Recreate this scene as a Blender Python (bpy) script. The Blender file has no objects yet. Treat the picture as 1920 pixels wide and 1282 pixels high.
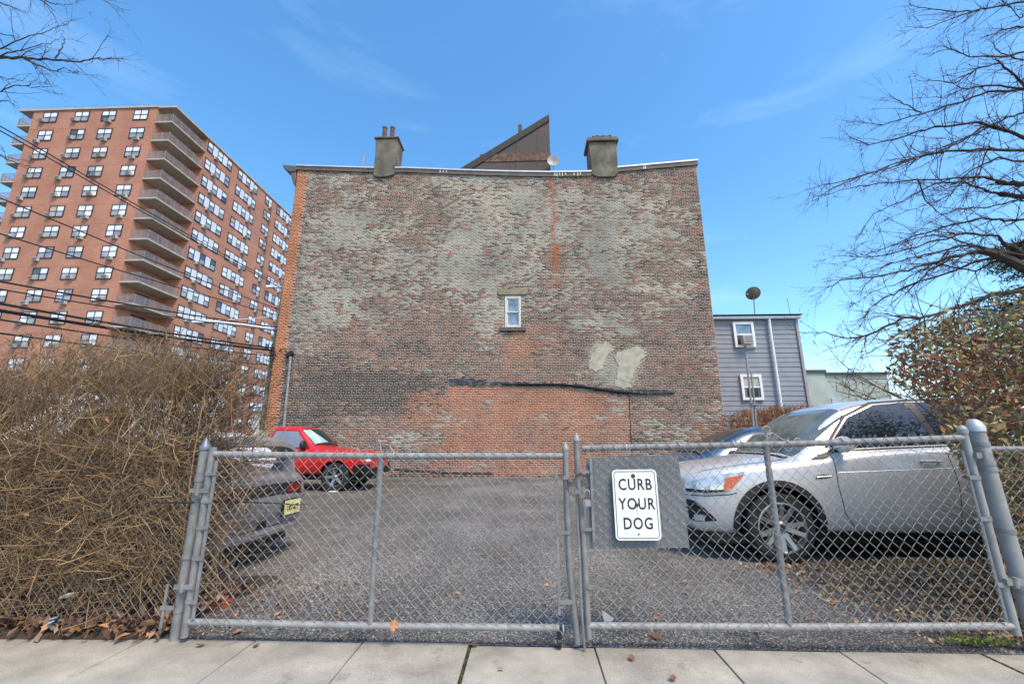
import bpy, bmesh, math, random
import numpy as np
from mathutils import Vector, Matrix
from mathutils.bvhtree import BVHTree
S = bpy.context.scene
COL = S.collection
rng = np.random.default_rng(7)
random.seed(7)
R = math.radians

# ------------------------------------------------------------------ camera
cam_d = bpy.data.cameras.new('camera'); cam = bpy.data.objects.new('camera', cam_d); COL.objects.link(cam)
cam_d.sensor_width = 36; cam_d.lens = 805 / 1920 * 36
cam_d.clip_start = 0.05; cam_d.clip_end = 3000
cam.location = (0, 0, 1.25); cam.rotation_euler = (R(90 + 13.2), 0, R(2.2))
S.camera = cam
# ------------------------------------------------------------------ sky, sun, exposure
W = bpy.data.worlds.new('World'); S.world = W; W.use_nodes = True
wn, wl = W.node_tree.nodes, W.node_tree.links
bg = wn['Background']
sky = wn.new('ShaderNodeTexSky'); sky.sky_type = 'NISHITA'; sky.sun_disc = False
SUN_EL, SUN_AZ = 56, 140          # azimuth measured clockwise from +Y
sky.sun_elevation = R(SUN_EL); sky.sun_rotation = R(SUN_AZ)
sky.air_density = 1.0; sky.dust_density = 0.6; sky.ozone_density = 2.2
tc = wn.new('ShaderNodeTexCoord')
mp = wn.new('ShaderNodeMapping'); mp.inputs['Scale'].default_value = (1.6, 1.6, 7.0); mp.inputs['Rotation'].default_value = (0.12, -0.16, 0.3)
wl.new(tc.outputs['Generated'], mp.inputs['Vector'])
nz = wn.new('ShaderNodeTexNoise'); nz.inputs['Scale'].default_value = 1.3; nz.inputs['Detail'].default_value = 7; nz.inputs['Roughness'].default_value = 0.55
nz.inputs['Distortion'].default_value = 0.5
wl.new(mp.outputs[0], nz.inputs['Vector'])
cr = wn.new('ShaderNodeValToRGB'); cr.color_ramp.elements[0].position = 0.54; cr.color_ramp.elements[1].position = 0.95
cr.color_ramp.elements[1].color = (0.17, 0.17, 0.17, 1)
wl.new(nz.outputs['Fac'], cr.inputs['Fac'])
mx = wn.new('ShaderNodeMix'); mx.data_type = 'RGBA'
hs = wn.new('ShaderNodeHueSaturation'); hs.inputs['Saturation'].default_value = 1.24; hs.inputs['Value'].default_value = 1.42; hs.inputs['Hue'].default_value = 0.494
wl.new(sky.outputs[0], hs.inputs['Color'])
wl.new(cr.outputs['Color'], mx.inputs['Factor']); wl.new(hs.outputs['Color'], mx.inputs['A']); mx.inputs['B'].default_value = (8.0, 9.2, 10.5, 1)
wl.new(mx.outputs['Result'], bg.inputs['Color']); bg.inputs['Strength'].default_value = 0.15
sun_d = bpy.data.lights.new('sun', 'SUN'); sun = bpy.data.objects.new('sun', sun_d); COL.objects.link(sun)
sun_d.energy = 3.0; sun_d.angle = R(20); sun_d.color = (1.0, 0.82, 0.60)
sd = Vector((math.sin(R(SUN_AZ)) * math.cos(R(SUN_EL)), math.cos(R(SUN_AZ)) * math.cos(R(SUN_EL)), math.sin(R(SUN_EL))))
sun.rotation_euler = sd.to_track_quat('Z', 'Y').to_euler(); sun.location = sd * 60
S.view_settings.view_transform = 'Standard'; S.view_settings.look = 'None'
S.view_settings.exposure = 0.62; S.view_settings.gamma = 1

# ------------------------------------------------------------------ helpers
F, PT, YW, CH = 805.0, R(13.2), R(2.2), 1.25
def at(u, v, X=None, Y=None, Z=None):
    """point on the plane X=, Y= or Z= that the photograph's pixel looks at"""
    x, y = (u - 960) / F, (641 - v) / F
    a, b = math.cos(PT) - y * math.sin(PT), math.sin(PT) + y * math.cos(PT)
    d = Vector((math.cos(YW) * x - math.sin(YW) * a, math.sin(YW) * x + math.cos(YW) * a, b))
    t = X / d.x if X is not None else Y / d.y if Y is not None else (Z - CH) / d.z
    return Vector((0, 0, CH)) + d * t
def lin(r, g, b):
    f = lambda c: (c / 255 / 12.92) if c / 255 <= .04045 else ((c / 255 + .055) / 1.055) ** 2.4
    return (f(r), f(g), f(b))
def mat(name, col, rough=.6, metal=0, var=.12, scale=6, bump=0, bscale=80, col2=None, attr=None, spec=.5, coat=0, coord='Object', detail=5, lo=.35, hi=.65, alpha=None, stretch=None):
    m = bpy.data.materials.new(name); m.use_nodes = True
    n, l = m.node_tree.nodes, m.node_tree.links
    p = n['Principled BSDF']; p.inputs['Roughness'].default_value = rough; p.inputs['Metallic'].default_value = metal
    p.inputs['Specular IOR Level'].default_value = spec; p.inputs['Coat Weight'].default_value = coat; p.inputs['Coat Roughness'].default_value = .04
    if coord == 'World':
        g = n.new('ShaderNodeNewGeometry'); vec = g.outputs['Position']
    else:
        g = n.new('ShaderNodeTexCoord'); vec = g.outputs[coord]
    if stretch:
        q = n.new('ShaderNodeMapping'); q.inputs['Scale'].default_value = stretch; l.new(vec, q.inputs['Vector']); vec = q.outputs[0]
    t = n.new('ShaderNodeTexNoise'); t.inputs['Scale'].default_value = scale; t.inputs['Detail'].default_value = detail; l.new(vec, t.inputs['Vector'])
    r = n.new('ShaderNodeMapRange'); r.inputs['From Min'].default_value = lo; r.inputs['From Max'].default_value = hi; l.new(t.outputs['Fac'], r.inputs['Value'])
    mixn = n.new('ShaderNodeMix'); mixn.data_type = 'RGBA'
    l.new(r.outputs[0], mixn.inputs['Factor'])
    if attr:
        a = n.new('ShaderNodeAttribute'); a.attribute_name = attr
        v1 = n.new('ShaderNodeMix'); v1.data_type = 'RGBA'; v1.blend_type = 'MULTIPLY'; v1.inputs['Factor'].default_value = 1
        l.new(a.outputs['Color'], v1.inputs['A']); v1.inputs['B'].default_value = (1 - var,) * 3 + (1,)
        l.new(v1.outputs['Result'], mixn.inputs['A']); l.new(a.outputs['Color'], mixn.inputs['B'])
    else:
        c2 = col2 or tuple(min(1, c * (1 + var)) for c in col); c1 = col if col2 else tuple(c * (1 - var) for c in col)
        mixn.inputs['A'].default_value = (*c1, 1); mixn.inputs['B'].default_value = (*c2, 1)
    l.new(mixn.outputs['Result'], p.inputs['Base Color'])
    if bump:
        t2 = n.new('ShaderNodeTexNoise'); t2.inputs['Scale'].default_value = bscale; t2.inputs['Detail'].default_value = 4; l.new(vec, t2.inputs['Vector'])
        b = n.new('ShaderNodeBump'); b.inputs['Strength'].default_value = bump; b.inputs['Distance'].default_value = .02
        l.new(t2.outputs['Fac'], b.inputs['Height']); l.new(b.outputs[0], p.inputs['Normal'])
    return m

ORG = {}
def tag(o, label=None, cat=None, group=None, kind=None):
    if label: o['label'] = label
    if cat: o['category'] = cat
    if group: o['group'] = group
    if kind: o['kind'] = kind
    return o
def thing(name, label, cat, loc=(0, 0, 0), group=None, rot=None):
    o = bpy.data.objects.new(name, None); COL.objects.link(o); o.location = loc; o.empty_display_size = .2
    if rot is not None: o.rotation_euler = rot; ORG[o.name] = Vector((0, 0, 0))
    else: ORG[o.name] = Vector(loc)
    return tag(o, label, cat, group)
def root_off(o):
    while o is not None and o.parent is not None: o = o.parent
    return ORG.get(o.name, Vector((0, 0, 0))) if o is not None else Vector((0, 0, 0))
def link(name, me, m, parent=None, label=None):
    if m is not None and not me.materials:
        for k in (m if isinstance(m, (list, tuple)) else [m]): me.materials.append(k)
    o = bpy.data.objects.new(name, me); COL.objects.link(o)
    if parent is not None: o.parent = parent
    if label: o['label'] = label
    return o
class MB:
    def __init__(s): s.v = []; s.f = []; s.mi = []
    def add(s, vs, fs, mi=0):
        b = len(s.v); s.v += [tuple(p) for p in vs]; s.f += [tuple(i + b for i in f) for f in fs]; s.mi += [mi] * len(fs); return s
    def box(s, c, d, rot=None, mi=0):
        x, y, z = d[0] / 2, d[1] / 2, d[2] / 2
        vs = [Vector(p) for p in ((-x, -y, -z), (x, -y, -z), (x, y, -z), (-x, y, -z), (-x, -y, z), (x, -y, z), (x, y, z), (-x, y, z))]
        if rot is not None: vs = [rot @ p for p in vs]
        return s.add([p + Vector(c) for p in vs], [(0, 3, 2, 1), (4, 5, 6, 7), (0, 1, 5, 4), (1, 2, 6, 5), (2, 3, 7, 6), (3, 0, 4, 7)], mi)
    def b2(s, a, b, mi=0):
        a, b = Vector(a), Vector(b); return s.box((a + b) / 2, [abs(q) for q in (b - a)], mi=mi)
    def tube(s, pts, r, n=8, cap=True, mi=0):
        pts = [Vector(p) for p in pts]; rs = r if isinstance(r, (list, tuple)) else [r] * len(pts)
        vs = []; up = None
        for i, p in enumerate(pts):
            d = (pts[min(i + 1, len(pts) - 1)] - pts[max(i - 1, 0)]).normalized()
            if up is None: up = Vector((0, 0, 1)) if abs(d.z) < .9 else Vector((1, 0, 0))
            a = d.cross(up); 
            if a.length < 1e-5: a = d.orthogonal()
            a.normalize(); b = a.cross(d).normalized(); up = b
            for k in range(n):
                t = 2 * math.pi * k / n; vs.append(p + (a * math.cos(t) + b * math.sin(t)) * rs[i])
        fs = [(i * n + k, i * n + (k + 1) % n, (i + 1) * n + (k + 1) % n, (i + 1) * n + k) for i in range(len(pts) - 1) for k in range(n)]
        if cap: fs += [tuple(range(n))[::-1], tuple((len(pts) - 1) * n + k for k in range(n))]
        return s.add(vs, fs, mi)
    def lathe(s, prof, c, axis='Z', n=24, mi=0):
        vs = []; 
        for (r, h) in prof:
            for k in range(n):
                t = 2 * math.pi * k / n; a, b = r * math.cos(t), r * math.sin(t)
                q = {'Z': (a, b, h), 'Y': (a, h, -b), 'X': (h, a, b)}[axis]
                vs.append(Vector(q) + Vector(c))
        m_ = len(prof)
        fs = [(i * n + k, i * n + (k + 1) % n, (i + 1) * n + (k + 1) % n, (i + 1) * n + k) for i in range(m_ - 1) for k in range(n)]
        if tuple(prof[0]) != tuple(prof[-1]): fs += [tuple(range(n))[::-1], tuple((m_ - 1) * n + k for k in range(n))]
        return s.add(vs, fs, mi)
    def prism(s, poly, h0, h1, axis='Y', mi=0):
        q = lambda a, b, h: {'Y': (a, h, b), 'Z': (a, b, h), 'X': (h, a, b)}[axis]
        n = len(poly)
        return s.add([q(a, b, h0) for a, b in poly] + [q(a, b, h1) for a, b in poly],
                     [tuple(range(n)), tuple(range(2 * n - 1, n - 1, -1))] + [(i, i + n, (i + 1) % n + n, (i + 1) % n) for i in range(n)], mi)
    def mesh(s, name, off=Vector((0, 0, 0)), smooth=False, bevel=0, seg=2):
        me = bpy.data.meshes.new(name); me.from_pydata([(p[0] - off[0], p[1] - off[1], p[2] - off[2]) for p in s.v], [], s.f)
        if any(s.mi): me.polygons.foreach_set('material_index', s.mi)
        bm = bmesh.new(); bm.from_mesh(me); bmesh.ops.recalc_face_normals(bm, faces=bm.faces)
        if bevel: bmesh.ops.bevel(bm, geom=list(bm.edges), offset=bevel, segments=seg, affect='EDGES', clamp_overlap=True)
        bm.to_mesh(me); bm.free()
        if smooth or bevel:
            me.polygons.foreach_set('use_smooth', [True] * len(me.polygons)); me.set_sharp_from_angle(angle=R(40))
        return me
    def build(s, name, m, parent=None, smooth=False, bevel=0, label=None, seg=2):
        return link(name, s.mesh(name, root_off(parent), smooth, bevel, seg), m, parent, label)
def copy_tree(o, parent=None):
    c = o.copy(); COL.objects.link(c); c.parent = parent
    for ch in list(o.children): copy_tree(ch, c)
    return c
def np_mesh(name, V, Fq, cols=None, smooth=False):
    """V (n,3) Fq (m,k) fast mesh; cols (n,3) point colours"""
    me = bpy.data.meshes.new(name); n, (m_, k) = len(V), Fq.shape
    me.vertices.add(n); me.vertices.foreach_set('co', V.astype(np.float32).ravel())
    me.loops.add(m_ * k); me.loops.foreach_set('vertex_index', Fq.astype(np.int32).ravel())
    me.polygons.add(m_); me.polygons.foreach_set('loop_start', np.arange(0, m_ * k, k, dtype=np.int32))
    if smooth: me.polygons.foreach_set('use_smooth', np.ones(m_, bool))
    me.update(calc_edges=True)
    if cols is not None:
        ca = me.color_attributes.new('tint', 'FLOAT_COLOR', 'POINT')
        ca.data.foreach_set('color', np.concatenate([cols, np.ones((n, 1))], 1).astype(np.float32).ravel())
    return me
def tubes(P, Rr, n=3, cols=None):
    """P (N,K,3) polylines, Rr (N,K) radii -> V, F, cols"""
    N, K, _ = P.shape
    D = np.empty_like(P); D[:, 1:-1] = P[:, 2:] - P[:, :-2]; D[:, 0] = P[:, 1] - P[:, 0]; D[:, -1] = P[:, -1] - P[:, -2]
    D /= np.linalg.norm(D, axis=2, keepdims=True) + 1e-9
    ref = np.where(np.abs(D[:, :1, 2:3]) < .8, np.array([0, 0, 1.]), np.array([1., 0, 0])) * np.ones_like(D)
    A = np.cross(D, ref); A /= np.linalg.norm(A, axis=2, keepdims=True) + 1e-9
    B = np.cross(A, D)
    t = 2 * np.pi * np.arange(n) / n
    V = P[:, :, None] + Rr[:, :, None, None] * (A[:, :, None] * np.cos(t)[None, None, :, None] + B[:, :, None] * np.sin(t)[None, None, :, None])
    idx = np.arange(N * K * n).reshape(N, K, n)
    a = idx[:, :-1]; b = idx[:, 1:]
    Fq = np.stack([a, np.roll(a, -1, 2), np.roll(b, -1, 2), b], -1).reshape(-1, 4)
    c = None if cols is None else np.repeat(cols, K * n, axis=0)
    return V.reshape(-1, 3), Fq, c
def leaves(C, size, cols, tilt=1.0, shape='oval', narrow=.5, up=None):
    """small folded leaves at points C (N,3): two quads each"""
    N = len(C); a = rng.normal(size=(N, 3)); 
    if tilt < 1: a[:, 2] *= tilt
    a /= np.linalg.norm(a, axis=1, keepdims=True)
    nrm = rng.normal(size=(N, 3)) if up is None else rng.normal(size=(N, 3)) * up + np.array([0, 0, 1.])
    b = np.cross(nrm, a); b /= np.linalg.norm(b, axis=1, keepdims=True) + 1e-9; c = np.cross(a, b)
    s = (size * (0.6 + 0.8 * rng.random(N)))[:, None]
    w = s * narrow
    p0 = C - a * s; p1 = C - a * s * .1 + b * w + c * w * .35; p2 = C + a * s; p3 = C - a * s * .1 - b * w + c * w * .35
    V = np.stack([p0, p1, p2, p3], 1).reshape(-1, 3)
    i = np.arange(N)[:, None] * 4
    Fq = np.concatenate([i + np.array([0, 1, 2]), i + np.array([0, 2, 3])], 0)
    return V, Fq, np.repeat(cols, 4, axis=0)
def vnoise(x, z, s, seed=0, oct=4):
    out = np.zeros_like(x, dtype=float); amp = 1; tot = 0
    for o in range(oct):
        g = np.random.default_rng(seed * 31 + o).random((257, 257)); xs = x * s * 2 ** o + 37.3 * (o + 1); zs = z * s * 2 ** o + 91.7 * (o + 1)
        xi = np.floor(xs).astype(int); zi = np.floor(zs).astype(int); fx = xs - xi; fz = zs - zi
        fx = fx * fx * (3 - 2 * fx); fz = fz * fz * (3 - 2 * fz)
        G = lambda i, j: g[i % 257, j % 257]
        out += amp * ((G(xi, zi) * (1 - fx) + G(xi + 1, zi) * fx) * (1 - fz) + (G(xi, zi + 1) * (1 - fx) + G(xi + 1, zi + 1) * fx) * fz); tot += amp; amp *= .55
    return out / tot
def text_mesh(txt, size, sx=1.0, ext=.001, off=0.0, space=1.0):
    c = bpy.data.curves.new('t', 'FONT'); c.body = txt; c.size = size; c.extrude = ext; c.offset = off; c.align_x = 'CENTER'; c.align_y = 'CENTER'; c.resolution_u = 3
    c.space_character = space
    o = bpy.data.objects.new('t', c); COL.objects.link(o); bpy.context.view_layer.update()
    me = bpy.data.meshes.new_from_object(o.evaluated_get(bpy.context.evaluated_depsgraph_get()))
    bpy.data.objects.remove(o); me.transform(Matrix.Diagonal((sx, 1, 1, 1))); return me

# ------------------------------------------------------------------ materials
M = {}
M['galv'] = mat('galvanised_steel', lin(126, 125, 123), .6, .08, .18, 14, .12, 150)
M['galv_light'] = mat('pale_galvanised', lin(144, 143, 140), .55, .1, .15, 10, .1, 120)
M['wire'] = mat('mesh_wire', lin(158, 157, 153), .55, .1, .2, 20)
M['black'] = mat('black_plastic', (.012, .012, .013), .5, 0, .2, 10)
M['rubber'] = mat('rubber', (.018, .018, .019), .8, 0, .3, 12, .1, 90)
M['alloy'] = mat('alloy_rim', lin(178, 180, 182), .3, .8, .08, 8)
M['glass_dark'] = mat('car_glass', (.012, .016, .018), .04, 0, .2, 3, spec=.9)
M['glass_shield'] = mat('windscreen_glass', (.10, .125, .12), .05, 0, .5, 2.2, spec=.9, lo=.4, hi=.6)
M['chrome'] = mat('chrome', (.7, .7, .72), .12, 1, .05, 5)
M['rust'] = mat('rust', lin(120, 68, 38), .9, 0, .4, 30, .4, 60)
M['white'] = mat('white_paint', lin(225, 225, 222), .5, 0, .08, 6, .05, 60)
M['dark_hole'] = mat('dark_cavity', (.006, .006, .006), .9)
# ================================================================== SETTING
# ground: one big sheet, gravel lot on top, soil strips
g = MB(); g.add([(-900, -60, -.03), (900, -60, -.03), (900, 1500, -.03), (-900, 1500, -.03)], [(0, 1, 2, 3)])
tag(g.build('ground', mat('far_ground', lin(98, 98, 96), .9, 0, .2, .2)), kind='structure')

def gravel_mat():
    m = bpy.data.materials.new('gravel_asphalt'); m.use_nodes = True; n, l = m.node_tree.nodes, m.node_tree.links; p = n['Principled BSDF']
    p.inputs['Roughness'].default_value = .92; p.inputs['Specular IOR Level'].default_value = .25
    g = n.new('ShaderNodeNewGeometry')
    vo = n.new('ShaderNodeTexVoronoi'); vo.inputs['Scale'].default_value = 105; l.new(g.outputs['Position'], vo.inputs['Vector'])
    r1 = n.new('ShaderNodeValToRGB'); e = r1.color_ramp.elements; e[0].color = (*lin(64, 63, 61), 1); e[1].color = (*lin(198, 194, 186), 1)
    e.new(.45).color = (*lin(108, 106, 102), 1); e.new(.8).color = (*lin(134, 131, 125), 1)
    sp = n.new('ShaderNodeSeparateColor'); l.new(vo.outputs['Color'], sp.inputs[0]); l.new(sp.outputs[0], r1.inputs['Fac'])
    nz = n.new('ShaderNodeTexNoise'); nz.inputs['Scale'].default_value = .55; nz.inputs['Detail'].default_value = 6; l.new(g.outputs['Position'], nz.inputs['Vector'])
    mr = n.new('ShaderNodeMapRange'); mr.inputs['From Min'].default_value = .3; mr.inputs['From Max'].default_value = .7; mr.inputs['To Min'].default_value = .62; mr.inputs['To Max'].default_value = 1.22
    l.new(nz.outputs['Fac'], mr.inputs['Value'])
    mu = n.new('ShaderNodeMix'); mu.data_type = 'RGBA'; mu.blend_type = 'MULTIPLY'; mu.inputs['Factor'].default_value = 1
    l.new(r1.outputs['Color'], mu.inputs['A']); l.new(mr.outputs[0], mu.inputs['B'])
    # wheel tracks and oil darkening running across the lot
    w1 = n.new('ShaderNodeTexNoise'); w1.inputs['Scale'].default_value = 1.0; w1.inputs['Detail'].default_value = 7; w1.inputs['Roughness'].default_value = .7
    wm = n.new('ShaderNodeMapping'); wm.inputs['Scale'].default_value = (2.2, .35, 1); wm.inputs['Rotation'].default_value = (0, 0, .25); l.new(g.outputs['Position'], wm.inputs['Vector']); l.new(wm.outputs[0], w1.inputs['Vector'])
    w2 = n.new('ShaderNodeMapRange'); w2.inputs['From Min'].default_value = .38; w2.inputs['From Max'].default_value = .62; w2.inputs['To Min'].default_value = .78; w2.inputs['To Max'].default_value = 1.08; l.new(w1.outputs['Fac'], w2.inputs['Value'])
    mu2 = n.new('ShaderNodeMix'); mu2.data_type = 'RGBA'; mu2.blend_type = 'MULTIPLY'; mu2.inputs['Factor'].default_value = 1; l.new(mu.outputs['Result'], mu2.inputs['A']); l.new(w2.outputs[0], mu2.inputs['B']); mu = mu2
    nb = n.new('ShaderNodeTexNoise'); nb.inputs['Scale'].default_value = 2.2; nb.inputs['Detail'].default_value = 8; l.new(g.outputs['Position'], nb.inputs['Vector'])
    sx = n.new('ShaderNodeSeparateXYZ'); l.new(g.outputs['Position'], sx.inputs[0])
    ab = n.new('ShaderNodeMath'); ab.operation = 'ABSOLUTE'; l.new(sx.outputs['X'], ab.inputs[0])
    m1 = n.new('ShaderNodeMapRange'); m1.inputs['From Min'].default_value = 1.2; m1.inputs['From Max'].default_value = 3.6; m1.inputs['To Max'].default_value = .35; l.new(ab.outputs[0], m1.inputs['Value'])
    ad = n.new('ShaderNodeMath'); l.new(m1.outputs[0], ad.inputs[0]); l.new(nb.outputs['Fac'], ad.inputs[1])
    m2 = n.new('ShaderNodeMapRange'); m2.inputs['From Min'].default_value = .62; m2.inputs['From Max'].default_value = .9; m2.inputs['To Max'].default_value = .55; l.new(ad.outputs[0], m2.inputs['Value'])
    mb = n.new('ShaderNodeMix'); mb.data_type = 'RGBA'; l.new(m2.outputs[0], mb.inputs['Factor']); l.new(mu.outputs['Result'], mb.inputs['A']); mb.inputs['B'].default_value = (*lin(84, 74, 60), 1)
    l.new(mb.outputs['Result'], p.inputs['Base Color'])
    bu = n.new('ShaderNodeBump'); bu.inputs['Strength'].default_value = .8; bu.inputs['Distance'].default_value = .012; l.new(vo.outputs['Distance'], bu.inputs['Height']); l.new(bu.outputs[0], p.inputs['Normal'])
    return m
GM = gravel_mat()
nx, ny = 150, 150
xs = np.linspace(-12, 16, nx); ys = np.linspace(3.085, 17.6, ny)
XX, YY = np.meshgrid(xs, ys, indexing='ij'); ZZ = (vnoise(XX, YY, .7, 5) - .5) * .05 + .0
ZZ *= np.clip((YY - 3.1) / .8, 0, 1); ZZ -= .0
idx = np.arange(nx * ny).reshape(nx, ny)
tag(link('gravel_lot', np_mesh('gravel_lot', np.stack([XX, YY, ZZ], -1).reshape(-1, 3), np.stack([idx[:-1, :-1], idx[1:, :-1], idx[1:, 1:], idx[:-1, 1:]], -1).reshape(-1, 4), smooth=True), GM), kind='structure')
# loose stones on the lot
N = 26000
yy = 3.12 + (rng.random(N) ** 1.8) * 9; xx = -4.5 + rng.random(N) * 11
keep = np.abs(xx) < yy * 1.25 + .6; xx, yy = xx[keep], yy[keep]; N = len(xx)
s = (.0025 + .007 * rng.random(N) ** 3); base = np.array([[1, 0, 0], [0, 1, 0], [-1, 0, 0], [0, -1, 0], [0, 0, 1.]])
V = base[None] * (s[:, None, None] * (.6 + .8 * rng.random((N, 5, 1)))) + np.stack([xx, yy, (vnoise(xx, yy, .7, 5) - .5) * .05 * np.clip((yy - 3.1) / .8, 0, 1) + .0005], -1)[:, None]
Fq = (np.arange(N)[:, None, None] * 5 + np.array([[0, 1, 4], [1, 2, 4], [2, 3, 4], [3, 0, 4]])[None]).reshape(-1, 3)
gcol = (.08 + .36 * rng.random((N, 1)) ** 2.2) * (1 + .12 * (rng.random((N, 3)) - .5))
tag(link('gravel', np_mesh('gravel', V.reshape(-1, 3), Fq, np.repeat(gcol, 5, axis=0)), mat('stones', (.2, .2, .2), .9, attr='tint')), kind='stuff')

# soil beds left and right, against the pavement
soil = mat('leafy_soil', lin(62, 50, 38), .95, 0, .35, 9, .6, 40, coord='World')
for nm, x0, x1, y0, y1 in (('soil_bed', -12, -2.36, 3.02, 4.5), ('soil_bed', 3.35, 12, 3.2, 4.75)):
    nx, ny = 60, 16; X2, Y2 = np.meshgrid(np.linspace(x0, x1, nx), np.linspace(y0, y1, ny), indexing='ij')
    edge = np.minimum.reduce([X2 - x0, x1 - X2, (Y2 - y0) * 2.5, y1 - Y2]); Z2 = -.02 + .075 * np.clip(edge / .35, 0, 1) + (vnoise(X2, Y2, 2.5, 8) - .5) * .05
    idx = np.arange(nx * ny).reshape(nx, ny)
    tag(link(nm, np_mesh(nm, np.stack([X2, Y2, Z2], -1).reshape(-1, 3), np.stack([idx[:-1, :-1], idx[1:, :-1], idx[1:, 1:], idx[:-1, 1:]], -1).reshape(-1, 4), smooth=True), soil), kind='structure')

# pavement slabs
def slab_mat(seed):
    m = bpy.data.materials.new('concrete_slab'); m.use_nodes = True; n, l = m.node_tree.nodes, m.node_tree.links; p = n['Principled BSDF']
    p.inputs['Roughness'].default_value = .85; p.inputs['Specular IOR Level'].default_value = .3
    g = n.new('ShaderNodeNewGeometry')
    def noise(sc, d=6, ro=.55):
        t = n.new('ShaderNodeTexNoise'); t.inputs['Scale'].default_value = sc; t.inputs['Detail'].default_value = d; t.inputs['Roughness'].default_value = ro; l.new(g.outputs['Position'], t.inputs['Vector']); return t.outputs['Fac']
    a = n.new('ShaderNodeValToRGB'); a.color_ramp.elements[0].color = (*lin(140, 135, 125), 1); a.color_ramp.elements[1].color = (*lin(186, 180, 166), 1)
    a.color_ramp.elements[0].position = .3; a.color_ramp.elements[1].position = .7; l.new(noise(2.6, 8, .62), a.inputs['Fac'])
    b = n.new('ShaderNodeMapRange'); b.inputs['From Min'].default_value = .35; b.inputs['From Max'].default_value = .65; b.inputs['To Min'].default_value = .72; b.inputs['To Max'].default_value = 1.12; l.new(noise(170, 3), b.inputs['Value'])
    mu = n.new('ShaderNodeMix'); mu.data_type = 'RGBA'; mu.blend_type = 'MULTIPLY'; mu.inputs['Factor'].default_value = 1; l.new(a.outputs['Color'], mu.inputs['A']); l.new(b.outputs[0], mu.inputs['B'])
    c = n.new('ShaderNodeMapRange'); c.inputs['From Min'].default_value = .57; c.inputs['From Max'].default_value = .72; c.inputs['To Max'].default_value = .6; l.new(noise(6.5, 9, .7), c.inputs['Value'])
    mb = n.new('ShaderNodeMix'); mb.data_type = 'RGBA'; l.new(c.outputs[0], mb.inputs['Factor']); l.new(mu.outputs['Result'], mb.inputs['A']); mb.inputs['B'].default_value = (*lin(92, 84, 70), 1)
    # grime and algae along the back edge
    sx = n.new('ShaderNodeSeparateXYZ'); l.new(g.outputs['Position'], sx.inputs[0])
    e = n.new('ShaderNodeMapRange'); e.inputs['From Min'].default_value = 2.85; e.inputs['From Max'].default_value = 3.1; e.inputs['To Max'].default_value = .5; l.new(sx.outputs['Y'], e.inputs['Value'])
    ml = n.new('ShaderNodeMath'); ml.operation = 'MULTIPLY'; l.new(e.outputs[0], ml.inputs[0]); l.new(noise(9, 6), ml.inputs[1])
    mc = n.new('ShaderNodeMix'); mc.data_type = 'RGBA'; l.new(ml.outputs[0], mc.inputs['Factor']); l.new(mb.outputs['Result'], mc.inputs['A']); mc.inputs['B'].default_value = (*lin(70, 68, 52), 1)
    l.new(mc.outputs['Result'], p.inputs['Base Color'])
    bu = n.new('ShaderNodeBump'); bu.inputs['Strength'].default_value = .35; bu.inputs['Distance'].default_value = .006; l.new(noise(140, 3), bu.inputs['Height']); l.new(bu.outputs[0], p.inputs['Normal'])
    return m
SM = slab_mat(0)
side = bpy.data.objects.new('sidewalk', None); COL.objects.link(side); tag(side, kind='structure')
base = MB(); base.b2((-14, 1.2, -.12), (14, 3.10, -.028)); base.build('bedding', mat('joint_dirt', lin(58, 54, 40), .95, 0, .4, 14, .5, 60, coord='World'), side)
jx = [-12.1, -11.3, -10.5, -9.7, -8.9, -8.1, -7.3, -6.5, -5.7, -4.85, -4.03, -3.27, -2.52, -1.785, -1.08, -.385, .4, 1.14, 1.9, 2.745, 3.5, 4.3, 5.1, 5.9, 6.7, 7.5, 8.3, 9.1, 9.9, 10.7, 11.5, 12.3]
for i in range(len(jx) - 1):
    for (y0, y1) in ((1.25, 2.1), (2.112, 3.09)):
        gl = .010 if abs(jx[i] + .385) < .01 or abs(jx[i] - 2.745) < .01 else .0035; gr = .010 if abs(jx[i + 1] + .385) < .01 or abs(jx[i + 1] - 2.745) < .01 else .0035
        sk = random.uniform(-.02, .02); ye = y1 + (random.uniform(-.015, .015) if y1 > 3 else 0)
        b = MB(); b.prism([(jx[i] + gl, y0), (jx[i + 1] - gr, y0), (jx[i + 1] - gr, ye), (jx[i] + gl, ye + sk * .5)], -.06, random.uniform(-.003, .003), 'Z')
        b.build('slab', SM, side, bevel=.004, seg=1)
k = MB(); k.b2((-14, 1.08, -.14), (14, 1.235, 0)); tag(k.build('kerb', SM, bevel=.01), kind='structure')
k = MB(); k.add([(-60, -8, -.026 - .1), (60, -8, -.126), (60, 1.08, -.126), (-60, 1.08, -.126)], [(0, 1, 2, 3)])
# street in front (behind the camera) sits just over the ground sheet
k = MB(); k.add([(-60, -8, -.026), (60, -8, -.026), (60, 1.08, -.026), (-60, 1.08, -.026)], [(0, 1, 2, 3)])
tag(k.build('road', mat('asphalt', (.05, .05, .05), .9, 0, .2, 8, .3, 90)), kind='structure')
k = MB(); k.add([(-30, 3.2, -.024), (-12.5, 3.2, -.024), (-12.5, 200, -.024), (-30, 200, -.024)], [(0, 1, 2, 3)])
tag(k.build('side_street', mat('asphalt_side', (.055, .055, .055), .9, 0, .2, 8)), kind='structure')

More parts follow.
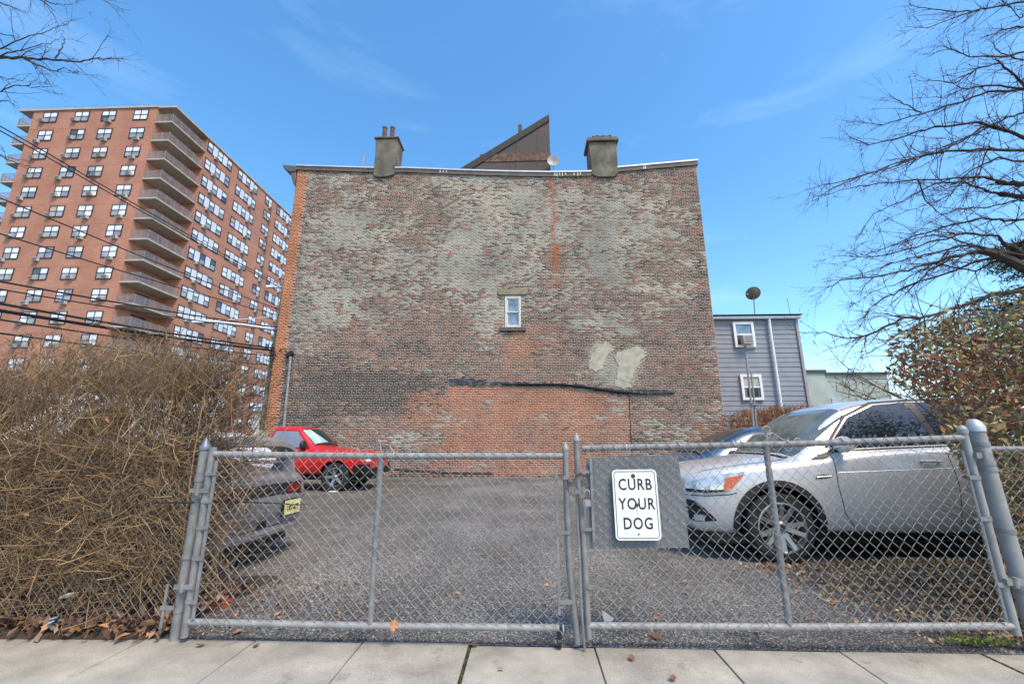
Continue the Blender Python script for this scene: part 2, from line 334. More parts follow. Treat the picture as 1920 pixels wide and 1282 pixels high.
# ================================================================== BRICK BUILDING
WY = 17.0; X0, X1 = -10.5, 7.5
B = thing('brick_building', 'tall weathered brick side wall with worn whitewash and two chimneys', 'building', (0, WY, 0))
roofpx = [(558, 318), (572, 319), (700, 323), (760, 323), (860, 327), (960, 330), (1030, 331), (1105, 330), (1160, 322), (1303, 309)]
roof = [(at(u, v, Y=WY).x, at(u, v, Y=WY).z) for u, v in roofpx]; roof[0] = (X0, roof[0][1]); roof[-1] = (X1, roof[-1][1])
rx, rz = zip(*roof)
ztop = lambda x: np.interp(x, rx, rz)
def px(x, z):            # wall point -> photograph pixel (used to author the stain map in wall coordinates)
    d = np.stack([x, np.full_like(x, WY), z - CH], -1); c, s_ = math.cos(YW), math.sin(YW)
    q0 = c * d[..., 0] + s_ * d[..., 1]; q1 = -s_ * d[..., 0] + c * d[..., 1]; q2 = d[..., 2]
    dep = q1 * math.cos(PT) + q2 * math.sin(PT); up = -q1 * math.sin(PT) + q2 * math.cos(PT)
    return 960 + F * q0 / dep, 641 - F * up / dep
WASH = [  # u, v, ru, rv, amount : surviving whitewash
 (900, 430, 120, 120, .42), (870, 520, 90, 50, .18), (940, 510, 70, 45, .35), (1000, 400, 40, 70, .25), (640, 400, 50, 40, .25), (660, 450, 70, 40, .22), (600, 480, 60, 60, .3), (580, 590, 55, 40, .32),
 (660, 560, 90, 40, .3), (740, 520, 60, 40, .26), (830, 500, 60, 40, .25), (710, 430, 60, 30, .16), (760, 590, 70, 30, .2), (1010, 560, 50, 40, .15), (1130, 440, 60, 70, .3), (1170, 380, 60, 60, .3), (1060, 400, 40, 60, .25),
 (1200, 470, 60, 60, .28), (1120, 520, 50, 40, .28), (1250, 560, 60, 40, .18), (1160, 620, 60, 22, .2), (1050, 590, 50, 30, .15), (560, 640, 35, 40, .35), (890, 660, 45, 35, .5), (865, 690, 25, 20, .4),
 (920, 580, 30, 50, .3), (1120, 690, 60, 25, .2), (970, 800, 60, 30, .35), (1020, 840, 50, 30, .3), (760, 830, 60, 30, .38), (720, 820, 40, 20, .25), (1240, 820, 60, 40, .3), (1200, 860, 60, 30, .35), (1330, 780, 30, 40, .15),
 (1060, 760, 25, 30, .15), (900, 860, 50, 20, .1), (640, 340, 80, 10, .22), (960, 340, 60, 14, .3), (850, 350, 60, 18, .15), (990, 740, 25, 20, .1), (1230, 400, 40, 50, .12), (700, 480, 130, 90, .1), (860, 380, 100, 60, .14)]
BARE = [(740, 390, 60, 30, .16), (780, 460, 60, 20, .1), (1290, 500, 55, 190, .26), (720, 620, 160, 30, .22), (1090, 490, 40, 30, .15), (960, 620, 60, 30, .2), (1030, 540, 30, 60, .22), (640, 720, 180, 60, .3), (950, 690, 60, 30, .12), (590, 380, 30, 60, .12), (700, 470, 60, 12, .1), (820, 560, 50, 20, .15), (1260, 650, 80, 60, .12), (620, 500, 40, 14, .1)]
SOOT = [(600, 712, 130, 26, .9), (740, 720, 130, 20, .9), (580, 760, 110, 30, .75), (700, 765, 60, 18, .5), (600, 680, 90, 20, .4), (720, 740, 70, 26, .6), (560, 800, 40, 40, .4), (850, 835, 16, 50, .35), (1192, 850, 16, 60, .55), (800, 700, 60, 14, .3), (1310, 480, 26, 180, .4), (1040, 560, 26, 60, .3), (575, 400, 20, 100, .25), (760, 650, 160, 30, .25), (1060, 640, 50, 40, .25), (700, 345, 100, 20, .2), (880, 730, 16, 20, .4), (1210, 640, 110, 14, .25), (1280, 760, 60, 20, .3)]
ORNG = [(900, 770, 70, 50, .8), (870, 830, 40, 50, .8), (960, 745, 120, 26, .65), (1030, 745, 60, 20, .5), (890, 870, 60, 26, .8), (1010, 870, 70, 26, .5), (780, 760, 26, 26, .6), (820, 770, 30, 26, .6), (980, 640, 30, 30, .35), (970, 660, 40, 50, .3), (1020, 650, 50, 20, .4), (770, 690, 60, 20, .2), (800, 850, 60, 40, .3), (1080, 800, 60, 60, .3), (700, 800, 50, 14, .3), (720, 640, 100, 30, .12), (1290, 690, 40, 20, .3), (1330, 820, 30, 26, .3), (1100, 880, 60, 20, .3), (640, 840, 60, 20, .35), (1150, 700, 60, 20, .15)]
def blobs(L, u, v, jit):
    o = np.zeros_like(u)
    for (a, b, ru, rv, k) in L: o = np.maximum(o, 0) + k * np.exp(-(((u - a + jit[0]) / ru) ** 2 + ((v - b + jit[1]) / rv) ** 2))
    return o
def wall_fields(x, z):
    u, v = px(x, z)
    jit = ((vnoise(x, z, .9, 3) - .5) * 70, (vnoise(x, z, .9, 4) - .5) * 60)
    n1 = vnoise(x, z * 1.3, .8, 11, 5); n2 = vnoise(x * .55, z * 1.7, 2.4, 12, 4)
    panel = ((u > 848) & (u < 1180) & (v > 724 + (u - 848) * .045)).astype(float)
    wash = blobs(WASH, u, v, jit) * 1.0 - blobs(BARE, u, v, jit) + np.interp(v, [300, 560, 680, 900], [.38, .33, .16, .16]) + (n1 - .5) * 1.5 + (n2 - .5) * .8
    wash = np.clip(wash - panel * .12, 0, 1)
    soot = np.clip(blobs(SOOT, u, v, (jit[0], jit[1] * .4)) * (1 - panel * .8) * (.3 + 1.4 * vnoise(x * .5, z * 5, 1.3, 19, 3)) + (n2 - .5) * .5, 0, 1)
    org = np.clip(blobs(ORNG, u, v, jit) * 1.25 + panel * .55 + (n1 - .5) * .6, 0, 1)
    rust = np.exp(-((u - (1032 + (v - 330) * .055) + (n2 - .5) * 14) / (3.5 + np.clip((v - 330) / 40, 0, 4.5))) ** 2) * ((v > 328) & (v < 545)) * (1 - np.clip((v - 470) / 90, 0, 1) * .8)
    cream = blobs([(1170, 690, 26, 28, 1.3), (1190, 660, 20, 16, 1.2), (1125, 665, 18, 26, 1.2), (1118, 690, 14, 14, .6), (1160, 715, 20, 14, 1.0), (1175, 618, 34, 10, .9), (1170, 350, 50, 60, .3), (1160, 450, 30, 70, .35)], u, v, (jit[0] * .25, jit[1] * .25))
    return u, v, wash, soot, org, rust, cream, panel
BW, BH, MJ = .2116, .0677, .0145
cells = []
nrow = int(14.2 / BH)
for r in range(nrow):
    z0 = r * BH
    if r % 7 == 3: w = BW / 2; off = BW / 4
    else: w = BW; off = (r % 2) * BW / 2
    n = int((X1 - X0) / w) + 2
    xa = X0 - off + np.arange(n) * w; xb = xa + w
    xa = np.clip(xa, X0, X1); xb = np.clip(xb, X0, X1); ok = xb - xa > .03
    cells.append(np.stack([xa[ok], xb[ok], np.full(ok.sum(), z0), np.full(ok.sum(), r)], -1))
cells = np.concatenate(cells); cx = (cells[:, 0] + cells[:, 1]) / 2; cz = cells[:, 2] + BH / 2
WX0, WX1, WZ0, WZ1 = -.97, -.26, 5.83, 7.22          # window opening
ok = (cz + BH / 2 < ztop(cx) - .01) & ~((cx > WX0 - .02) & (cx < WX1 + .02) & (cz > WZ0 - .03) & (cz < WZ1 + .03))
cells, cx, cz = cells[ok], cx[ok], cz[ok]; NB = len(cx)
u, v, wash, soot, org, rust, cream, panel = wall_fields(cx, cz)
rb = rng.random(NB); r2 = rng.random(NB); r3 = rng.random(NB)
red = np.array(lin(122, 80, 66)); dark = np.array(lin(62, 50, 46)); brt = np.array(lin(170, 108, 78)); pink = np.array(lin(150, 112, 96)); blk = np.array(lin(34, 33, 34))
orange = np.array(lin(178, 106, 72))
bc = red[None] * (.72 + .6 * r2[:, None])
mixf = lambda a, b, f: a * (1 - f[:, None]) + b * f[:, None]
bc = mixf(bc, dark[None] * np.ones((NB, 1)), np.clip((rb < .38) * .85, 0, 1)); bc = mixf(bc, pink[None] * np.ones((NB, 1)), ((rb > .55) & (rb < .72)) * .7)
bc = mixf(bc, brt[None] * (.8 + .4 * r2[:, None]), ((r3 < .045 + .40 * org)) * .75)
bc = mixf(bc, orange[None] * (.75 + .4 * r2[:, None]), np.clip(org * .68 - .12 + (r2 - .5) * .4, 0, .85))
bc = mixf(bc, np.array(lin(150, 144, 132))[None] * np.ones((NB, 1)), .08 + .10 * r3)
r4 = rng.random(NB); bc = mixf(bc, blk[None] * (.6 + .8 * r3[:, None]), np.clip((r4 < soot * 1.0 - .06) * (.55 + .35 * r2) + soot * .10, 0, .93))
bc = mixf(bc, np.array(lin(168, 96, 48))[None] * np.ones((NB, 1)), np.clip(rust * .8, 0, 1))
bcov = np.clip((wash - .43) * 1.6 + (r3 - .5) * 1.7 * np.clip(wash * 2.2, .25, 1) + .06, .0, 1); bcov = np.maximum(bcov, np.clip(cream * 1.6 - .5, 0, 1)); bcov *= (1 - .6 * np.clip(soot, 0, 1)); bcov *= (1 - .75 * rust)
# the 0.4 m return of bright orange facing bricks at the street corner
ret = (cx < X0 + .36 + (cells[:, 3] % 2) * .09)
bc[ret] = np.array(lin(200, 142, 108))[None] * (.88 + .22 * r2[ret][:, None]); bcov[ret] *= .05
# brick geometry, each block proud of the mortar by a little that varies
dep = .0025 + .003 * rng.random(NB) + .003 * (r3 < .1); dep *= (1 - .5 * bcov)
dep += np.where(panel > 0, -.002, 0)
def brick_verts(i):
    a, b, z0 = cells[i, 0] + MJ / 2, cells[i, 1] - MJ / 2, cells[i, 2] + MJ / 2; z1 = cells[i, 2] + BH - MJ / 2; y = WY - dep[i]; c = .0025
    return a, b, z0, z1, y, c
a, b, z0, z1, y, c = brick_verts(np.arange(NB)); y1 = np.full(NB, WY + .02)
rot = (rng.random(NB) - .5) * .004
VB = np.stack([np.stack(q, -1) for q in ((a, y1, z0), (b, y1, z0), (b, y1, z1), (a, y1, z1), (a + c, y, z0 + c + rot), (b - c, y, z0 + c - rot), (b - c, y, z1 - c - rot), (a + c, y, z1 - c + rot))], 1)
BF = np.array([[4, 5, 6, 7], [0, 1, 5, 4], [1, 2, 6, 5], [2, 3, 7, 6], [3, 0, 4, 7]])
def paint_nodes():
    """brick / mortar surface with attribute-driven colour, flaking whitewash and grain"""
    m = bpy.data.materials.new('aged_brickwork'); m.use_nodes = True; n, l = m.node_tree.nodes, m.node_tree.links; p = n['Principled BSDF']
    p.inputs['Roughness'].default_value = .93; p.inputs['Specular IOR Level'].default_value = .15
    g = n.new('ShaderNodeNewGeometry')
    A = n.new('ShaderNodeAttribute'); A.attribute_name = 'tint'; C = n.new('ShaderNodeAttribute'); C.attribute_name = 'cov'
    def noise(sc, d=5, ro=.6):
        t = n.new('ShaderNodeTexNoise'); t.inputs['Scale'].default_value = sc; t.inputs['Detail'].default_value = d; t.inputs['Roughness'].default_value = ro; l.new(g.outputs['Position'], t.inputs['Vector']); return t.outputs['Fac']
    ad = n.new('ShaderNodeMath'); ad.operation = 'ADD'; l.new(C.outputs['Fac'], ad.inputs[0]); l.new(noise(11, 6, .7), ad.inputs[1])
    mr = n.new('ShaderNodeMapRange'); mr.inputs['From Min'].default_value = .58; mr.inputs['From Max'].default_value = 1.2; l.new(ad.outputs[0], mr.inputs['Value'])
    w = n.new('ShaderNodeValToRGB'); e = w.color_ramp.elements; e[0].position = .3; e[0].color = (*lin(144, 141, 130), 1); e[1].position = .72; e[1].color = (*lin(186, 176, 158), 1); e.new(.5).color = (*lin(163, 159, 145), 1)
    l.new(noise(.55, 6, .65), w.inputs['Fac'])
    mi = n.new('ShaderNodeMix'); mi.data_type = 'RGBA'; l.new(mr.outputs[0], mi.inputs['Factor']); l.new(A.outputs['Color'], mi.inputs['A']); l.new(w.outputs['Color'], mi.inputs['B'])
    gr = n.new('ShaderNodeMapRange'); gr.inputs['From Min'].default_value = .3; gr.inputs['From Max'].default_value = .7; gr.inputs['To Min'].default_value = .78; gr.inputs['To Max'].default_value = 1.15; l.new(noise(38, 3), gr.inputs['Value'])
    mu = n.new('ShaderNodeMix'); mu.data_type = 'RGBA'; mu.blend_type = 'MULTIPLY'; mu.inputs['Factor'].default_value = 1; l.new(mi.outputs['Result'], mu.inputs['A']); l.new(gr.outputs[0], mu.inputs['B'])
    g2 = n.new('ShaderNodeMapRange'); g2.inputs['From Min'].default_value = .3; g2.inputs['From Max'].default_value = .7; g2.inputs['To Min'].default_value = .82; g2.inputs['To Max'].default_value = 1.12; l.new(noise(.9, 5), g2.inputs['Value'])
    m2 = n.new('ShaderNodeMix'); m2.data_type = 'RGBA'; m2.blend_type = 'MULTIPLY'; m2.inputs['Factor'].default_value = 1; l.new(mu.outputs['Result'], m2.inputs['A']); l.new(g2.outputs[0], m2.inputs['B'])
    l.new(m2.outputs['Result'], p.inputs['Base Color'])
    bu = n.new('ShaderNodeBump'); bu.inputs['Strength'].default_value = .4; bu.inputs['Distance'].default_value = .006; l.new(noise(70, 3), bu.inputs['Height']); l.new(bu.outputs[0], p.inputs['Normal'])
    return m
BM = paint_nodes()
def add_cov(me, cov):
    ca = me.attributes.new('cov', 'FLOAT', 'POINT'); ca.data.foreach_set('value', cov.astype(np.float32))
off = np.array([0, WY, 0])
vis = (u > 735) & (u < 1180) & (v < 880)
order = np.argsort(np.where(vis, np.hypot(cx - .0, (cz - 2.2) * 1.6), 1e9)); single = order[:300]; rest = order[300:]
me = np_mesh('brickwork', (VB[rest] - off).reshape(-1, 3), (np.arange(len(rest))[:, None, None] * 8 + BF[None]).reshape(-1, 4), np.repeat(bc[rest], 8, axis=0)); add_cov(me, np.repeat(bcov[rest], 8))
tag(link('brickwork', me, BM, B), kind='stuff')
for i in single:
    ctr = np.array([cx[i], WY, cz[i]]); me = np_mesh('brick', VB[i] - ctr, BF, np.repeat(bc[i][None], 8, axis=0)); add_cov(me, np.repeat(bcov[i], 8))
    o = link('brick', me, BM, B); o.location = Vector(ctr) - Vector(off)
# mortar bed: fine grid with its own tint / coverage, with the window opening left out
gx = np.arange(X0, X1 + .001, .1); gz = np.arange(0, 13.4, .08)
GX, GZ = np.meshgrid(gx, gz, indexing='ij'); zt = ztop(GX); GZc = np.minimum(GZ, zt - .005)
uu, vv, mw, ms, mo, mrs, mcr, mp_ = wall_fields(GX.ravel(), GZc.ravel())
mc = np.array(lin(188, 178, 162))[None] * np.ones((len(uu), 1))
mc = mixf(mc, np.array(lin(200, 150, 122))[None] * np.ones((len(uu), 1)), np.clip(mo * .7, 0, .8)); mc = mixf(mc, np.array(lin(112, 108, 104))[None] * np.ones((len(uu), 1)), np.clip(ms * .25, 0, .3))
mc = mixf(mc, np.array(lin(176, 104, 52))[None] * np.ones((len(uu), 1)), np.clip(mrs, 0, 1)); mc[GX.ravel() < X0 + .4] = np.array(lin(150, 90, 62))
mcov = np.clip(mw * 1.3, 0, 1) * (1 - .6 * mrs) * (GX.ravel() > X0 + .45)
idx = np.arange(GX.size).reshape(GX.shape); q = np.stack([idx[:-1, :-1], idx[1:, :-1], idx[1:, 1:], idx[:-1, 1:]], -1)
mid = (GX[:-1, :-1] + .05, GZ[:-1, :-1] + .04); kp = ~((mid[0] > WX0 - .0) & (mid[0] < WX1) & (mid[1] > WZ0) & (mid[1] < WZ1)) & (GZ[:-1, :-1] < zt[:-1, :-1])
GX2 = GX.copy(); GX2[np.argmin(abs(gx - WX0))] = WX0; GX2[np.argmin(abs(gx - WX1))] = WX1
me = np_mesh('mortar', np.stack([GX2, np.full_like(GX, WY) - off[1], GZc], -1).reshape(-1, 3), q[kp].reshape(-1, 4), mc); add_cov(me, mcov)
link('mortar', me, BM, B)
plain = mat('side_brick', lin(168, 104, 74), .9, 0, .25, 5, .3, 50)
# body of the house behind the brick face (open behind the little window)
b = MB(); bw = WY + .03; BD = WY + 9
pts = [(X0, 0)] + list(zip(rx, [z_ - .02 for z_ in rz])) + [(X1, 0)]
b.b2((X0 + .002, WY + .35, 0), (X0 + .25, BD, 12.9)); b.b2((X1 - .25, WY + .35, 0), (X1 - .002, BD, 12.9)); b.b2((X0 + .25, BD - .25, 0), (X1 - .25, BD, 12.9)); b.b2((X0 + .25, WY + .35, 12.6), (X1 - .25, BD - .25, 12.85))
b.build('rear_walls', plain, B)
b = MB()   # backing wall, in pieces round the opening
b.b2((X0, bw, 0), (WX0 - .02, WY + .35, 12.9)); b.b2((WX1 + .02, bw, 0), (X1, WY + .35, 12.9)); b.b2((WX0 - .02, bw, 0), (WX1 + .02, WY + .35, WZ0 - .02)); b.b2((WX0 - .02, bw, WZ1 + .02), (WX1 + .02, WY + .35, 12.9))
for i in range(len(rx) - 1): b.prism([(rx[i], 12.9), (rx[i + 1], 12.9), (rx[i + 1], rz[i + 1] - .01), (rx[i], rz[i] - .01)], bw, WY + .35)
b.build('backing_wall', plain, B)
# coping: dark fascia board under a pale metal edge, following the sagging roof line
fas = mat('fascia_board', lin(92, 84, 76), .7, 0, .2, 3, .1, 30); edge = mat('roof_edge_metal', lin(205, 206, 206), .4, .4, .1, 3)
fb = MB(); eb = MB()
for i in range(len(rx) - 1):
    xa_, xb_ = rx[i] - (0.05 if i == 0 else 0), rx[i + 1] + (.06 if i == len(rx) - 2 else 0)
    if 5e-3 > abs(xa_ - xb_): continue
    fb.prism([(xa_, rz[i] - .04), (xb_, rz[i + 1] - .04), (xb_, rz[i + 1] + .15), (xa_, rz[i] + .15)], WY - .07, WY + .3)
    eb.prism([(xa_, rz[i] + .152), (xb_, rz[i + 1] + .152), (xb_, rz[i + 1] + .215), (xa_, rz[i] + .215)], WY - .1, WY + .33)
fb.build('fascia', fas, B); eb.build('roof_edge', edge, B)
dr = MB()
for uu_, ln in ((824, 7), (830, 6), (1040, 8), (1044, 9), (1049, 7), (1054, 8), (1060, 6), (1076, 7), (1083, 8), (1088, 6), (1208, 8), (1211, 8), (836, 5)):
    p_ = at(uu_, 327, Y=WY - .1); zz = float(ztop(p_.x)); dr.b2((p_.x, WY - .075, zz + .15 - ln * .022), (p_.x + .03, WY - .0705, zz + .15))
dr.build('paint_drips', M['white'], B)
# cornice at the street end
c = MB(); tl = at(530, 310, Y=WY); tr_ = at(558, 313, Y=WY); bt = at(556, 345, Y=WY)
c.prism([(tl.x, tl.z), (X0 - .052, tr_.z), (X0 - .052, tr_.z - .24), (X0 - .3, tr_.z - .30), (tl.x + .06, tl.z - .14)], WY - .06, BD)
c.prism([(tl.x + .25, tl.z - .2), (X0 - .052, tr_.z - .26), (X0 - .052, bt.z - .1), (X0 - .12, bt.z), (tl.x + .42, tl.z - .42)], WY - .02, BD - .05)
c.build('cornice', fas, B, bevel=.01, seg=1)
# chimneys, rendered in cement and lapping down over the wall face
cem = mat('cement_render', lin(118, 112, 98), .92, 0, .0, 2.2, .5, 22, col2=lin(84, 80, 70), coord='World', detail=8)
def xz(u_, v_, Y=WY): p_ = at(u_, v_, Y=Y); return p_.x, p_.z
c = MB(); (xa_, zt_), (xb_, _) = xz(706, 264), xz(746, 264); zb_ = xz(720, 334)[1]
c.prism([(xa_ + .02, zb_ + .08), (xa_ + .3, zb_ - .03), (xb_ - .25, zb_ + .03), (xb_ - .02, zb_ + .12), (xb_, zt_ - .9), (xb_ + .02, zt_), (xa_, zt_), (xa_ + .03, zt_ - .6)], WY - .115, WY + .75)
ch = c.build('chimney', cem, B, label='left chimney of grey cement with two clay flue pipes', bevel=.02, seg=1)
c = MB(); c.b2((xa_ - .06, WY - .18, zt_ + .002), (xb_ + .08, WY + .81, zt_ + .09)); c.build('chimney_cap', cem, ch, bevel=.02, seg=1)
for (ua, ub, vt) in ((718, 726, 240), (732, 741, 240)):
    p_ = xz((ua + ub) / 2, vt, WY + .3); c = MB(); c.lathe([(.09, zt_ + .09), (.1, zt_ + .2), (.1, p_[1] - .05), (.12, p_[1] - .04), (.12, p_[1]), (.08, p_[1])], (p_[0], WY + .3, 0), n=14)
    c.build('flue_pipe', mat('clay_flue', lin(104, 74, 58), .9, 0, .3, 6), ch, smooth=True)
c = MB(); (xa_, zt_), (xb_, _) = xz(1104, 270), xz(1155, 270); zb_ = xz(1130, 333)[1]
c.prism([(xa_ + .06, zb_ + .1), (xa_ + .3, zb_ - .02), (xb_ - .2, zb_ - .05), (xb_ - .02, zb_ + .12), (xb_, zt_ - .9), (xb_, zt_), (xa_, zt_), (xa_, zt_ - .7)], WY - .115, WY + .8)
ch2 = c.build('chimney', cem, B, label='right chimney, wide and squat with a broken brick top', bevel=.02, seg=1)
c = MB(); c.b2((xa_ - .12, WY - .22, zt_ + .002), (xb_ + .09, WY + .9, zt_ + .14)); c.b2((xa_ - .05, WY - .16, zt_ + .142), (xb_ + .05, WY + .84, zt_ + .24)); c.build('chimney_cap', cem, ch2, bevel=.025, seg=1)
for i in range(6):
    xx_ = xa_ + .25 + i * .14; c = MB(); c.box((xx_ + random.uniform(-.02, .02), WY + .1, zt_ + .31 + random.uniform(-.03, .03)), (.125, .3, .13), Matrix.Rotation(random.uniform(-.12, .12), 3, 'Y')); c.build('brick', mat('sooty_brick', lin(78, 66, 56), .9, 0, .3, 9), ch2)
# whitewashed flanks of the two chimneys
# rooftop stair bulkhead in rusty sheet metal
met = mat('rusty_sheet_metal', lin(70, 65, 63), .75, .1, 0, 1.6, .25, 12, col2=lin(96, 72, 60), coord='World', detail=9, lo=.5, hi=.75, stretch=(1, 1, 2.2))
BY = WY + 2
A_, T_, C_ = xz(862, 318, BY), xz(1029, 216, BY), xz(1033, 325, BY); zb = 12.86
c = MB(); c.prism([(A_[0] - .9, zb), (C_[0], zb), (C_[0] - .03, T_[1] - .1), (A_[0] + .1, A_[1] - .1)], BY, BY + 3)
bk = c.build('bulkhead', met, B)
c = MB(); dx, dz = T_[0] - A_[0], T_[1] - A_[1]; L_ = math.hypot(dx, dz); nx_, nz_ = -dz / L_, dx / L_; w_ = .3
c.prism([(A_[0] - dx * .3, A_[1] - dz * .3), (T_[0] + .0, T_[1]), (T_[0] + .02, T_[1] - w_ * 1.2), (A_[0] - dx * .3 + .4, A_[1] - dz * .3 - .14)], BY - .06, BY + 3.1)
c.build('sloping_roof', mat('bitumen', lin(56, 52, 50), .8, 0, .2, 5, .2, 20), bk)
c = MB(); p_ = xz(975, 236, BY + .4); c.b2((p_[0] - .1, BY + .3, p_[1] - .75), (p_[0] + .1, BY + .55, p_[1])); c.build('vent', met, bk)
c = MB()
for fx in (.35, .62, .86): c.b2((A_[0] + dx * fx, BY - .012, zb), (A_[0] + dx * fx + .03, BY - .002, A_[1] + dz * fx - .45))
c.build('seam', met, bk)
c = MB(); c.b2((A_[0] + 1.0, BY - .03, 15.05), (C_[0], BY - .013, 15.5)); c.build('rusty_band', mat('rust_band', lin(118, 84, 66), .9, 0, 0, 6, .4, 30, col2=lin(74, 64, 60), coord='World', lo=.4, hi=.6), bk)
# small dish behind the bulkhead, vent pipe at left
c = MB(); p_ = xz(1037, 308, BY); c.lathe([(.0, .06), (.12, .05), (.3, 0), (.31, .01), (.3, .03), (.1, .08), (0, .09)], (p_[0], BY - .3, p_[1]), 'Y', 20); c.tube([(p_[0], BY - .25, p_[1]), (p_[0], BY - .1, p_[1] - .5), (p_[0], BY - .1, 12.86)], .02)
tag(c.build('satellite_dish', mat('dish_grey', lin(150, 150, 145), .5), smooth=True), 'small pale satellite dish beside the rusty rooftop bulkhead', 'satellite dish')
c = MB(); p0, p1 = at(680, 312, Y=WY + .9), at(683, 289, Y=WY + .9); c.tube([(p0.x, p0.y, 12.86), p1], .045); c.build('vent_pipe', M['galv_light'], B, smooth=True)
# little sash window
wf = mat('peeling_white_frame', lin(206, 202, 192), .7, 0, 0, 18, .3, 50, col2=lin(160, 150, 134), lo=.55, hi=.7)
w = MB(); yf = WY - .01; fx0, fx1, fz0, fz1 = WX0 + .02, WX1 - .02, WZ0 + .02, WZ1 - .02
w.b2((fx0, yf, fz0), (fx0 + .09, WY + .14, fz1)); w.b2((fx1 - .09, yf, fz0), (fx1, WY + .14, fz1)); w.b2((fx0 + .09, yf, fz1 - .1), (fx1 - .09, WY + .14, fz1)); w.b2((fx0 + .09, yf, fz0), (fx1 - .09, WY + .14, fz0 + .07))
win = w.build('window', wf, B, bevel=.006, seg=1)
zm = (fz0 + fz1) / 2
for (za, zb2, yy_) in ((zm - .02, fz1 - .1, WY + .03), (fz0 + .07, zm + .02, WY + .07)):
    w = MB(); w.b2((fx0 + .092, yy_, za), (fx0 + .13, yy_ + .035, zb2)); w.b2((fx1 - .13, yy_, za), (fx1 - .092, yy_ + .035, zb2)); w.b2((fx0 + .13, yy_, za), (fx1 - .13, yy_ + .035, za + .05)); w.b2((fx0 + .13, yy_, zb2 - .05), (fx1 - .13, yy_ + .035, zb2)); w.build('sash', wf, win)
    w = MB(); w.b2((fx0 + .13, yy_ + .012, za + .05), (fx1 - .13, yy_ + .02, zb2 - .05)); w.build('pane', mat('window_glass', lin(118, 134, 146), .08, 0, .35, 2.4, spec=.8), win)
w = MB(); p_ = Matrix.Rotation(R(-38), 3, 'Y'); w.box(((fx0 + fx1) / 2, WY + .088, fz0 + .36), (.62, .01, .02), p_); w.build('taped_strip', M['white'], win)
st = mat('lintel_stone', lin(140, 130, 104), .9, 0, .15, 4, .4, 30)
w = MB(); w.prism([(WX0 - .26, WZ1 + .03), (WX1 + .24, WZ1 + .03), (WX1 + .27, WZ1 + .26), (WX0 - .2, WZ1 + .29), (WX0 - .26, WZ1 + .2)], WY - .06, WY + .03); w.build('lintel', st, B, bevel=.012, seg=1)
w = MB(); w.b2((WX0 - .18, WY - .11, WZ0 - .15), (WX1 + .17, WY + .03, WZ0 + .015)); w.build('sill', mat('sill_stone', lin(92, 86, 76), .9, 0, .2, 6, .4, 30), B, bevel=.015, seg=1)
# tar patching over the old roof line scar
tar = mat('tar_patch', lin(52, 52, 55), .6, 0, 0, 5, .6, 30, col2=lin(112, 112, 116), lo=.48, hi=.66, coord='World')
top = [(842, 710), (868, 709), (905, 713), (935, 716), (965, 714), (1000, 717), (1040, 717), (1080, 720), (1120, 725), (1150, 729), (1180, 730), (1220, 730), (1250, 731), (1268, 734)]
bot = [(846, 723), (868, 722), (905, 722), (935, 723), (965, 723), (1000, 724), (1040, 724), (1080, 727), (1120, 732), (1150, 737), (1180, 741), (1220, 740), (1250, 739), (1266, 737)]
def rag(P):
    o = []
    for i in range(len(P) - 1):
        for k_ in range(6): f = k_ / 6; o.append((P[i][0] * (1 - f) + P[i + 1][0] * f, P[i][1] * (1 - f) + P[i + 1][1] * f + random.uniform(-1.6, 1.6)))
    return o + [P[-1]]
tp, bp = [xz(*p_) for p_ in rag(top)], [xz(*p_) for p_ in rag(bot)]
c = MB()
for i in range(len(tp) - 1):
    h_ = .03 + .012 * math.sin(i * 1.7); c.prism([bp[i], bp[i + 1], tp[i + 1], tp[i]], WY - h_, WY + .01)
c.build('tar_patch', tar, B)
c = MB(); cl = [xz(a, b_) for a, b_ in ((940, 720), (1000, 721), (1050, 721), (1090, 725), (1130, 731), (1160, 735), (1215, 739), (1262, 738))]
c.tube([(x_, WY - .045, z_) for x_, z_ in cl], [.02, .05, .04, .06, .045, .05, .015, .01], 6); c.build('dark_crack', M['dark_hole'], B)
c = MB(); c.tube([(xz(1180 + i * .5, 745 + i * 12)[0] + random.uniform(-.015, .015), WY - .006, xz(1180, 745 + i * 12)[1]) for i in range(12)], .014, 5); c.build('straight_joint', M['dark_hole'], B)
# cream cement patches
crm = mat('cream_cement', lin(170, 163, 144), .9, 0, .16, 5, .5, 18, coord='World')
def blobpoly(pts, n=7, j=.05):
    o = []
    for i in range(len(pts)):
        a_, b_ = xz(*pts[i]), xz(*pts[(i + 1) % len(pts)])
        for k_ in range(n): f = k_ / n; o.append((a_[0] * (1 - f) + b_[0] * f + random.uniform(-j, j), a_[1] * (1 - f) + b_[1] * f + random.uniform(-j, j)))
    return o
for P in ([(1166, 657), (1184, 652), (1194, 648), (1206, 655), (1208, 670), (1200, 676), (1192, 690), (1186, 706), (1182, 726), (1166, 727), (1152, 724), (1158, 700), (1160, 684), (1150, 668)],
          [(1118, 648), (1134, 642), (1152, 648), (1148, 660), (1138, 668), (1130, 690), (1118, 696), (1104, 690), (1106, 672), (1112, 660)]):
    c = MB(); c.prism(blobpoly(P), WY - .022, WY + .01); c.build('cement_patch', crm, B, bevel=0)
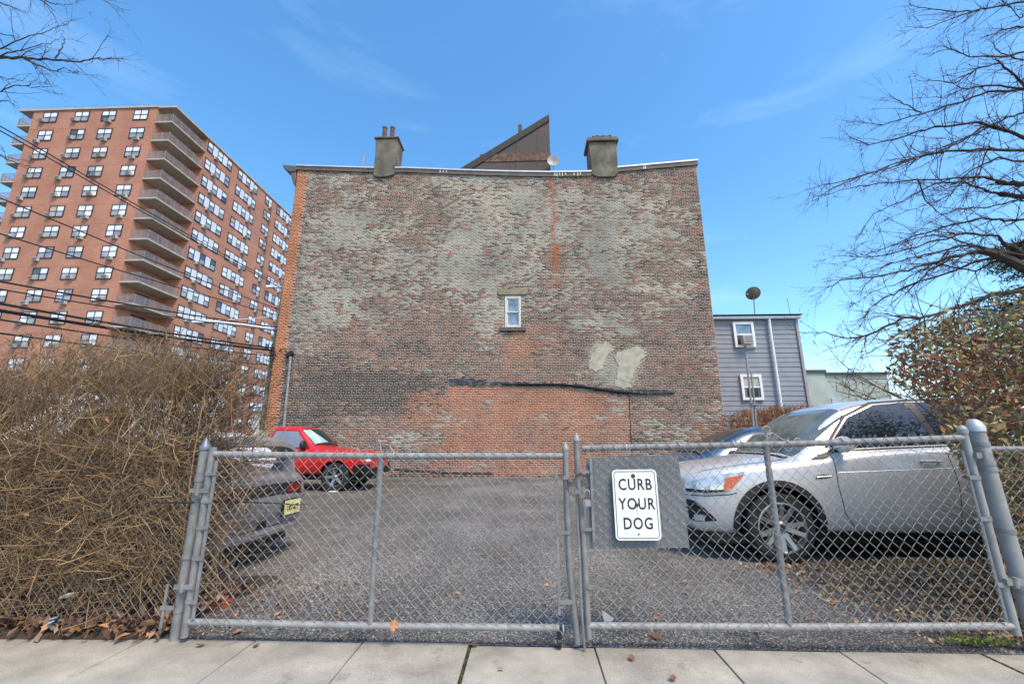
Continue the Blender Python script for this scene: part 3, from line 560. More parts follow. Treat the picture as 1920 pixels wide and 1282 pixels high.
# white conduit on the wall at left
c = MB(); c.tube([at(545, 668, Y=WY - .12), at(532, 800, Y=WY - .12), (at(532, 800, Y=WY - .12).x - .0, WY - .12, 0)], .05, 10)
dp = c.build('wall_conduit', M['galv_light'], B, smooth=True)
c = MB(); p_ = at(543, 664, Y=WY - .1); c.box(p_, (.3, .16, .16), Matrix.Rotation(-.5, 3, 'Y')); c.tube([p_, p_ + Vector((-.3, 0, .25)), p_ + Vector((-.7, .2, .1))], .02, 6); c.build('service_head', M['black'], dp)
c = MB()
for dz_ in (.5, 1.3, 2.4): p_ = at(545, 668, Y=WY - .12); c.b2((p_.x - .09 - 0, WY - .175, p_.z - dz_), (p_.x + .05, WY, p_.z - dz_ + .04))
c.build('bracket', M['galv'], dp)
c = MB(); p0, p1 = xz(512, 800), xz(532, 838); c.b2((X0 - .12, WY - .35, 0), (X0 + .22, WY - .02, 1.72)); tag(c.build('stone_pier', mat('pale_stone', lin(168, 162, 148), .85, 0, .1, 5, .2, 30), bevel=.02), 'short pale stone pier at the street corner of the brick wall behind the red pickup', 'pier')
# old pipe lying against the foot of the wall
c = MB(); a_, b_ = at(740, 880, Y=WY - .35), at(925, 888, Y=WY - .35); c.tube([a_, (a_ + b_) / 2 + Vector((0, 0, -.03)), b_], .045, 8)
tag(c.build('old_pipe', mat('old_pipe', (.03, .032, .034), .6), smooth=True), 'long dark pipe leaning along the foot of the brick wall', 'pipe')
c = MB()
for i in range(90):
    x_ = random.uniform(-9.5, 7.3); h_ = random.uniform(.03, .12); c.box((x_, WY - random.uniform(.03, .3), h_ / 2 - .01), (random.uniform(.04, .16), random.uniform(.04, .1), h_), Matrix.Rotation(random.uniform(-1, 1), 3, 'Z'))
tag(c.build('rubble', mat('rubble_bits', lin(110, 88, 74), .9, 0, .3, 3), bevel=0), kind='stuff')
# ================================================================== APARTMENT TOWER
TX, TY, TL, TXO, TBY, TEND, TZ = -47.2, 45.0, -63.75, -44.9, 50.75, 84.0, 43.35
FH = 2.695
TW = thing('apartment_tower', 'tall orange brick apartment tower with stacked corner balconies', 'building', (TX, TY, 0))
tb = mat('tower_brick', lin(164, 114, 93), .9, 0, 0, .35, .15, 8, col2=lin(178, 129, 107), coord='World', detail=8)
def brickify(m):
    n, l = m.node_tree.nodes, m.node_tree.links; p = n['Principled BSDF']; src = p.inputs['Base Color'].links[0].from_socket
    g = n.new('ShaderNodeNewGeometry'); sx = n.new('ShaderNodeSeparateXYZ'); l.new(g.outputs['Position'], sx.inputs[0])
    ad = n.new('ShaderNodeMath'); l.new(sx.outputs['X'], ad.inputs[0]); l.new(sx.outputs['Y'], ad.inputs[1])
    cb = n.new('ShaderNodeCombineXYZ'); l.new(ad.outputs[0], cb.inputs[0]); l.new(sx.outputs['Z'], cb.inputs[1])
    b = n.new('ShaderNodeTexBrick'); b.inputs['Scale'].default_value = 1; b.inputs['Brick Width'].default_value = .42; b.inputs['Row Height'].default_value = .14; b.inputs['Mortar Size'].default_value = .012
    b.inputs['Color1'].default_value = (1.05, 1.0, .98, 1); b.inputs['Color2'].default_value = (.86, .86, .86, 1); b.inputs['Mortar'].default_value = (1.0, 1.05, 1.05, 1); l.new(cb.outputs[0], b.inputs['Vector'])
    mu = n.new('ShaderNodeMix'); mu.data_type = 'RGBA'; mu.blend_type = 'MULTIPLY'; mu.inputs['Factor'].default_value = 1; l.new(src, mu.inputs['A']); l.new(b.outputs['Color'], mu.inputs['B']); l.new(mu.outputs['Result'], p.inputs['Base Color'])
brickify(tb)
slabm = mat('balcony_concrete', lin(170, 162, 148), .85, 0, .12, 1.2)
c = MB(); c.b2((TL, TY, 0), (TX, TBY, TZ - .3)); c.b2((TL, TBY, 0), (TXO, TEND, TZ - .3)); c.build('wall', tb, TW)
c = MB(); c.b2((TL - 1.95, TY - .15, TZ - .3), (TX + .1, TEND, TZ - .02)); c.b2((TX + .1, TY + .0, TZ - .3), (TXO + .15, TEND, TZ - .02)); c.build('roof', slabm, TW)
c = MB(); 
for x_ in np.arange(TL, TX, 1.3): c.tube([(x_, TY + .05, TZ - .02), (x_, TY + .05, TZ + .35)], .015, 4)
c.tube([(TL, TY + .05, TZ + .33), (TX, TY + .05, TZ + .33)], .012, 4); c.build('roof_railing', M['galv'], TW)
c = MB()
for k in range(1, 16):
    z_ = TZ - .35 - FH * k; c.b2((TL, TY - .012, z_), (TX, TY, z_ + .05)); c.b2((TXO, TBY, z_), (TXO + .012, TEND, z_ + .05))
c.b2((TX - .35, TY - .02, 0), (TX - .28, TY - .0, TZ - .35)); c.build('floor_band', mat('band_brick', lin(190, 116, 86), .9, 0, .1, 3), TW)
wfr = mat('tower_window_frame', lin(52, 44, 42), .5, 0, .1, 5)
blind = mat('window_blind', lin(226, 228, 230), .35, 0, .06, 1.3, coord='World', lo=.4, hi=.6)
scr = mat('window_screen', lin(150, 154, 158), .25, 0, .3, .9, coord='World', spec=.7, lo=.35, hi=.65)
pan = mat('white_infill_panel', lin(206, 210, 216), .5, 0, .05, .7, coord='World')
acm = mat('ac_unit', lin(178, 176, 168), .6, 0, .2, 2, coord='World'); acg = mat('ac_grille', lin(96, 96, 94), .7)
def frame_mesh(w_, h_, n_):
    c = MB(); t = .07
    c.b2((-w_ / 2, 0, -h_ / 2), (w_ / 2, .12, -h_ / 2 + t)); c.b2((-w_ / 2, 0, h_ / 2 - t), (w_ / 2, .12, h_ / 2))
    for i in range(n_ + 1): x_ = -w_ / 2 + t / 2 + (w_ - t) * i / n_; c.b2((x_ - t / 2, 0, -h_ / 2 + t), (x_ + t / 2, .12, h_ / 2 - t))
    c.b2((-w_ / 2 + t, .01, -.035), (w_ / 2 - t, .11, .035)); return c.mesh('window')
def pane_mesh(w_, h_): c = MB(); c.b2((-w_ / 2, .05, -h_ / 2), (w_ / 2, .07, h_ / 2)); return c.mesh('pane')
WH = 1.5
fm = {}
for key, w_, n_ in (('double', 1.9, 2), ('single', 1.0, 1)): fm[key] = frame_mesh(w_, WH, n_); fm[key].materials.append(wfr)
pm = {}
for key, m_ in (('blind', blind), ('screen', scr), ('curtain', mat('beige_curtain', lin(176, 164, 146), .6, 0, .15, 2)), ('dark', mat('dark_pane', lin(70, 76, 84), .08, 0, .3, 1, spec=.9))): pm[key] = pane_mesh(.83, .66); pm[key].materials.append(m_)
c = MB(); c.b2((-.33, -.28, -.2), (.33, .05, .2)); c.b2((-.29, -.29, -.16), (.29, -.275, .16), 1); acme = c.mesh('air_conditioner', bevel=0); acme.materials.append(acm); acme.materials.append(acg)
c = MB(); c.b2((-.36, -.292, -.05), (.36, -.286, -.02), 0)
def win_at(x_, y_, z_, key, face, ac=None):
    o = link('window', fm[key], None, TW); o.location = Vector((x_, y_, z_)) - ORG[TW.name]
    if face == 'X': o.rotation_euler = (0, 0, R(90))
    for i in range(2 if key == 'double' else 1):
        xx = (-.455 + .91 * i) if key == 'double' else 0
        for j, zz in ((1, .355), (0, -.355)):
            kind = 'blind' if (j == 1 and random.random() > .08) or random.random() < .22 else 'screen'
            kind = random.choice(('curtain', 'dark', 'dark')) if random.random() < .08 else kind
            p_ = link('pane', pm[kind], None, o); p_.location = (xx, 0, zz)
            if key == 'single': p_.scale = (1.0, 1, 1)
    if ac is not None: a_ = link('air_conditioner', acme, None, o); a_.location = (ac, 0, -WH / 2 - .18 if random.random() < .6 else -WH / 2 + .2)
zrow = [42.05 - FH * k for k in range(15)]
for k, z_ in enumerate(zrow):
    for ci, x_ in enumerate((-61.3, -57.05, -53.45, -49.2)):
        win_at(x_, TY - .1, z_, 'double', 'Y', (-.75 if ci < 2 else .3) + random.uniform(-.1, .1) if random.random() < .9 else None)
    for (ya, yb, pat) in ((50.95, 55.9, 'WPWPW'), (57.4, 62.2, 'WPWPW'), (67.9, 72.8, 'WPWPW'), (74.5, 79.4, 'WPWPW')):
        if k < 15:
            st_ = (yb - ya) / 5; fr = MB()
            for i, ch_ in enumerate(pat):
                yc = ya + st_ * (i + .5)
                if ch_ == 'W': win_at(TXO + .1, yc, z_, 'single', 'X')
                else:
                    fr = MB(); fr.b2((TXO, yc - st_ / 2 + .03, z_ - WH / 2 + .03), (TXO + .07, yc + st_ / 2 - .03, z_ + WH / 2 - .03)); fr.build('infill_panel', pan, TW)
            a_ = link('air_conditioner', acme, None, TW); a_.location = Vector((TXO + .1, ya + st_ * 1.7 if ya < 57 else ya + st_ * 3.6, z_ - WH / 2 - .2)) - ORG[TW.name]; a_.rotation_euler = (0, 0, R(90))
            hd = MB(); hd.b2((TXO, ya - .04, z_ + WH / 2), (TXO + .06, yb + .04, z_ + WH / 2 + .05)); hd.b2((TXO, ya - .04, z_ - WH / 2 - .05), (TXO + .06, yb + .04, z_ - WH / 2)); hd.build('window_surround', wfr, TW)
    win_at(TXO + .1, 65.45, z_, 'double', 'X', .5)
# balconies
rl = mat('balcony_rail', lin(154, 142, 140), .6, .1, .1, 3); door = mat('balcony_door', lin(58, 60, 64), .15, 0, .3, 1)
def balcony_meshes(x0, x1, y0, y1, out):
    s_ = MB(); s_.b2((x0, y0, -.2), (x1, y1, 0)); sm = s_.mesh('balcony'); sm.materials.append(slabm)
    r_ = MB(); e = .05; xo = (x1 - e) if out > 0 else (x0 + e); xi = x0 if out > 0 else x1
    path = [(xi, y0 + e), (xo, y0 + e), (xo, y1 - .03)]
    for (a_, b_) in ((path[0], path[1]), (path[1], path[2])):
        r_.tube([(a_[0], a_[1], 1.05), (b_[0], b_[1], 1.05)], .03, 4); r_.tube([(a_[0], a_[1], .1), (b_[0], b_[1], .1)], .02, 4)
        L_ = math.hypot(b_[0] - a_[0], b_[1] - a_[1]); n_ = int(L_ / .13)
        for i in range(n_ + 1):
            f = i / n_; p_ = (a_[0] + (b_[0] - a_[0]) * f, a_[1] + (b_[1] - a_[1]) * f); w_ = .03 if i % 10 else .05
            r_.b2((p_[0] - w_ / 2, p_[1] - w_ / 2, 0), (p_[0] + w_ / 2, p_[1] + w_ / 2, 1.05))
    rm = r_.mesh('railing'); rm.materials.append(rl); return sm, rm
bmA = balcony_meshes(0, 2.3, 0, 5.75, 1); bmB = balcony_meshes(-1.9, 0, 0, 5, -1)
dm = MB(); dm.b2((0, 2.2, .05), (.05, 4.2, 2.1)); dmm = dm.mesh('balcony_door'); dmm.materials.append(door)
cm = MB(); cm.b2((-.25, -.25, 0), (.25, .25, .45)); cm.b2((-.25, .2, .45), (.25, .27, .9)); chm = cm.mesh('balcony_chair'); chm.materials.append(mat('balcony_item', lin(70, 66, 62), .8, 0, .3, 3))
for k in range(15):
    z_ = TZ - FH * (k + 1) + .38
    for (bmz, x_) in ((bmA, TX), (bmB, TL)):
        o = link('balcony', bmz[0], None, TW); o.location = Vector((x_, TY, z_)) - ORG[TW.name]
        link('railing', bmz[1], None, o)
        if bmz is bmA:
            link('balcony_door', dmm, None, o)
            if random.random() < .6: q_ = link('balcony_chair', chm, None, o); q_.location = (.5 + random.random(), random.uniform(.6, 5), 0)

# ================================================================== GREY HOUSE
HX0, HX1, HY = 7.7, 12.6, 20.0
H_ = thing('grey_house', 'blue grey clapboard house with white framed windows behind the brick wall', 'building', (10, HY, 0))
gs = mat('grey_siding', lin(132, 137, 144), .7, 0, .06, 2.2, .08, 30, coord='World'); gw = mat('white_trim', lin(222, 224, 226), .5, 0, .06, 3)
c = MB(); c.b2((HX0, HY + .04, 0), (HX1 - .02, HY + 9, 6.95)); c.build('wall', gs, H_)
me = MB(); me.prism([(HY + .045, 0), (HY + .005, 0), (HY + .026, .222), (HY + .045, .222)], HX0, HX1, 'X'); bm_ = me.mesh('siding_board', Vector((10, HY, 0))); bm_.materials.append(gs)
for i in range(31): o = link('siding_board', bm_, None, H_); o.location = (0, random.uniform(-.004, .004), i * .222)
c = MB(); c.b2((HX1 - .02, HY - .05, 0), (HX1 + .1, HY + .1, 6.95)); c.build('corner_board', mat('tan_trim', lin(150, 146, 142), .7), H_)
c = MB(); c.b2((HX0 - .1, HY - .2, 6.93), (HX1 + .2, HY - .05, 7.06)); c.build('gutter', gw, H_, bevel=.02, seg=1)
c = MB(); c.b2((HX0 - .1, HY - .05, 6.95), (HX1 + .2, HY + .04, 7.06)); c.build('soffit', mat('soffit_shade', lin(160, 158, 150), .8), H_)
c = MB(); c.add([(HX0 - .2, HY - .3, 7.105), (HX1 + .28, HY - .3, 7.105), (HX1 + .28, HY + 9, 7.3), (10.4, HY + 3.2, 8.05), (HX0 - .2, HY + 3.2, 8.05), (HX0 - .2, HY + 9, 7.3)], [(0, 1, 3, 4), (1, 2, 3), (2, 5, 4, 3)])
c.build('roof', mat('shingle_roof', lin(84, 78, 72), .95, 0, .2, 10, .3, 40), H_)
c = MB(); p0, p1 = at(1440, 592, Y=HY - .1), at(1473, 757, Y=HY - .1); c.tube([(p0.x, HY - .15, 6.9), (p0.x, HY - .12, 6.6), (p0.x + .02, HY - .12, 0)], .06, 8); c.build('downspout', gw, H_, smooth=True)
for (ux, vx, ux2, vx2, ac) in ((1373, 604, 1413, 651, True), (1387, 702, 1431, 750, False)):
    a_, b_ = at(ux, vx, Y=HY - .06), at(ux2, vx2, Y=HY - .06); xa_, xb_, za_, zb_ = a_.x, a_.x + .95, b_.z, a_.z; t = .12
    w = MB(); w.b2((xa_, HY - .1, za_), (xa_ + t, HY + .0, zb_)); w.b2((xb_ - t, HY - .1, za_), (xb_, HY, zb_)); w.b2((xa_ + t, HY - .1, za_), (xb_ - t, HY, za_ + t)); w.b2((xa_ + t, HY - .1, zb_ - t), (xb_ - t, HY, zb_)); w.b2((xa_ + t, HY - .085, (za_ + zb_) / 2 - .03), (xb_ - t, HY - .01, (za_ + zb_) / 2 + .03))
    wo = w.build('window', gw, H_, bevel=.008, seg=1, label='upper window with an air conditioner in its lower sash' if ac else 'lower window with pale curtains')
    w = MB(); w.b2((xa_ + t, HY - .05, (za_ + zb_) / 2 + .03), (xb_ - t, HY - .04, zb_ - t)); w.build('pane', mat('house_glass', lin(110, 138, 150), .06, 0, .3, 2, spec=.8) if ac else mat('curtain', lin(176, 168, 158), .7, 0, .2, 9, stretch=(6, 1, .5)), wo)
    w = MB(); w.b2((xa_ + t, HY - .045, za_ + t), (xb_ - t, HY - .035, (za_ + zb_) / 2 - .03)); w.build('pane', mat('house_glass_low', lin(84, 82, 80), .2, 0, .4, 3, spec=.7), wo)
    w = MB(); w.b2((xa_ + .28, HY - (.35 if ac else .1), za_ + t), (xb_ - .22, HY - .03, za_ + t + .42)); a2 = w.build('air_conditioner' if ac else 'fan_panel', acm if ac else M['black'], wo, bevel=.01, seg=1)
    if ac:
        w = MB()
        for i in range(6): w.b2((xa_ + .32, HY - .36, za_ + t + .06 + i * .055), (xb_ - .26, HY - .352, za_ + t + .085 + i * .055))
        w.build('bracket', M['galv'], wo)
c = MB(); p_ = at(1413, 551, Y=HY + 1); c.lathe([(0, 0), (.16, .015), (.25, .05), (.34, .1), (.35, .1), (.25, .07), (0, .02)], (0, 0, 0), 'Z', 24)
rt = Matrix.Rotation(R(-52), 4, 'X') @ Matrix.Rotation(R(12), 4, 'Y')
c.v = [tuple((rt @ Vector(q)) + p_) for q in c.v]; c.tube([p_ + Vector((0, .05, -.05)), p_ + Vector((.03, .1, -.25)), (p_.x - .08, HY + 1, 7.35)], .025, 8); c.tube([p_ + Vector((-.3, -.1, -.2)), p_ + Vector((-.4, -.2, -.05))], .02, 6); c.box(p_ + Vector((-.42, -.2, -.08)), (.1, .08, .08))
tag(c.build('satellite_dish', mat('dish_dark', lin(112, 110, 104), .6), smooth=True), 'large grey satellite dish on the roof of the grey house', 'satellite dish')
c = MB(); p0, p1 = at(1481, 582, Y=HY), at(1476, 560, Y=HY); c.tube([(p0.x, HY, 7.1), p1, (p1.x - .08, HY, p1.z)], .012, 6)
tag(c.build('roof_antenna', M['galv']), 'thin bent antenna rod at the roof corner of the grey house', 'antenna')
# pale green block further back
GB = thing('green_building', 'low pale green painted building beyond the grey house', 'building', (28, 40, 0))
gb = mat('pale_green_wall', lin(160, 168, 158), .85, 0, .12, .7, .1, 10, coord='World')
c = MB(); c.b2((25, 40, 0), (26.9, 60, 7.5)); c.prism([(40, 0), (66, 0), (66, 7.5), (40, 7.5)], 26.9, 27.1, 'X'); c.b2((26.9, 41, 0), (33.4, 60, 7.45)); c.build('wall', gb, GB)
c = MB(); c.b2((24.9, 39.85, 7.5), (27.2, 60, 7.75)); c.b2((27.2, 40.8, 7.45), (33.6, 60, 7.65)); c.build('roof_edge', mat('dark_coping', lin(66, 66, 64), .8), GB)
c = MB()
for (xa_, za_, w_, h_) in ((25.3, 1.6, 1.2, 1.9), (28, 3.9, 1.1, 1.4), (30.3, 3.9, 1.1, 1.4)): 
    w = MB(); yy_ = 39.95 if xa_ < 27 else 40.95; w.b2((xa_, yy_, za_), (xa_ + w_, yy_ + .1, za_ + h_)); w.build('window', M['black'] if xa_ < 27 else scr, GB)
c = MB(); c.tube([(27.35, 40.8, 0), (27.35, 40.8, 7.4)], .08, 6); c.build('drain_pipe', gw, GB)

# ================================================================== STREET POLE, LINES, SIGN POST
P_ = thing('street_lamp', 'weathered wooden street pole with a long white lamp arm', 'street lamp', (-11.1, 18, 0))
wood = mat('pole_wood', lin(120, 118, 98), .9, 0, .2, 3, .4, 20, stretch=(8, 8, .6))
c = MB(); c.tube([(-11.25, 18, -.1), (-11.15, 18, 4), (-11.0, 18, 8.35)], [.15, .135, .11], 12); c.build('pole', wood, P_, smooth=True)
c = MB(); c.tube([(-11.05, 17.95, 6.1), (-12.6, 17.9, 6.35), (-14.0, 17.9, 6.5)], [.055, .045, .04], 8); c.tube([(-11.05, 17.95, 6.75), (-12.3, 17.9, 6.62), (-14.0, 17.9, 6.54)], .015, 6); ar = c.build('lamp_arm', gw, P_, smooth=True)
c = MB(); c.prism([(-14.0, 6.44), (-14.9, 6.42), (-14.95, 6.5), (-14.6, 6.58), (-14.0, 6.56)], 17.78, 18.02); c.build('lamp_head', gw, ar, bevel=.02, seg=1)
c = MB(); c.tube([(-11.0, 17.9, 8.0), (-11.4, 17.8, 8.05), (-10.6, 17.9, 8.1)], .03, 6); c.box((-11.55, 17.8, 8.08), (.35, .15, .1)); c.build('bracket_arm', gw, P_)
c = MB()
for z_ in (6.1, 5.2, 4.85, 4.3, 3.2): c.lathe([(.16, z_ - .06), (.17, z_), (.16, z_ + .06)], (-11.1, 18, 0), n=12)
c.box((-11.1, 17.83, 3.0), (.18, .1, .4)); c.build('clamp', M['galv'], P_)
c = MB(); c.box((-11.38, 17.82, 1.75), (.02, .3, 1.2), None); c.b2((-11.45, 17.8, 1.2), (-11.22, 17.82, 2.3)); c.build('notice', M['white'], P_)
lnm = mat('cable_black', (.012, .012, .012), .6)
def cable(za, zb, r, lab, xo=0, sag=.25, ya=-6, yb=17.9, xb=-11.0):
    c = MB(); n_ = 24; pts = []
    # za is the height where the line leaves the picture on the left (Y about 8), zb at the pole
    for i in range(n_ + 1):
        y_ = ya + (yb - ya) * i / n_; f = (y_ - 8) / (yb - 8); pts.append((-11 + xo + (xb + 11 - xo) * max(0, i / n_ - .6) / .4, y_, za + (zb - za) * f - sag * max(0, f) * (1 - f) * 1.0))
    c.tube(pts, r, 5); tag(c.build('overhead_cable', lnm, smooth=True), lab, 'cable', 'overhead cables running along the street')
cable(7.72, 8.1, .014, 'highest overhead cable, crossing the top storeys of the tower'); cable(7.60, 8.0, .014, 'second highest overhead cable, just under the highest one', .05)
cable(6.25, 7.0, .016, 'overhead cable crossing the middle storeys of the tower'); cable(5.55, 6.75, .016, 'overhead cable just below the middle storeys one', -.1)
cable(4.52, 6.2, .022, 'thick overhead cable ending just above the lamp arm'); cable(4.34, 6.05, .016, 'thin overhead cable ending at the lamp arm', .1)
cable(4.06, 5.25, .03, 'heavy overhead cable bundle sloping down to the pole'); cable(3.93, 5.15, .04, 'heaviest and darkest overhead cable bundle', -.1)
cable(3.72, 4.9, .02, 'overhead cable just under the heaviest bundle', .05); cable(3.45, 4.5, .022, 'lowest overhead cable above the bare hedge', 0)
c = MB()
for i in range(7):
    a_ = random.uniform(0, 6.28); z_ = random.uniform(4.3, 5.3); c.tube([(-11.0, 17.9, z_), (-10.8 + .1 * math.cos(a_), 17.3, z_ - .3), (-10.6, 16.95, z_ - .1 + .1 * math.sin(a_)), (-10.35, 16.9, 4.75)], .012, 5)
tag(c.build('service_drop', lnm), 'tangle of dark service wires from the pole to the brick corner', 'wires')
SP = thing('sign_post', 'two galvanised sign post tubes standing behind the parked cars', 'sign post', (7.05, 14, 0))
c = MB(); p0 = at(1397, 648, Y=14); p1 = at(1411, 800, Y=14); c.tube([(p1.x - .0, 14, 0), (p0.x, 14, p0.z)], .035, 8); c.build('post', M['galv_light'], SP, smooth=True)
c = MB(); c.tube([(p1.x + .08, 14.02, 0), (p0.x + .1, 14.02, p0.z - .9)], .03, 8); c.build('post', M['galv_light'], SP, smooth=True)
c = MB(); c.b2((p0.x - .05, 13.93, 2.4), (p0.x + .17, 14.06, 2.46)); c.b2((p0.x - .02, 13.9, p0.z - .1), (p0.x + .22, 14.0, p0.z)); c.build('clamp', M['galv'], SP)

# ================================================================== CHAIN LINK GATES AND FENCES
GY = 3.05
def link_mesh(name, c00, c10, c11, c01, parent, r=.0017, pitch=.036, seed=0, wob=.004, slack=0):
    """woven zigzag wires filling the quad c00(left bottom) c10(right bottom) c11 c01"""
    c00, c10, c11, c01 = map(lambda q: np.array(q, float), (c00, c10, c11, c01))
    Wd = np.linalg.norm(c10 - c00); Hh = np.linalg.norm(c01 - c00); nW = int(Wd / pitch); nH = int(Hh / pitch); nH += nH % 2
    g_ = np.random.default_rng(seed); I = np.arange(nW)[:, None]; K = np.arange(nH + 1)[None, :]
    sub = 3; kk = np.linspace(0, nH, nH * sub + 1); ph = np.abs(((kk[None, :] + I) % 2) - 1) 
    tri = np.clip((ph - .5) * 1.16 + .5, 0, 1)
    s_ = (I + tri) / nW; t_ = np.broadcast_to((kk / nH)[None, :], s_.shape)
    s_ = s_ + (vnoise(s_ * 6 + seed, t_ * 4, 1.0, 40 + seed, 2) - .5) * wob / Wd * 10
    t_ = t_ + (vnoise(s_ * 6 + seed, t_ * 4, 1.0, 50 + seed, 2) - .5) * wob / Hh * 6
    P = (c00 * (1 - s_)[..., None] + c10 * s_[..., None]) * (1 - t_)[..., None] + (c01 * (1 - s_)[..., None] + c11 * s_[..., None]) * t_[..., None]
    P[..., 1] += np.where((np.arange(len(kk))[None, :] // sub + I) % 2, r, -r) + (vnoise(s_ * 3, t_ * 2, 1, 60 + seed, 2) - .5) * .03
    V, Fq, _ = tubes(P, np.full(P.shape[:2], r), 4)
    V = V - np.array(root_off(parent))
    # twisted knuckles along the top
    c = MB()
    for i in range(nW):
        e = P[i, -1]
        if (i % 2) == 0: c.tube([e + [0, 0, -.002], e + [.006, -.004, .014], e + [.014, .003, .017], e + [.018, 0, .006]], r * .95, 4)
        e = P[i, 0]
        if (i % 2) == 0: c.tube([e, e + [.007, -.003, -.012], e + [.014, .003, -.010]], r * .95, 4)
    kn = c.build('mesh_knuckles', M['wire'], parent)
    tag(kn, kind='stuff')
    return tag(link(name, np_mesh(name, V, Fq, smooth=True), M['wire'], parent), kind='stuff')
def finial(c, x, y, z, r, kind='point'):
    if kind == 'point': c.lathe([(r * 1.12, z), (r * 1.15, z + r * .6), (r * 1.0, z + r * .9), (r * .3, z + r * 2.3), (r * .1, z + r * 2.6)], (x, y, 0), n=16)
    else: c.lathe([(r * 1.1, z - .02), (r * 1.1, z + .01), (r * 1.0, z + r * .5), (r * .75, z + r * 1.0), (r * .4, z + r * 1.3), (r * .05, z + r * 1.4)], (x, y, 0), n=16)
def band(c, x, y, z, r, xend, h=.022): c.lathe([(r + .004, z - h / 2), (r + .004, z + h / 2)], (x, y, 0), n=16); c.b2((min(x, xend), y - r - .004, z - h / 2), (max(x, xend), y - r + .004, z + h / 2)); c.box((xend, y - r - .008, z), (.016, .012, .016))
# left leaf
xl, xm, xr = -2.235, -1.025, .25; zt_, zb_ = 1.172, .118
GL = thing('chain_link_gate', 'left gate leaf of grey chain link hiding the pickup wheel, padlocked to the right leaf', 'gate', (xl, GY, 0), 'two chain link gate leaves')
c = MB(); c.tube([(xl, GY, .03), (xl, GY, 1.22)], .024, 12); c.build('hinge_stile', M['galv'], GL, smooth=True)
c = MB(); c.tube([(xl + .02, GY, zt_), (xm, GY, zt_ - .012), (xr - .02, GY, zt_ - .01)], .021, 12); c.build('top_rail', M['galv_light'], GL, smooth=True)
c = MB(); c.tube([(xl + .02, GY, zb_), (xm, GY, zb_ - .006), (xr - .07, GY, zb_ + .0)], .021, 12); c.build('bottom_rail', M['galv_light'], GL, smooth=True)
c = MB(); c.tube([(xm, GY, zb_), (xm - .002, GY, zt_ - .01)], .02, 12); c.build('brace', M['galv'], GL, smooth=True)
c = MB(); c.tube([(xr - .0, GY, 1.20), (xr - .0, GY, .85), (xr + .005, GY, .45), (xr + .045, GY, .03)], .021, 12); c.build('latch_stile', M['galv'], GL, smooth=True)
c = MB(); finial(c, xr, GY, 1.20, .021); c.build('finial', M['galv_light'], GL, smooth=True)
c = MB(); c.b2((xl + .048, GY - .03, .14), (xl + .068, GY - .022, 1.13)); c.build('tension_bar', M['galv'], GL)
c = MB(); c.b2((xr - .075, GY - .03, .2), (xr - .06, GY - .022, 1.12)); c.build('tension_bar', M['galv'], GL)
for x_, e_, L_ in ((xl, xl + .062, (1.04, .86, .69, .50, .24)), (xr, xr - .068, (1.02, .68, .27))):
    for z_ in L_: c = MB(); band(c, x_, GY, z_, .023, e_); c.build('tension_band', M['galv'], GL)
for x_ in np.arange(xl + .22, xr - .1, .36):
    for q_ in ((x_, GY, zt_ - .01), (x_ + .06, GY, zb_ - .004)): c = MB(); c.lathe([(.024, -.004), (.024, .004)], q_, 'X', 12); c.build('tie_wire', M['wire'], GL)
c = MB(); c.box((xr - .07, GY, .075), (.03, .03, .09)); c.lathe([(.028, -.012), (.028, .012)], (xr - .07, GY, .035), 'X', 14); c.build('gate_wheel', M['black'], GL)
link_mesh('chain_link', (xl + .055, GY - .024, zb_ - .01), (xr - .065, GY - .024, zb_ - .01), (xr - .07, GY - .024, zt_ + .012), (xl + .055, GY - .024, zt_ + .012), GL, seed=1)
# right leaf
ql, qm, qr = .362, 1.6, 2.905
GRt = thing('chain_link_gate', 'right gate leaf of grey chain link carrying the dog sign', 'gate', (qr, GY, 0), 'two chain link gate leaves')
ztl, ztr, zbl, zbr = 1.213, 1.283, .132, .168
c = MB(); c.tube([(qr + .035, GY, .12), (qr + .0, GY, 1.27), (qr - .002, GY, 1.33)], .024, 12); finial(c, qr - .002, GY, 1.33, .026, 'dome'); c.build('hinge_stile', M['galv_light'], GRt, smooth=True)
c = MB(); c.tube([(ql, GY, ztl), (qm - .2, GY, 1.235), (qm + .2, GY, 1.243), (qr, GY, ztr)], .021, 12); c.build('top_rail', M['galv'], GRt, smooth=True)
c = MB(); c.tube([(ql, GY, zbl), (qm, GY, .142), (qr + .03, GY, zbr)], .021, 12); c.build('bottom_rail', M['galv_light'], GRt, smooth=True)
c = MB(); c.tube([(qm - .002, GY, .142), (qm, GY, 1.238)], .02, 12); c.build('brace', M['galv'], GRt, smooth=True)
c = MB(); c.tube([(ql - .035, GY, 1.26), (ql - .03, GY, .98), (ql - .01, GY, .6), (ql + .0, GY, .06)], .021, 12); c.build('latch_stile', M['galv'], GRt, smooth=True)
c = MB(); finial(c, ql - .035, GY, 1.26, .022); c.build('finial', M['galv_light'], GRt, smooth=True)
c = MB(); c.b2((ql + .045, GY - .03, .62), (ql + .062, GY - .022, 1.15)); c.build('tension_bar', M['galv'], GRt)
c = MB(); c.tube([(qr - .06, GY - .026, 1.2), (qr - .03, GY - .026, .2)], .009, 6); c.build('tension_bar', M['galv'], GRt)
for z_, x_ in ((1.06, -.033), (.70, -.015), (.36, -.003)): c = MB(); band(c, ql + x_, GY, z_, .022, ql + .053); c.build('tension_band', M['galv'], GRt)
for z_, x_ in ((1.03, .007), (.78, .015), (.40, .026)): c = MB(); band(c, qr + x_, GY, z_, .025, qr + x_ - .06, .026); c.build('tension_band', M['galv'], GRt)
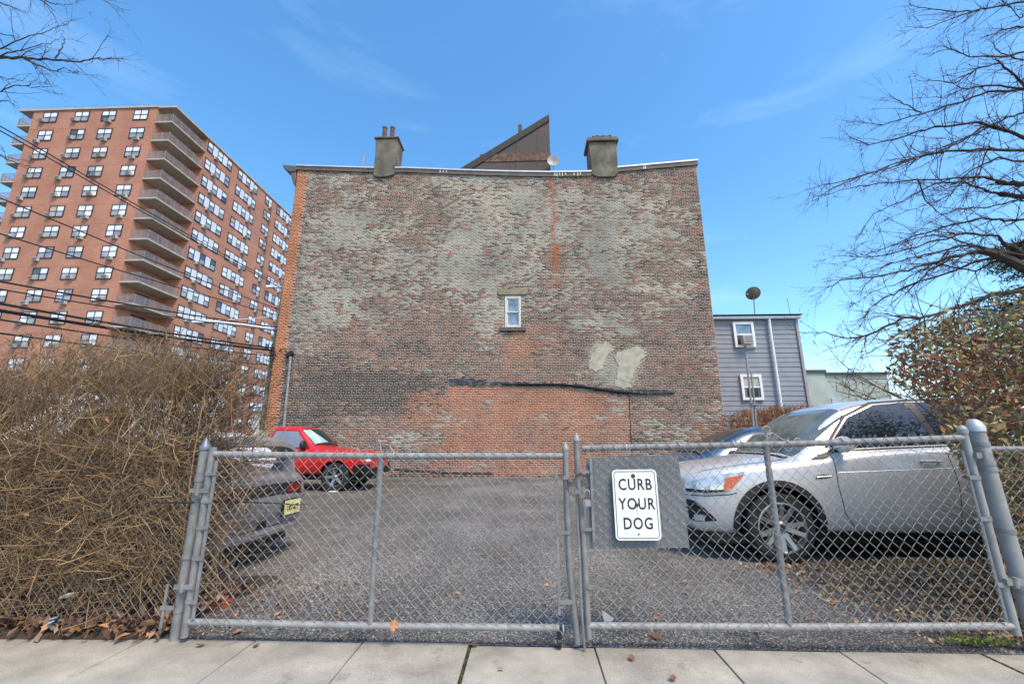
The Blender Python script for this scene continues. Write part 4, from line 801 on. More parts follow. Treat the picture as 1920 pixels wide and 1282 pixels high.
c = MB(); c.tube([(ql - .05, GY - .03, .95), (ql - .045, GY - .03, .3), (ql - .03, GY - .03, .0)], .008, 6); c.box((ql - .045, GY - .035, .93), (.03, .02, .02)); c.build('drop_rod', M['galv'], GRt)
c = MB(); c.box((ql - .055, GY, .99), (.12, .03, .045)); c.box((ql - .09, GY - .03, 1.0), (.03, .05, .02)); c.build('fork_latch', mat('latch_steel', lin(112, 110, 104), .6, .4, .2, 20), GRt, bevel=.004, seg=1)
for x_ in np.arange(ql + .3, qr - .1, .36):
    for q_ in ((x_, GY, 1.213 + (x_ - ql) * .0265), (x_ + .09, GY, .132 + (x_ - ql) * .0125)): c = MB(); c.lathe([(.024, -.004), (.024, .004)], q_, 'X', 12); c.build('tie_wire', M['wire'], GRt)
link_mesh('chain_link', (ql + .05, GY - .024, zbl - .008), (qr - .015, GY - .024, zbr - .008), (qr - .06, GY - .024, ztr + .012), (ql + .03, GY - .024, ztl + .012), GRt, seed=2)
# wire scrolls on top of the braces
def scroll(parent, x0, z0, pts_list, name='scroll'):
    c = MB()
    for pts in pts_list: c.tube([(x0 + a_, GY, z0 + b_) for a_, b_ in pts], .0045, 6)
    c.build(name, M['galv_light'], parent, smooth=True)
def arc(cx_, cz_, r_, a0, a1, n_=12): return [(cx_ + r_ * math.cos(R(a0 + (a1 - a0) * i / n_)), cz_ + r_ * math.sin(R(a0 + (a1 - a0) * i / n_))) for i in range(n_ + 1)]
def px2(L, y=GY): return [(at(1260 + a_ / 4.273, 780 + b_ / 4.273, Y=y)) for a_, b_ in L]
orn = [[(770, 240), (768, 200), (762, 160), (772, 135), (784, 110), (778, 88), (755, 80), (730, 88), (722, 108)],
       [(545, 235), (520, 225), (508, 205), (520, 188), (545, 185), (552, 205)], [(540, 238), (575, 230), (610, 190), (645, 155), (690, 138), (730, 142), (755, 165), (760, 195), (745, 222), (720, 230), (700, 218)],
       [(760, 150), (800, 132), (840, 160), (880, 185), (930, 200), (985, 215), (1020, 228)], [(770, 190), (778, 215), (800, 230), (830, 226)], [(975, 215), (978, 190), (1000, 175), (1022, 185), (1032, 208), (1022, 228)], [(800, 132), (785, 150), (775, 180)]]
c = MB()
for L in orn: c.tube([q_ for q_ in px2(L)], .0045, 6)
c.tube([px2([(760, 130)])[0], px2([(760, 245)])[0]], .006, 6); c.build('scroll', M['galv_light'], GRt, smooth=True)
def px3(L): return [(at(640 + a_ / 12, 820 + b_ / 12, Y=GY)) for a_, b_ in L]
orn = [[(230, 395), (215, 340), (240, 275), (300, 245), (370, 255), (415, 300), (400, 350), (340, 385), (280, 400)], [(415, 340), (480, 300), (560, 250), (640, 205), (700, 180)], [(675, 345), (720, 385), (790, 392), (850, 350), (880, 280), (885, 220), (870, 130), (830, 60), (850, -10), (920, -40), (960, 0)],
       [(890, 270), (920, 350), (980, 392), (1050, 385), (1110, 340)], [(1090, 180), (1130, 270), (1200, 340), (1300, 375), (1400, 400), (1480, 400), (1540, 360), (1560, 300), (1530, 260), (1470, 250), (1410, 270)], [(1090, 180), (1120, 110), (1170, 30), (1200, -20), (1190, -60)]]
c = MB()
for L in orn: c.tube(px3(L), .0042, 6)
c.build('scroll', M['galv_light'], GL, smooth=True)
# posts
def post(x, y, r, ztop_, kind, lab, lean=0, bands=()):
    t_ = thing('gate_post', lab, 'fence post', (x, y, 0)); c = MB(); c.tube([(x + lean, y, -.1), (x, y, ztop_)], r, 20); c.build('tube', M['galv'] if kind == 'point' else M['galv_light'], t_, smooth=True)
    c = MB(); finial(c, x, y, ztop_, r * (1.05 if kind == 'point' else 1.02), kind); c.build('cap', mat('post_cap_' + kind, lin(112, 122, 132) if kind == 'point' else lin(182, 184, 186), .5, .4, .1, 9), t_, smooth=True)
    for z_ in bands: c = MB(); c.lathe([(r + .004, z_ - .015), (r + .005, z_), (r + .004, z_ + .015)], (x + lean * (1 - z_ / ztop_), y, 0), n=20); c.build('band', M['galv'], t_, smooth=True)
    return t_
post(-2.318, GY + .03, .031, 1.20, 'point', 'left gate post with a pointed cap beside the bare hedge', 0, (1.0, .88, .5, .3, .18))
post(3.03, GY + .04, .045, 1.345, 'dome', 'thick right gate post with a domed cap against the leafy bush', .07, (1.24, 1.12, 1.08, .7, .35))
for z_ in (.93, .33): hg = MB(); hg.b2((xl - .10, GY - .032, z_ - .014), (xl + .03, GY - .024, z_ + .014)); hg.lathe([(.014, z_ - .03), (.014, z_ + .03)], (xl - .045, GY - .03, 0), n=10); hg.build('hinge', M['galv'], GL)
for z_ in (1.17, .42): hg = MB(); hg.box((qr + .06, GY - .03, z_), (.1, .03, .035)); hg.lathe([(.014, z_ - .03), (.014, z_ + .03)], (qr + .06, GY - .045, 0), n=10); hg.build('hinge', M['galv'], GRt)
FL = thing('chain_link_fence', 'low chain link fence running left through the bare hedge', 'fence', (-6, GY, 0))
link_mesh('chain_link', (-9.5, GY + .11, .03), (-2.37, GY + .09, .03), (-2.37, GY + .09, .98), (-9.5, GY + .11, .98), FL, seed=3, pitch=.036)
for x_ in (-4.9, -7.4): c = MB(); c.tube([(x_, GY + .05, 0), (x_, GY + .05, 1.16)], .022, 8); c.build('fence_post', M['galv'], FL, smooth=True)
c = MB(); c.b2((-2.405, GY - .01, .05), (-2.39, GY - .0, .34)); c.build('tension_bar', M['galv'], FL)
c = MB()
for z_ in (.2,): c.b2((-2.42, GY - .012, z_ - .012), (-2.33, GY - .004, z_ + .012))
c.build('tension_band', M['galv'], FL)
FR = thing('chain_link_fence', 'chain link fence running right in front of the leafy bush', 'fence', (5, GY, 0))
link_mesh('chain_link', (3.09, GY + .05, .06), (8.2, GY + .12, .06), (8.2, GY + .12, 1.2), (3.09, GY + .05, 1.2), FR, seed=4)
c = MB(); c.tube([(3.05, GY + .07, 1.21), (8.3, GY + .14, 1.21)], .018, 8); c.build('top_rail', M['galv'], FR, smooth=True)
for x_ in (5.5, 8.2): c = MB(); c.tube([(x_, GY + .12, 0), (x_, GY + .12, 1.25)], .022, 8); c.build('fence_post', M['galv'], FR, smooth=True)
# backing panel, dog sign
pc = [at(*q_, Y=GY - .038) for q_ in ((1099, 866), (1107, 858), (1274, 852), (1296, 1028), (1101, 1031))]
c = MB(); c.prism([(p_.x, p_.z) for p_ in pc][::-1], GY - .022 + .012, GY - .022 + .016)
tag(c.build('backing_panel', mat('grey_sheet', lin(112, 112, 113), .7, .1, .08, 3, .05, 20)), 'plain grey sheet metal panel wired to the right gate behind the dog sign', 'panel')
sc = [at(*q_, Y=GY - .045) for q_ in ((1148, 882), (1228, 880), (1240, 1010), (1157, 1013))]
cxs = sum((p_.x for p_ in sc)) / 4; czs = sum((p_.z for p_ in sc)) / 4
SG = thing('dog_sign', 'white sign with black lettering CURB YOUR DOG on the right gate', 'sign', (cxs, GY - .045, czs), rot=(0, R(-.6), 0))
sw, sh = .292, .437
def rrect(w_, h_, r_, n_=6):
    o = []
    for (sx_, sz_, a0) in ((1, 1, 0), (-1, 1, 90), (-1, -1, 180), (1, -1, 270)):
        for i in range(n_ + 1): a_ = R(a0 + 90 * i / n_); o.append((sx_ * (w_ / 2 - r_) + r_ * math.cos(a_), sz_ * (h_ / 2 - r_) + r_ * math.sin(a_)))
    return o
c = MB(); c.prism(rrect(sw, sh, .028), 0, .0025); c.build('sign_plate', mat('sign_white', lin(232, 232, 230), .45, 0, .0, 9, .04, 40, col2=lin(216, 214, 206), lo=.5, hi=.75), SG)
blk_ = mat('sign_black', (.012, .012, .012), .6, 0, .3, 20)
o_, i_ = rrect(sw - .022, sh - .022, .02), rrect(sw - .030, sh - .030, .016); n_ = len(o_); c = MB()
c.add([(a_, -.0008, b_) for a_, b_ in o_] + [(a_, -.0008, b_) for a_, b_ in i_] + [(a_, -.0001, b_) for a_, b_ in o_] + [(a_, -.0001, b_) for a_, b_ in i_], [(k, (k + 1) % n_, n_ + (k + 1) % n_, n_ + k) for k in range(n_) if k not in (23,)] + [(k, (k + 1) % n_, 2 * n_ + (k + 1) % n_, 2 * n_ + k) for k in range(n_)])
c.build('border', blk_, SG)
for txt, z_, sx_, xo in (('CURB', .121, .80, 0.0), ('YOUR', .0, .80, .003), ('DOG', -.12, .80, .003)):
    me = text_mesh(txt, .100, sx_, .0004, .0012, 1.12); me.transform(Matrix.Translation((xo, -.0006, z_)) @ Matrix.Rotation(R(90), 4, 'X')); me.name = 'lettering'
    link('lettering', me, blk_, SG)
for z_, r_ in ((.178, .0135), (-.003, .0125), (-.181, .005)):
    c = MB(); c.lathe([(r_, 0), (r_, -.003), (r_ * .6, -.006), (r_ * .5, -.006)], (-.002 + (.004 if z_ < .1 else -.006), 0, z_), 'Y', 14); c.build('rusty_bolt', mat('bolt_rust', lin(92, 52, 34), .9, 0, .3, 60), SG)
c = MB(); c.prism([(-.009, .165), (-.005, .165), (-.0035, .12), (-.007, .10)], -.0005, -.0001); c.prism([(-.001, -.018), (.006, -.018), (.004, -.08), (.0, -.06)], -.0005, -.0001); c.build('rust_stain', mat('rust_streak', lin(196, 176, 150), .8, 0, .1, 30), SG)
# chain and padlock
c = MB()
def chain(pts, nm, lab, parent=None):
    P3 = [Vector(p_) for p_ in pts]; segs = []
    L_ = [(P3[i + 1] - P3[i]).length for i in range(len(P3) - 1)]; tot = sum(L_); n_ = int(tot / .022); t_ = thing(nm, lab, 'chain', P3[0])
    lk = MB(); lk.tube([(a_ * 1.0, 0, b_) for a_, b_ in ([(.008 * math.cos(q) , .014 * math.sin(q)) for q in np.linspace(0, 2 * math.pi, 11)])], .0026, 5, cap=False); lm = lk.mesh('chain_link_ring', smooth=True); lm.materials.append(mat('chain_steel', lin(112, 92, 76), .6, .6, .3, 30))
    for i in range(n_):
        d_ = tot * (i + .5) / n_; k = 0
        while k < len(L_) - 1 and d_ > L_[k]: d_ -= L_[k]; k += 1
        q_ = P3[k].lerp(P3[k + 1], d_ / L_[k]); dr_ = (P3[k + 1] - P3[k]).normalized(); o = link('chain_link_ring', lm, None, t_); o.location = q_ - P3[0]
        o.rotation_euler = (dr_.to_track_quat('Z', 'Y') @ Matrix.Rotation(R(90 * (i % 2)), 4, 'Z').to_quaternion()).to_euler()
chain([(xr - .035, GY - .045, 1.05), (xr - .02, GY - .05, .98), (xr + .03, GY - .055, .92), (xr + .085, GY - .05, .89), (ql - .03, GY - .05, .885), (ql + .01, GY - .05, .9)], 'lock_chain', 'short rusty chain sagging between the two gate leaves')
chain([(xr + .02, GY - .035, 1.03), (ql - .02, GY - .03, 1.045), (ql + .005, GY - .045, 1.04), (ql + .012, GY - .05, .965)], 'lock_chain', 'upper loop of chain from the gate latch down to the padlock')
PL = thing('padlock', 'small silver padlock hanging from the gate chain', 'padlock', (ql + .018, GY - .055, .885))
c = MB(); c.box((ql + .018, GY - .055, .865), (.042, .02, .045)); c.build('lock_body', M['galv_light'], PL, bevel=.005)
c = MB(); c.tube([(ql + .004, GY - .055, .885), (ql + .004, GY - .055, .935)] + [(ql + .018 + .014 * math.cos(R(a_)), GY - .055, .935 + .014 * math.sin(R(a_))) for a_ in range(150, 0, -30)] + [(ql + .032, GY - .055, .935), (ql + .032, GY - .055, .885)], .0035, 8); c.build('shackle', M['chrome'], PL, smooth=True)
c = MB(); c.tube([at(290, 942, Y=3.0), at(345, 942, Y=3.0), at(430, 940, Y=3.25), at(510, 943, Y=4.0), at(560, 946, Y=4.9), at(575, 945, Y=5.0)], .0055, 6)
tag(c.build('black_cord', lnm, smooth=True), 'thin black cord stretched from the left gate post past the dark coupe', 'cord')
# ================================================================== CARS
def paint(name, col, met=.0, rough=.28, flake=0):
    return mat(name, col, rough, met, .05, 2, 0, coat=.7, spec=.5)
class Car:
    """car-local frame: x from nose (0) to tail, y across, z up"""
    def __init__(s, name, label, cat, loc, rz, stations, wheels, wr, hw, paintm, arch=.06, bottom=None):
        s.t = thing(name, label, cat, loc, 'cars parked on the gravel lot', rot=(0, 0, rz)); s.t['category'] = cat
        s.paint = paintm
        rows = []
        for st in stations:
            x, zb, w, zm, zb2, wg, zt, wt = st
            rows.append([(0, zb), (w * .8, zb), (w * .95, zb + .06), (w, zm), (w * .985, zb2 - .06), (wg + (w - wg) * .35, zb2), (wg, zb2 + .025), ((wg + wt) / 2 + .012, (zb2 + zt) / 2), (wt, zt - .055), (wt * .86, zt - .012), (wt * .45, zt + .004), (0, zt + .008)])
        V = []; Fc = []; n = len(rows[0]); m = 2 * n - 2
        for st, r in zip(stations, rows):
            ring = [(st[0], -y, z) for y, z in r] + [(st[0], y, z) for y, z in r[-2:0:-1]]
            V += ring
        for i in range(len(rows) - 1):
            for k in range(m): Fc.append((i * m + k, i * m + (k + 1) % m, (i + 1) * m + (k + 1) % m, (i + 1) * m + k))
        e = (len(rows) - 1) * m
        for k in range(n - 1):       # quad caps
            a, b = k, k + 1; a2, b2 = (m - k) % m, (m - k - 1) % m
            if k == 0: Fc.append((0, 1, m - 1)); Fc.append((e, e + m - 1, e + 1))
            elif k == n - 2: Fc.append((a, b, a2)); Fc.append((e + a2, e + b, e + a))
            else: Fc.append((a, b, b2, a2)); Fc.append((e + a2, e + b2, e + b, e + a))
        me = bpy.data.meshes.new('body'); me.from_pydata(V, [], Fc); bm = bmesh.new(); bm.from_mesh(me); bmesh.ops.recalc_face_normals(bm, faces=bm.faces); bm.to_mesh(me); bm.free()
        me.materials.append(paintm); me.materials.append(M['black'])
        o = bpy.data.objects.new('body', me); COL.objects.link(o); ss = o.modifiers.new('s', 'SUBSURF'); ss.levels = 2; ss.render_levels = 2
        bpy.context.view_layer.update(); dg = bpy.context.evaluated_depsgraph_get(); m2 = bpy.data.meshes.new_from_object(o.evaluated_get(dg))
        s.bvh = BVHTree.FromPolygons([v.co.copy() for v in m2.vertices], [tuple(p.vertices) for p in m2.polygons])
        # wheel wells
        cut = MB()
        for wx in wheels:
            for sy in (-1, 1): cut.lathe([(wr + arch, sy * (hw - .34)), (wr + arch, sy * (hw + .3))], (wx, 0, wr), 'Y', 40)
        cm = cut.mesh('cut'); cm.materials.append(M['black']); co = bpy.data.objects.new('cut', cm); COL.objects.link(co)
        o.data = m2; o.modifiers.clear(); bo = o.modifiers.new('b', 'BOOLEAN'); bo.object = co; bo.operation = 'DIFFERENCE'; bo.solver = 'EXACT'; bo.material_mode = 'TRANSFER'
        bpy.context.view_layer.update(); m3 = bpy.data.meshes.new_from_object(o.evaluated_get(bpy.context.evaluated_depsgraph_get()))
        bpy.data.objects.remove(o); bpy.data.objects.remove(co)
        m3.polygons.foreach_set('use_smooth', [True] * len(m3.polygons)); m3.set_sharp_from_angle(angle=R(38)); m3.name = 'body'
        s.body = bpy.data.objects.new('body', m3); COL.objects.link(s.body); s.body.parent = s.t; s.wheels, s.wr, s.hw = wheels, wr, hw
    def hit(s, frame, a, b, sy=-1):
        if frame == 'side': o, d = Vector((a, sy * 3, b)), Vector((0, -sy, 0))
        elif frame == 'front': o, d = Vector((-3, a, b)), Vector((1, 0, 0))
        elif frame == 'rear': o, d = Vector((9, a, b)), Vector((-1, 0, 0))
        else: o, d = Vector((a, b, 4)), Vector((0, 0, -1))
        h = s.bvh.ray_cast(o, d)
        if h[0] is None: h = s.bvh.find_nearest(o + d * 2.2)
        nrm = h[1]; 
        if nrm.dot(d) > 0: nrm = -nrm
        return h[0], nrm
    def patch(s, name, m, lo, hi, frame='side', sy=-1, off=.004, th=.012, nt=6, sub=4, parent=None, label=None, both=True):
        """solid sheet that follows the body between two polylines given in the projection plane"""
        def dens(P): return [(P[i][0] + (P[i + 1][0] - P[i][0]) * k / sub, P[i][1] + (P[i + 1][1] - P[i][1]) * k / sub) for i in range(len(P) - 1) for k in range(sub)] + [P[-1]]
        L, Hh = dens(lo), dens(hi); n = len(L); out = []; inn = []
        for j in range(nt + 1):
            f = j / nt
            for i in range(n):
                a = L[i][0] * (1 - f) + Hh[i][0] * f; b = L[i][1] * (1 - f) + Hh[i][1] * f
                p, nr = s.hit(frame, a, b, sy); out.append(p + nr * off); inn.append(p - nr * (th - off))
        N = len(out); Fc = []
        for j in range(nt):
            for i in range(n - 1):
                a = j * n + i; q = (a, a + 1, a + n + 1, a + n); Fc.append(q); Fc.append(tuple(k + N for k in q[::-1]))
        rim = [i for i in range(n)] + [j * n + n - 1 for j in range(1, nt + 1)] + [nt * n + i for i in range(n - 2, -1, -1)] + [j * n for j in range(nt - 1, 0, -1)]
        for k in range(len(rim)): a, b = rim[k], rim[(k + 1) % len(rim)]; Fc.append((b, a, a + N, b + N))
        c = MB(); c.add(out + inn, Fc); return c.build(name, m, parent or s.t, smooth=True, label=label)
    def line(s, name, m, pts, r=.004, frame='side', sy=-1, sub=6, off=0, parent=None):
        P = [(pts[i][0] + (pts[i + 1][0] - pts[i][0]) * k / sub, pts[i][1] + (pts[i + 1][1] - pts[i][1]) * k / sub) for i in range(len(pts) - 1) for k in range(sub)] + [pts[-1]]
        c = MB(); c.tube([(lambda h: h[0] + h[1] * off)(s.hit(frame, a, b, sy)) for a, b in P], r, 5); return c.build(name, m, parent or s.t, smooth=True)
    def wheel(s, spokes=5, rimr=None, twin=True, w=.22):
        r = s.wr; rr = rimr or r * .67
        T = MB(); T.lathe([(rr, -w / 2), (r * .93, -w / 2), (r * .985, -w * .42), (r, -w * .3), (r, w * .3), (r * .985, w * .42), (r * .93, w / 2), (rr, w / 2), (rr, -w / 2)], (0, 0, 0), 'Y', 48)
        tm = T.mesh('tyre', smooth=True); tm.materials.append(M['rubber'])
        Q = MB(); y = -w / 2
        Q.lathe([(rr * 1.0, y + .02), (rr * 1.01, y - .006), (rr * .96, y - .008), (rr * .93, y + .02), (rr * .88, y + .12), (rr * .88, w / 2), (rr, w / 2), (rr, y + .02)], (0, 0, 0), 'Y', 48)
        for k in range(spokes):
            for da in ((-.13, .13) if twin else (0,)):
                a = 2 * math.pi * k / spokes + .3 + da * 1.2; a2 = 2 * math.pi * k / spokes + .3 + da * (1.9 if twin else 1)
                p0 = Vector((math.cos(a) * rr * .16, y + .035, math.sin(a) * rr * .16)); p1 = Vector((math.cos(a2) * rr * .95, y + .004, math.sin(a2) * rr * .95)); tg = Vector((-math.sin(a2), 0, math.cos(a2)))
                wd0, wd1 = (.10, .085) if twin else (.17, .12); wd0 *= rr; wd1 *= rr
                Q.add([p0 - tg * wd0, p0 + tg * wd0, p1 + tg * wd1, p1 - tg * wd1, p0 - tg * wd0 + Vector((0, .035, 0)), p0 + tg * wd0 + Vector((0, .035, 0)), p1 + tg * wd1 + Vector((0, .05, 0)), p1 - tg * wd1 + Vector((0, .05, 0))], [(0, 1, 2, 3), (4, 7, 6, 5), (0, 4, 5, 1), (1, 5, 6, 2), (2, 6, 7, 3), (3, 7, 4, 0)])
        Q.lathe([(rr * .24, y + .05), (rr * .24, y + .018), (rr * .19, y + .005), (rr * .13, y + .004), (rr * .12, y + .012)], (0, 0, 0), 'Y', 24)
        rm = Q.mesh('rim', smooth=True); rm.materials.append(M['alloy'])
        D = MB(); D.lathe([(rr * .86, y + .1), (rr * .6, y + .1), (.03, y + .1)], (0, 0, 0), 'Y', 32); D.lathe([(rr * .62, y + .085), (rr * .62, y + .095)], (0, 0, 0), 'Y', 32)
        dm_ = D.mesh('brake_disc'); dm_.materials.append(mat('brake_dark', (.03, .028, .026), .5, .6))
        cpm = MB(); cpm.lathe([(rr * .11, y + .01), (rr * .10, y + .003), (rr * .02, y + .001)], (0, 0, 0), 'Y', 20); capm = cpm.mesh('hub_cap', smooth=True); capm.materials.append(M['black'])
        for wx in s.wheels:
            for sy in (-1, 1):
                wo = bpy.data.objects.new('wheel', None); COL.objects.link(wo); wo.parent = s.t; wo.location = (wx, sy * (s.hw - .13), r - .006); wo.rotation_euler = (0, random.uniform(0, 1), 0 if sy < 0 else math.pi)
                for mm in (tm, rm, dm_, capm): link(mm.name.split('.')[0], mm, None, wo)
    def handle(s, x, z, sy, m, L=.2):
        c = MB(); p, n = s.hit('side', x, z, sy); c.tube([p + n * .006 - Vector((L / 2, 0, 0)), p + n * .03 - Vector((L * .3, 0, 0)), p + n * .034, p + n * .03 + Vector((L * .3, 0, 0)), p + n * .006 + Vector((L / 2, 0, 0))], .014, 8); c.build('door_handle', m, s.t, smooth=True)
    def mirror(s, x, z, sy, m, sz=(.12, .22, .16), out=.12):
        p, n = s.hit('side', x, z, sy); c = MB()
        V = MB(); yc = p.y + sy * out
        V.lathe([(.001, -sz[1] / 2), (sz[2] * .36, -sz[1] * .47), (sz[2] * .5, -sz[1] * .3), (sz[2] * .53, 0), (sz[2] * .48, sz[1] * .32), (sz[2] * .3, sz[1] * .47), (.001, sz[1] / 2)], (0, 0, 0), 'Y', 16)
        V.v = [(a * sz[0] / sz[2] * .9 + x - (.02 if a > 0 else 0) , b + yc, c_ + z + .04) for a, b, c_ in V.v]
        mo = V.build('mirror', m, s.t, smooth=True); c.tube([p, (x, yc, z)], .03, 8); c.build('mirror_arm', M['black'], mo, smooth=True)
sill_m = mat('grey_cladding', (.022, .022, .023), .65, 0, .2, 8, .1, 60)
seam = mat('panel_gap', (.01, .01, .01), .8)
lens = mat('headlamp_lens', lin(196, 198, 196), .08, .35, .25, 9, spec=.9, lo=.4, hi=.6); amber = mat('amber_lens', lin(206, 92, 38), .15, 0, .15, 20); redl = mat('tail_lens', lin(120, 14, 14), .12, 0, .2, 20)
# ---- silver crossover, nose to the left, right behind the gate
silver = paint('silver_paint', lin(212, 211, 211), .35, .3)
sv = [(0.00, .40, .50, .56, .80, .42, .84, .3), (0.03, .30, .66, .56, .82, .56, .87, .42), (.14, .245, .78, .58, .88, .68, .935, .52), (.38, .23, .875, .62, .95, .78, 1.00, .60), (.80, .23, .915, .64, .995, .82, 1.06, .64),
      (1.10, .23, .92, .64, 1.02, .84, 1.10, .66), (1.22, .23, .92, .64, 1.03, .83, 1.16, .67), (1.58, .23, .92, .65, 1.09, .82, 1.46, .66), (1.94, .23, .92, .66, 1.14, .81, 1.70, .63), (2.3, .23, .92, .66, 1.17, .80, 1.77, .62),
      (3.0, .23, .92, .68, 1.20, .80, 1.80, .62), (3.7, .23, .92, .70, 1.23, .79, 1.785, .61), (4.2, .25, .91, .72, 1.25, .77, 1.71, .58), (4.40, .30, .86, .74, 1.2, .73, 1.48, .54), (4.48, .36, .80, .72, 1.05, .66, 1.14, .45), (4.53, .42, .70, .66, .95, .5, 1.0, .36)]
C1 = Car('silver_crossover', 'silver crossover with an amber corner lamp parked behind the right gate leaf', 'car', (1.80, 5.98, 0), 0, sv, (.93, 3.62), .362, .92, silver, .06)
for sy in (-1, 1):
    C1.patch('side_window', M['glass_dark'], [(1.68, 1.175), (2.1, 1.20), (2.55, 1.22), (2.80, 1.23)], [(1.64, 1.22), (1.97, 1.54), (2.34, 1.69), (2.70, 1.72)], sy=sy)
    C1.patch('side_window', M['glass_dark'], [(2.88, 1.235), (3.2, 1.25), (3.66, 1.27)], [(2.80, 1.722), (3.15, 1.725), (3.58, 1.70)], sy=sy)
    C1.patch('side_window', M['glass_dark'], [(3.74, 1.275), (3.95, 1.30), (4.16, 1.37)], [(3.68, 1.69), (3.92, 1.65), (4.14, 1.55)], sy=sy)
    C1.patch('pillar_trim', M['black'], [(2.805, 1.23), (2.875, 1.235)], [(2.705, 1.722), (2.795, 1.722)], sy=sy, off=.006)
    C1.patch('quarter_trim', M['black'], [(1.36, 1.06), (1.52, 1.07), (1.68, 1.155)], [(1.44, 1.10), (1.58, 1.15), (1.69, 1.20)], sy=sy, off=.006, label='black sail panel at the mirror foot')
    C1.line('window_seal', M['black'], [(1.46, 1.11), (1.70, 1.155), (2.2, 1.185), (2.8, 1.21), (3.6, 1.25), (4.16, 1.35)], .012, sy=sy)
    C1.line('window_seal', M['black'], [(1.60, 1.20), (1.78, 1.39), (1.95, 1.56), (2.32, 1.715), (2.8, 1.75), (3.3, 1.745), (3.85, 1.69), (4.16, 1.57)], .018, sy=sy)
    C1.line('door_gap', seam, [(1.60, 1.12), (1.58, .8), (1.62, .5), (1.72, .36)], .0045, sy=sy); C1.line('door_gap', seam, [(2.82, 1.21), (2.86, .8), (2.82, .36)], .0045, sy=sy); C1.line('door_gap', seam, [(3.6, 1.1), (3.5, .9), (3.3, .6), (3.15, .36)], .0045, sy=sy)
    C1.line('body_crease', silver, [(1.6, .93), (2.6, .97), (3.6, 1.02), (4.2, 1.05)], .005, sy=sy, off=-.002)
    C1.patch('sill_cladding', sill_m, [(1.36, .225), (2.2, .215), (3.1, .225)], [(1.42, .33), (2.2, .32), (3.05, .33)], sy=sy, off=.018, th=.03)
    for wx in C1.wheels:
        a_ = [R(-12 + 204 * k / 22) for k in range(23)]; ro, ri = .487, .422
        C1.patch('arch_trim', sill_m, [(wx + ri * math.cos(q_), .362 + ri * math.sin(q_)) for q_ in a_], [(wx + ro * math.cos(q_), .362 + ro * math.sin(q_)) for q_ in a_], sy=sy, off=.014, th=.03, nt=2, sub=1)
    C1.patch('side_vent', M['black'], [(1.35, .865), (1.45, .868), (1.52, .885)], [(1.37, .90), (1.46, .91), (1.535, .905)], sy=sy, off=.008); C1.line('vent_bar', silver, [(1.36, .883), (1.52, .895)], .004, sy=sy, off=.012)
    C1.handle(2.62, 1.05, sy, silver, .22); C1.handle(3.5, 1.09, sy, silver, .22); C1.mirror(1.72, 1.19, sy, silver, (.17, .25, .17), .10)
    C1.patch('headlight', lens, [(.035, .70), (.16, .70), (.32, .715), (.44, .745)], [(.05, .80), (.20, .86), (.46, .915), (.62, .935)], sy=sy, off=.012, th=.03)
    C1.patch('indicator', amber, [(.36, .735), (.45, .755)], [(.40, .86), (.60, .905)], sy=sy, off=.018, th=.03, nt=4)
    C1.patch('headlight_trim', M['black'], [(.04, .70), (.2, .70), (.40, .725)], [(.04, .735), (.18, .73), (.36, .74)], sy=sy, off=.020, th=.03, nt=2)
    C1.patch('fog_lamp', lens, [(.085, .40), (.17, .40)], [(.08, .46), (.17, .47)], sy=sy, off=.016, th=.03)
    C1.patch('lower_grille', M['black'], [(.045, .39), (.15, .39), (.28, .41)], [(.03, .62), (.10, .60), (.26, .44)], sy=sy, off=.008, th=.02)
    for k in range(3): C1.line('grille_bar', sill_m, [(.03, .48 + k * .05), (.10, .475 + k * .048), (.17, .465 + k * .035)], .007, sy=sy, off=.012)
    C1.line('bumper_gap', seam, [(.03, .665), (.2, .668), (.42, .69), (.5, .71)], .005, sy=sy)
    C1.patch('tail_light', redl, [(4.28, .98), (4.4, .98)], [(4.16, 1.2), (4.32, 1.2)], sy=sy, off=.012, th=.03)
C1.patch('windscreen', M['glass_shield'], [(1.22, -.76), (1.17, -.4), (1.15, 0), (1.17, .4), (1.22, .76)], [(1.94, -.66), (1.91, -.35), (1.89, 0), (1.91, .35), (1.94, .66)], 'top', off=.006, th=.015, nt=10)
C1.line('screen_seal', M['black'], [(1.17, -.74), (1.10, -.45), (1.08, 0), (1.10, .45), (1.17, .74)], .016, 'top'); C1.line('wiper', M['black'], [(1.22, -.05), (1.26, -.35), (1.34, -.62)], .010, 'top', off=.014)
for sy in (-1, 1): C1.line('hood_gap', seam, [(.26, sy * .55), (.6, sy * .70), (1.1, sy * .76)], .005, 'top'); C1.line('roof_rail', mat('roof_seam', (.03, .03, .03), .5), [(1.96, sy * .60), (2.8, sy * .585), (4.1, sy * .56)], .008, 'top')
C1.patch('grille', M['black'], [(-.45, .76), (0, .755), (.45, .76)], [(-.40, .82), (0, .825), (.40, .82)], 'front', off=.008, th=.02); C1.patch('grille', M['black'], [(-.50, .40), (0, .38), (.5, .40)], [(-.40, .60), (0, .62), (.4, .60)], 'front', off=.008, th=.02)
c = MB(); c.b2((.2, -.8, .17), (.78, .8, .27)); c.b2((1.35, -.78, .17), (3.15, .78, .25)); c.b2((3.95, -.7, .2), (4.35, .7, .3)); c.build('underbody', M['black'], C1.t, bevel=.03)
C1.wheel(5, .258)
c = MB(); c.b2((1.25, -.6, 1.075), (1.34, .6, 1.085)); 

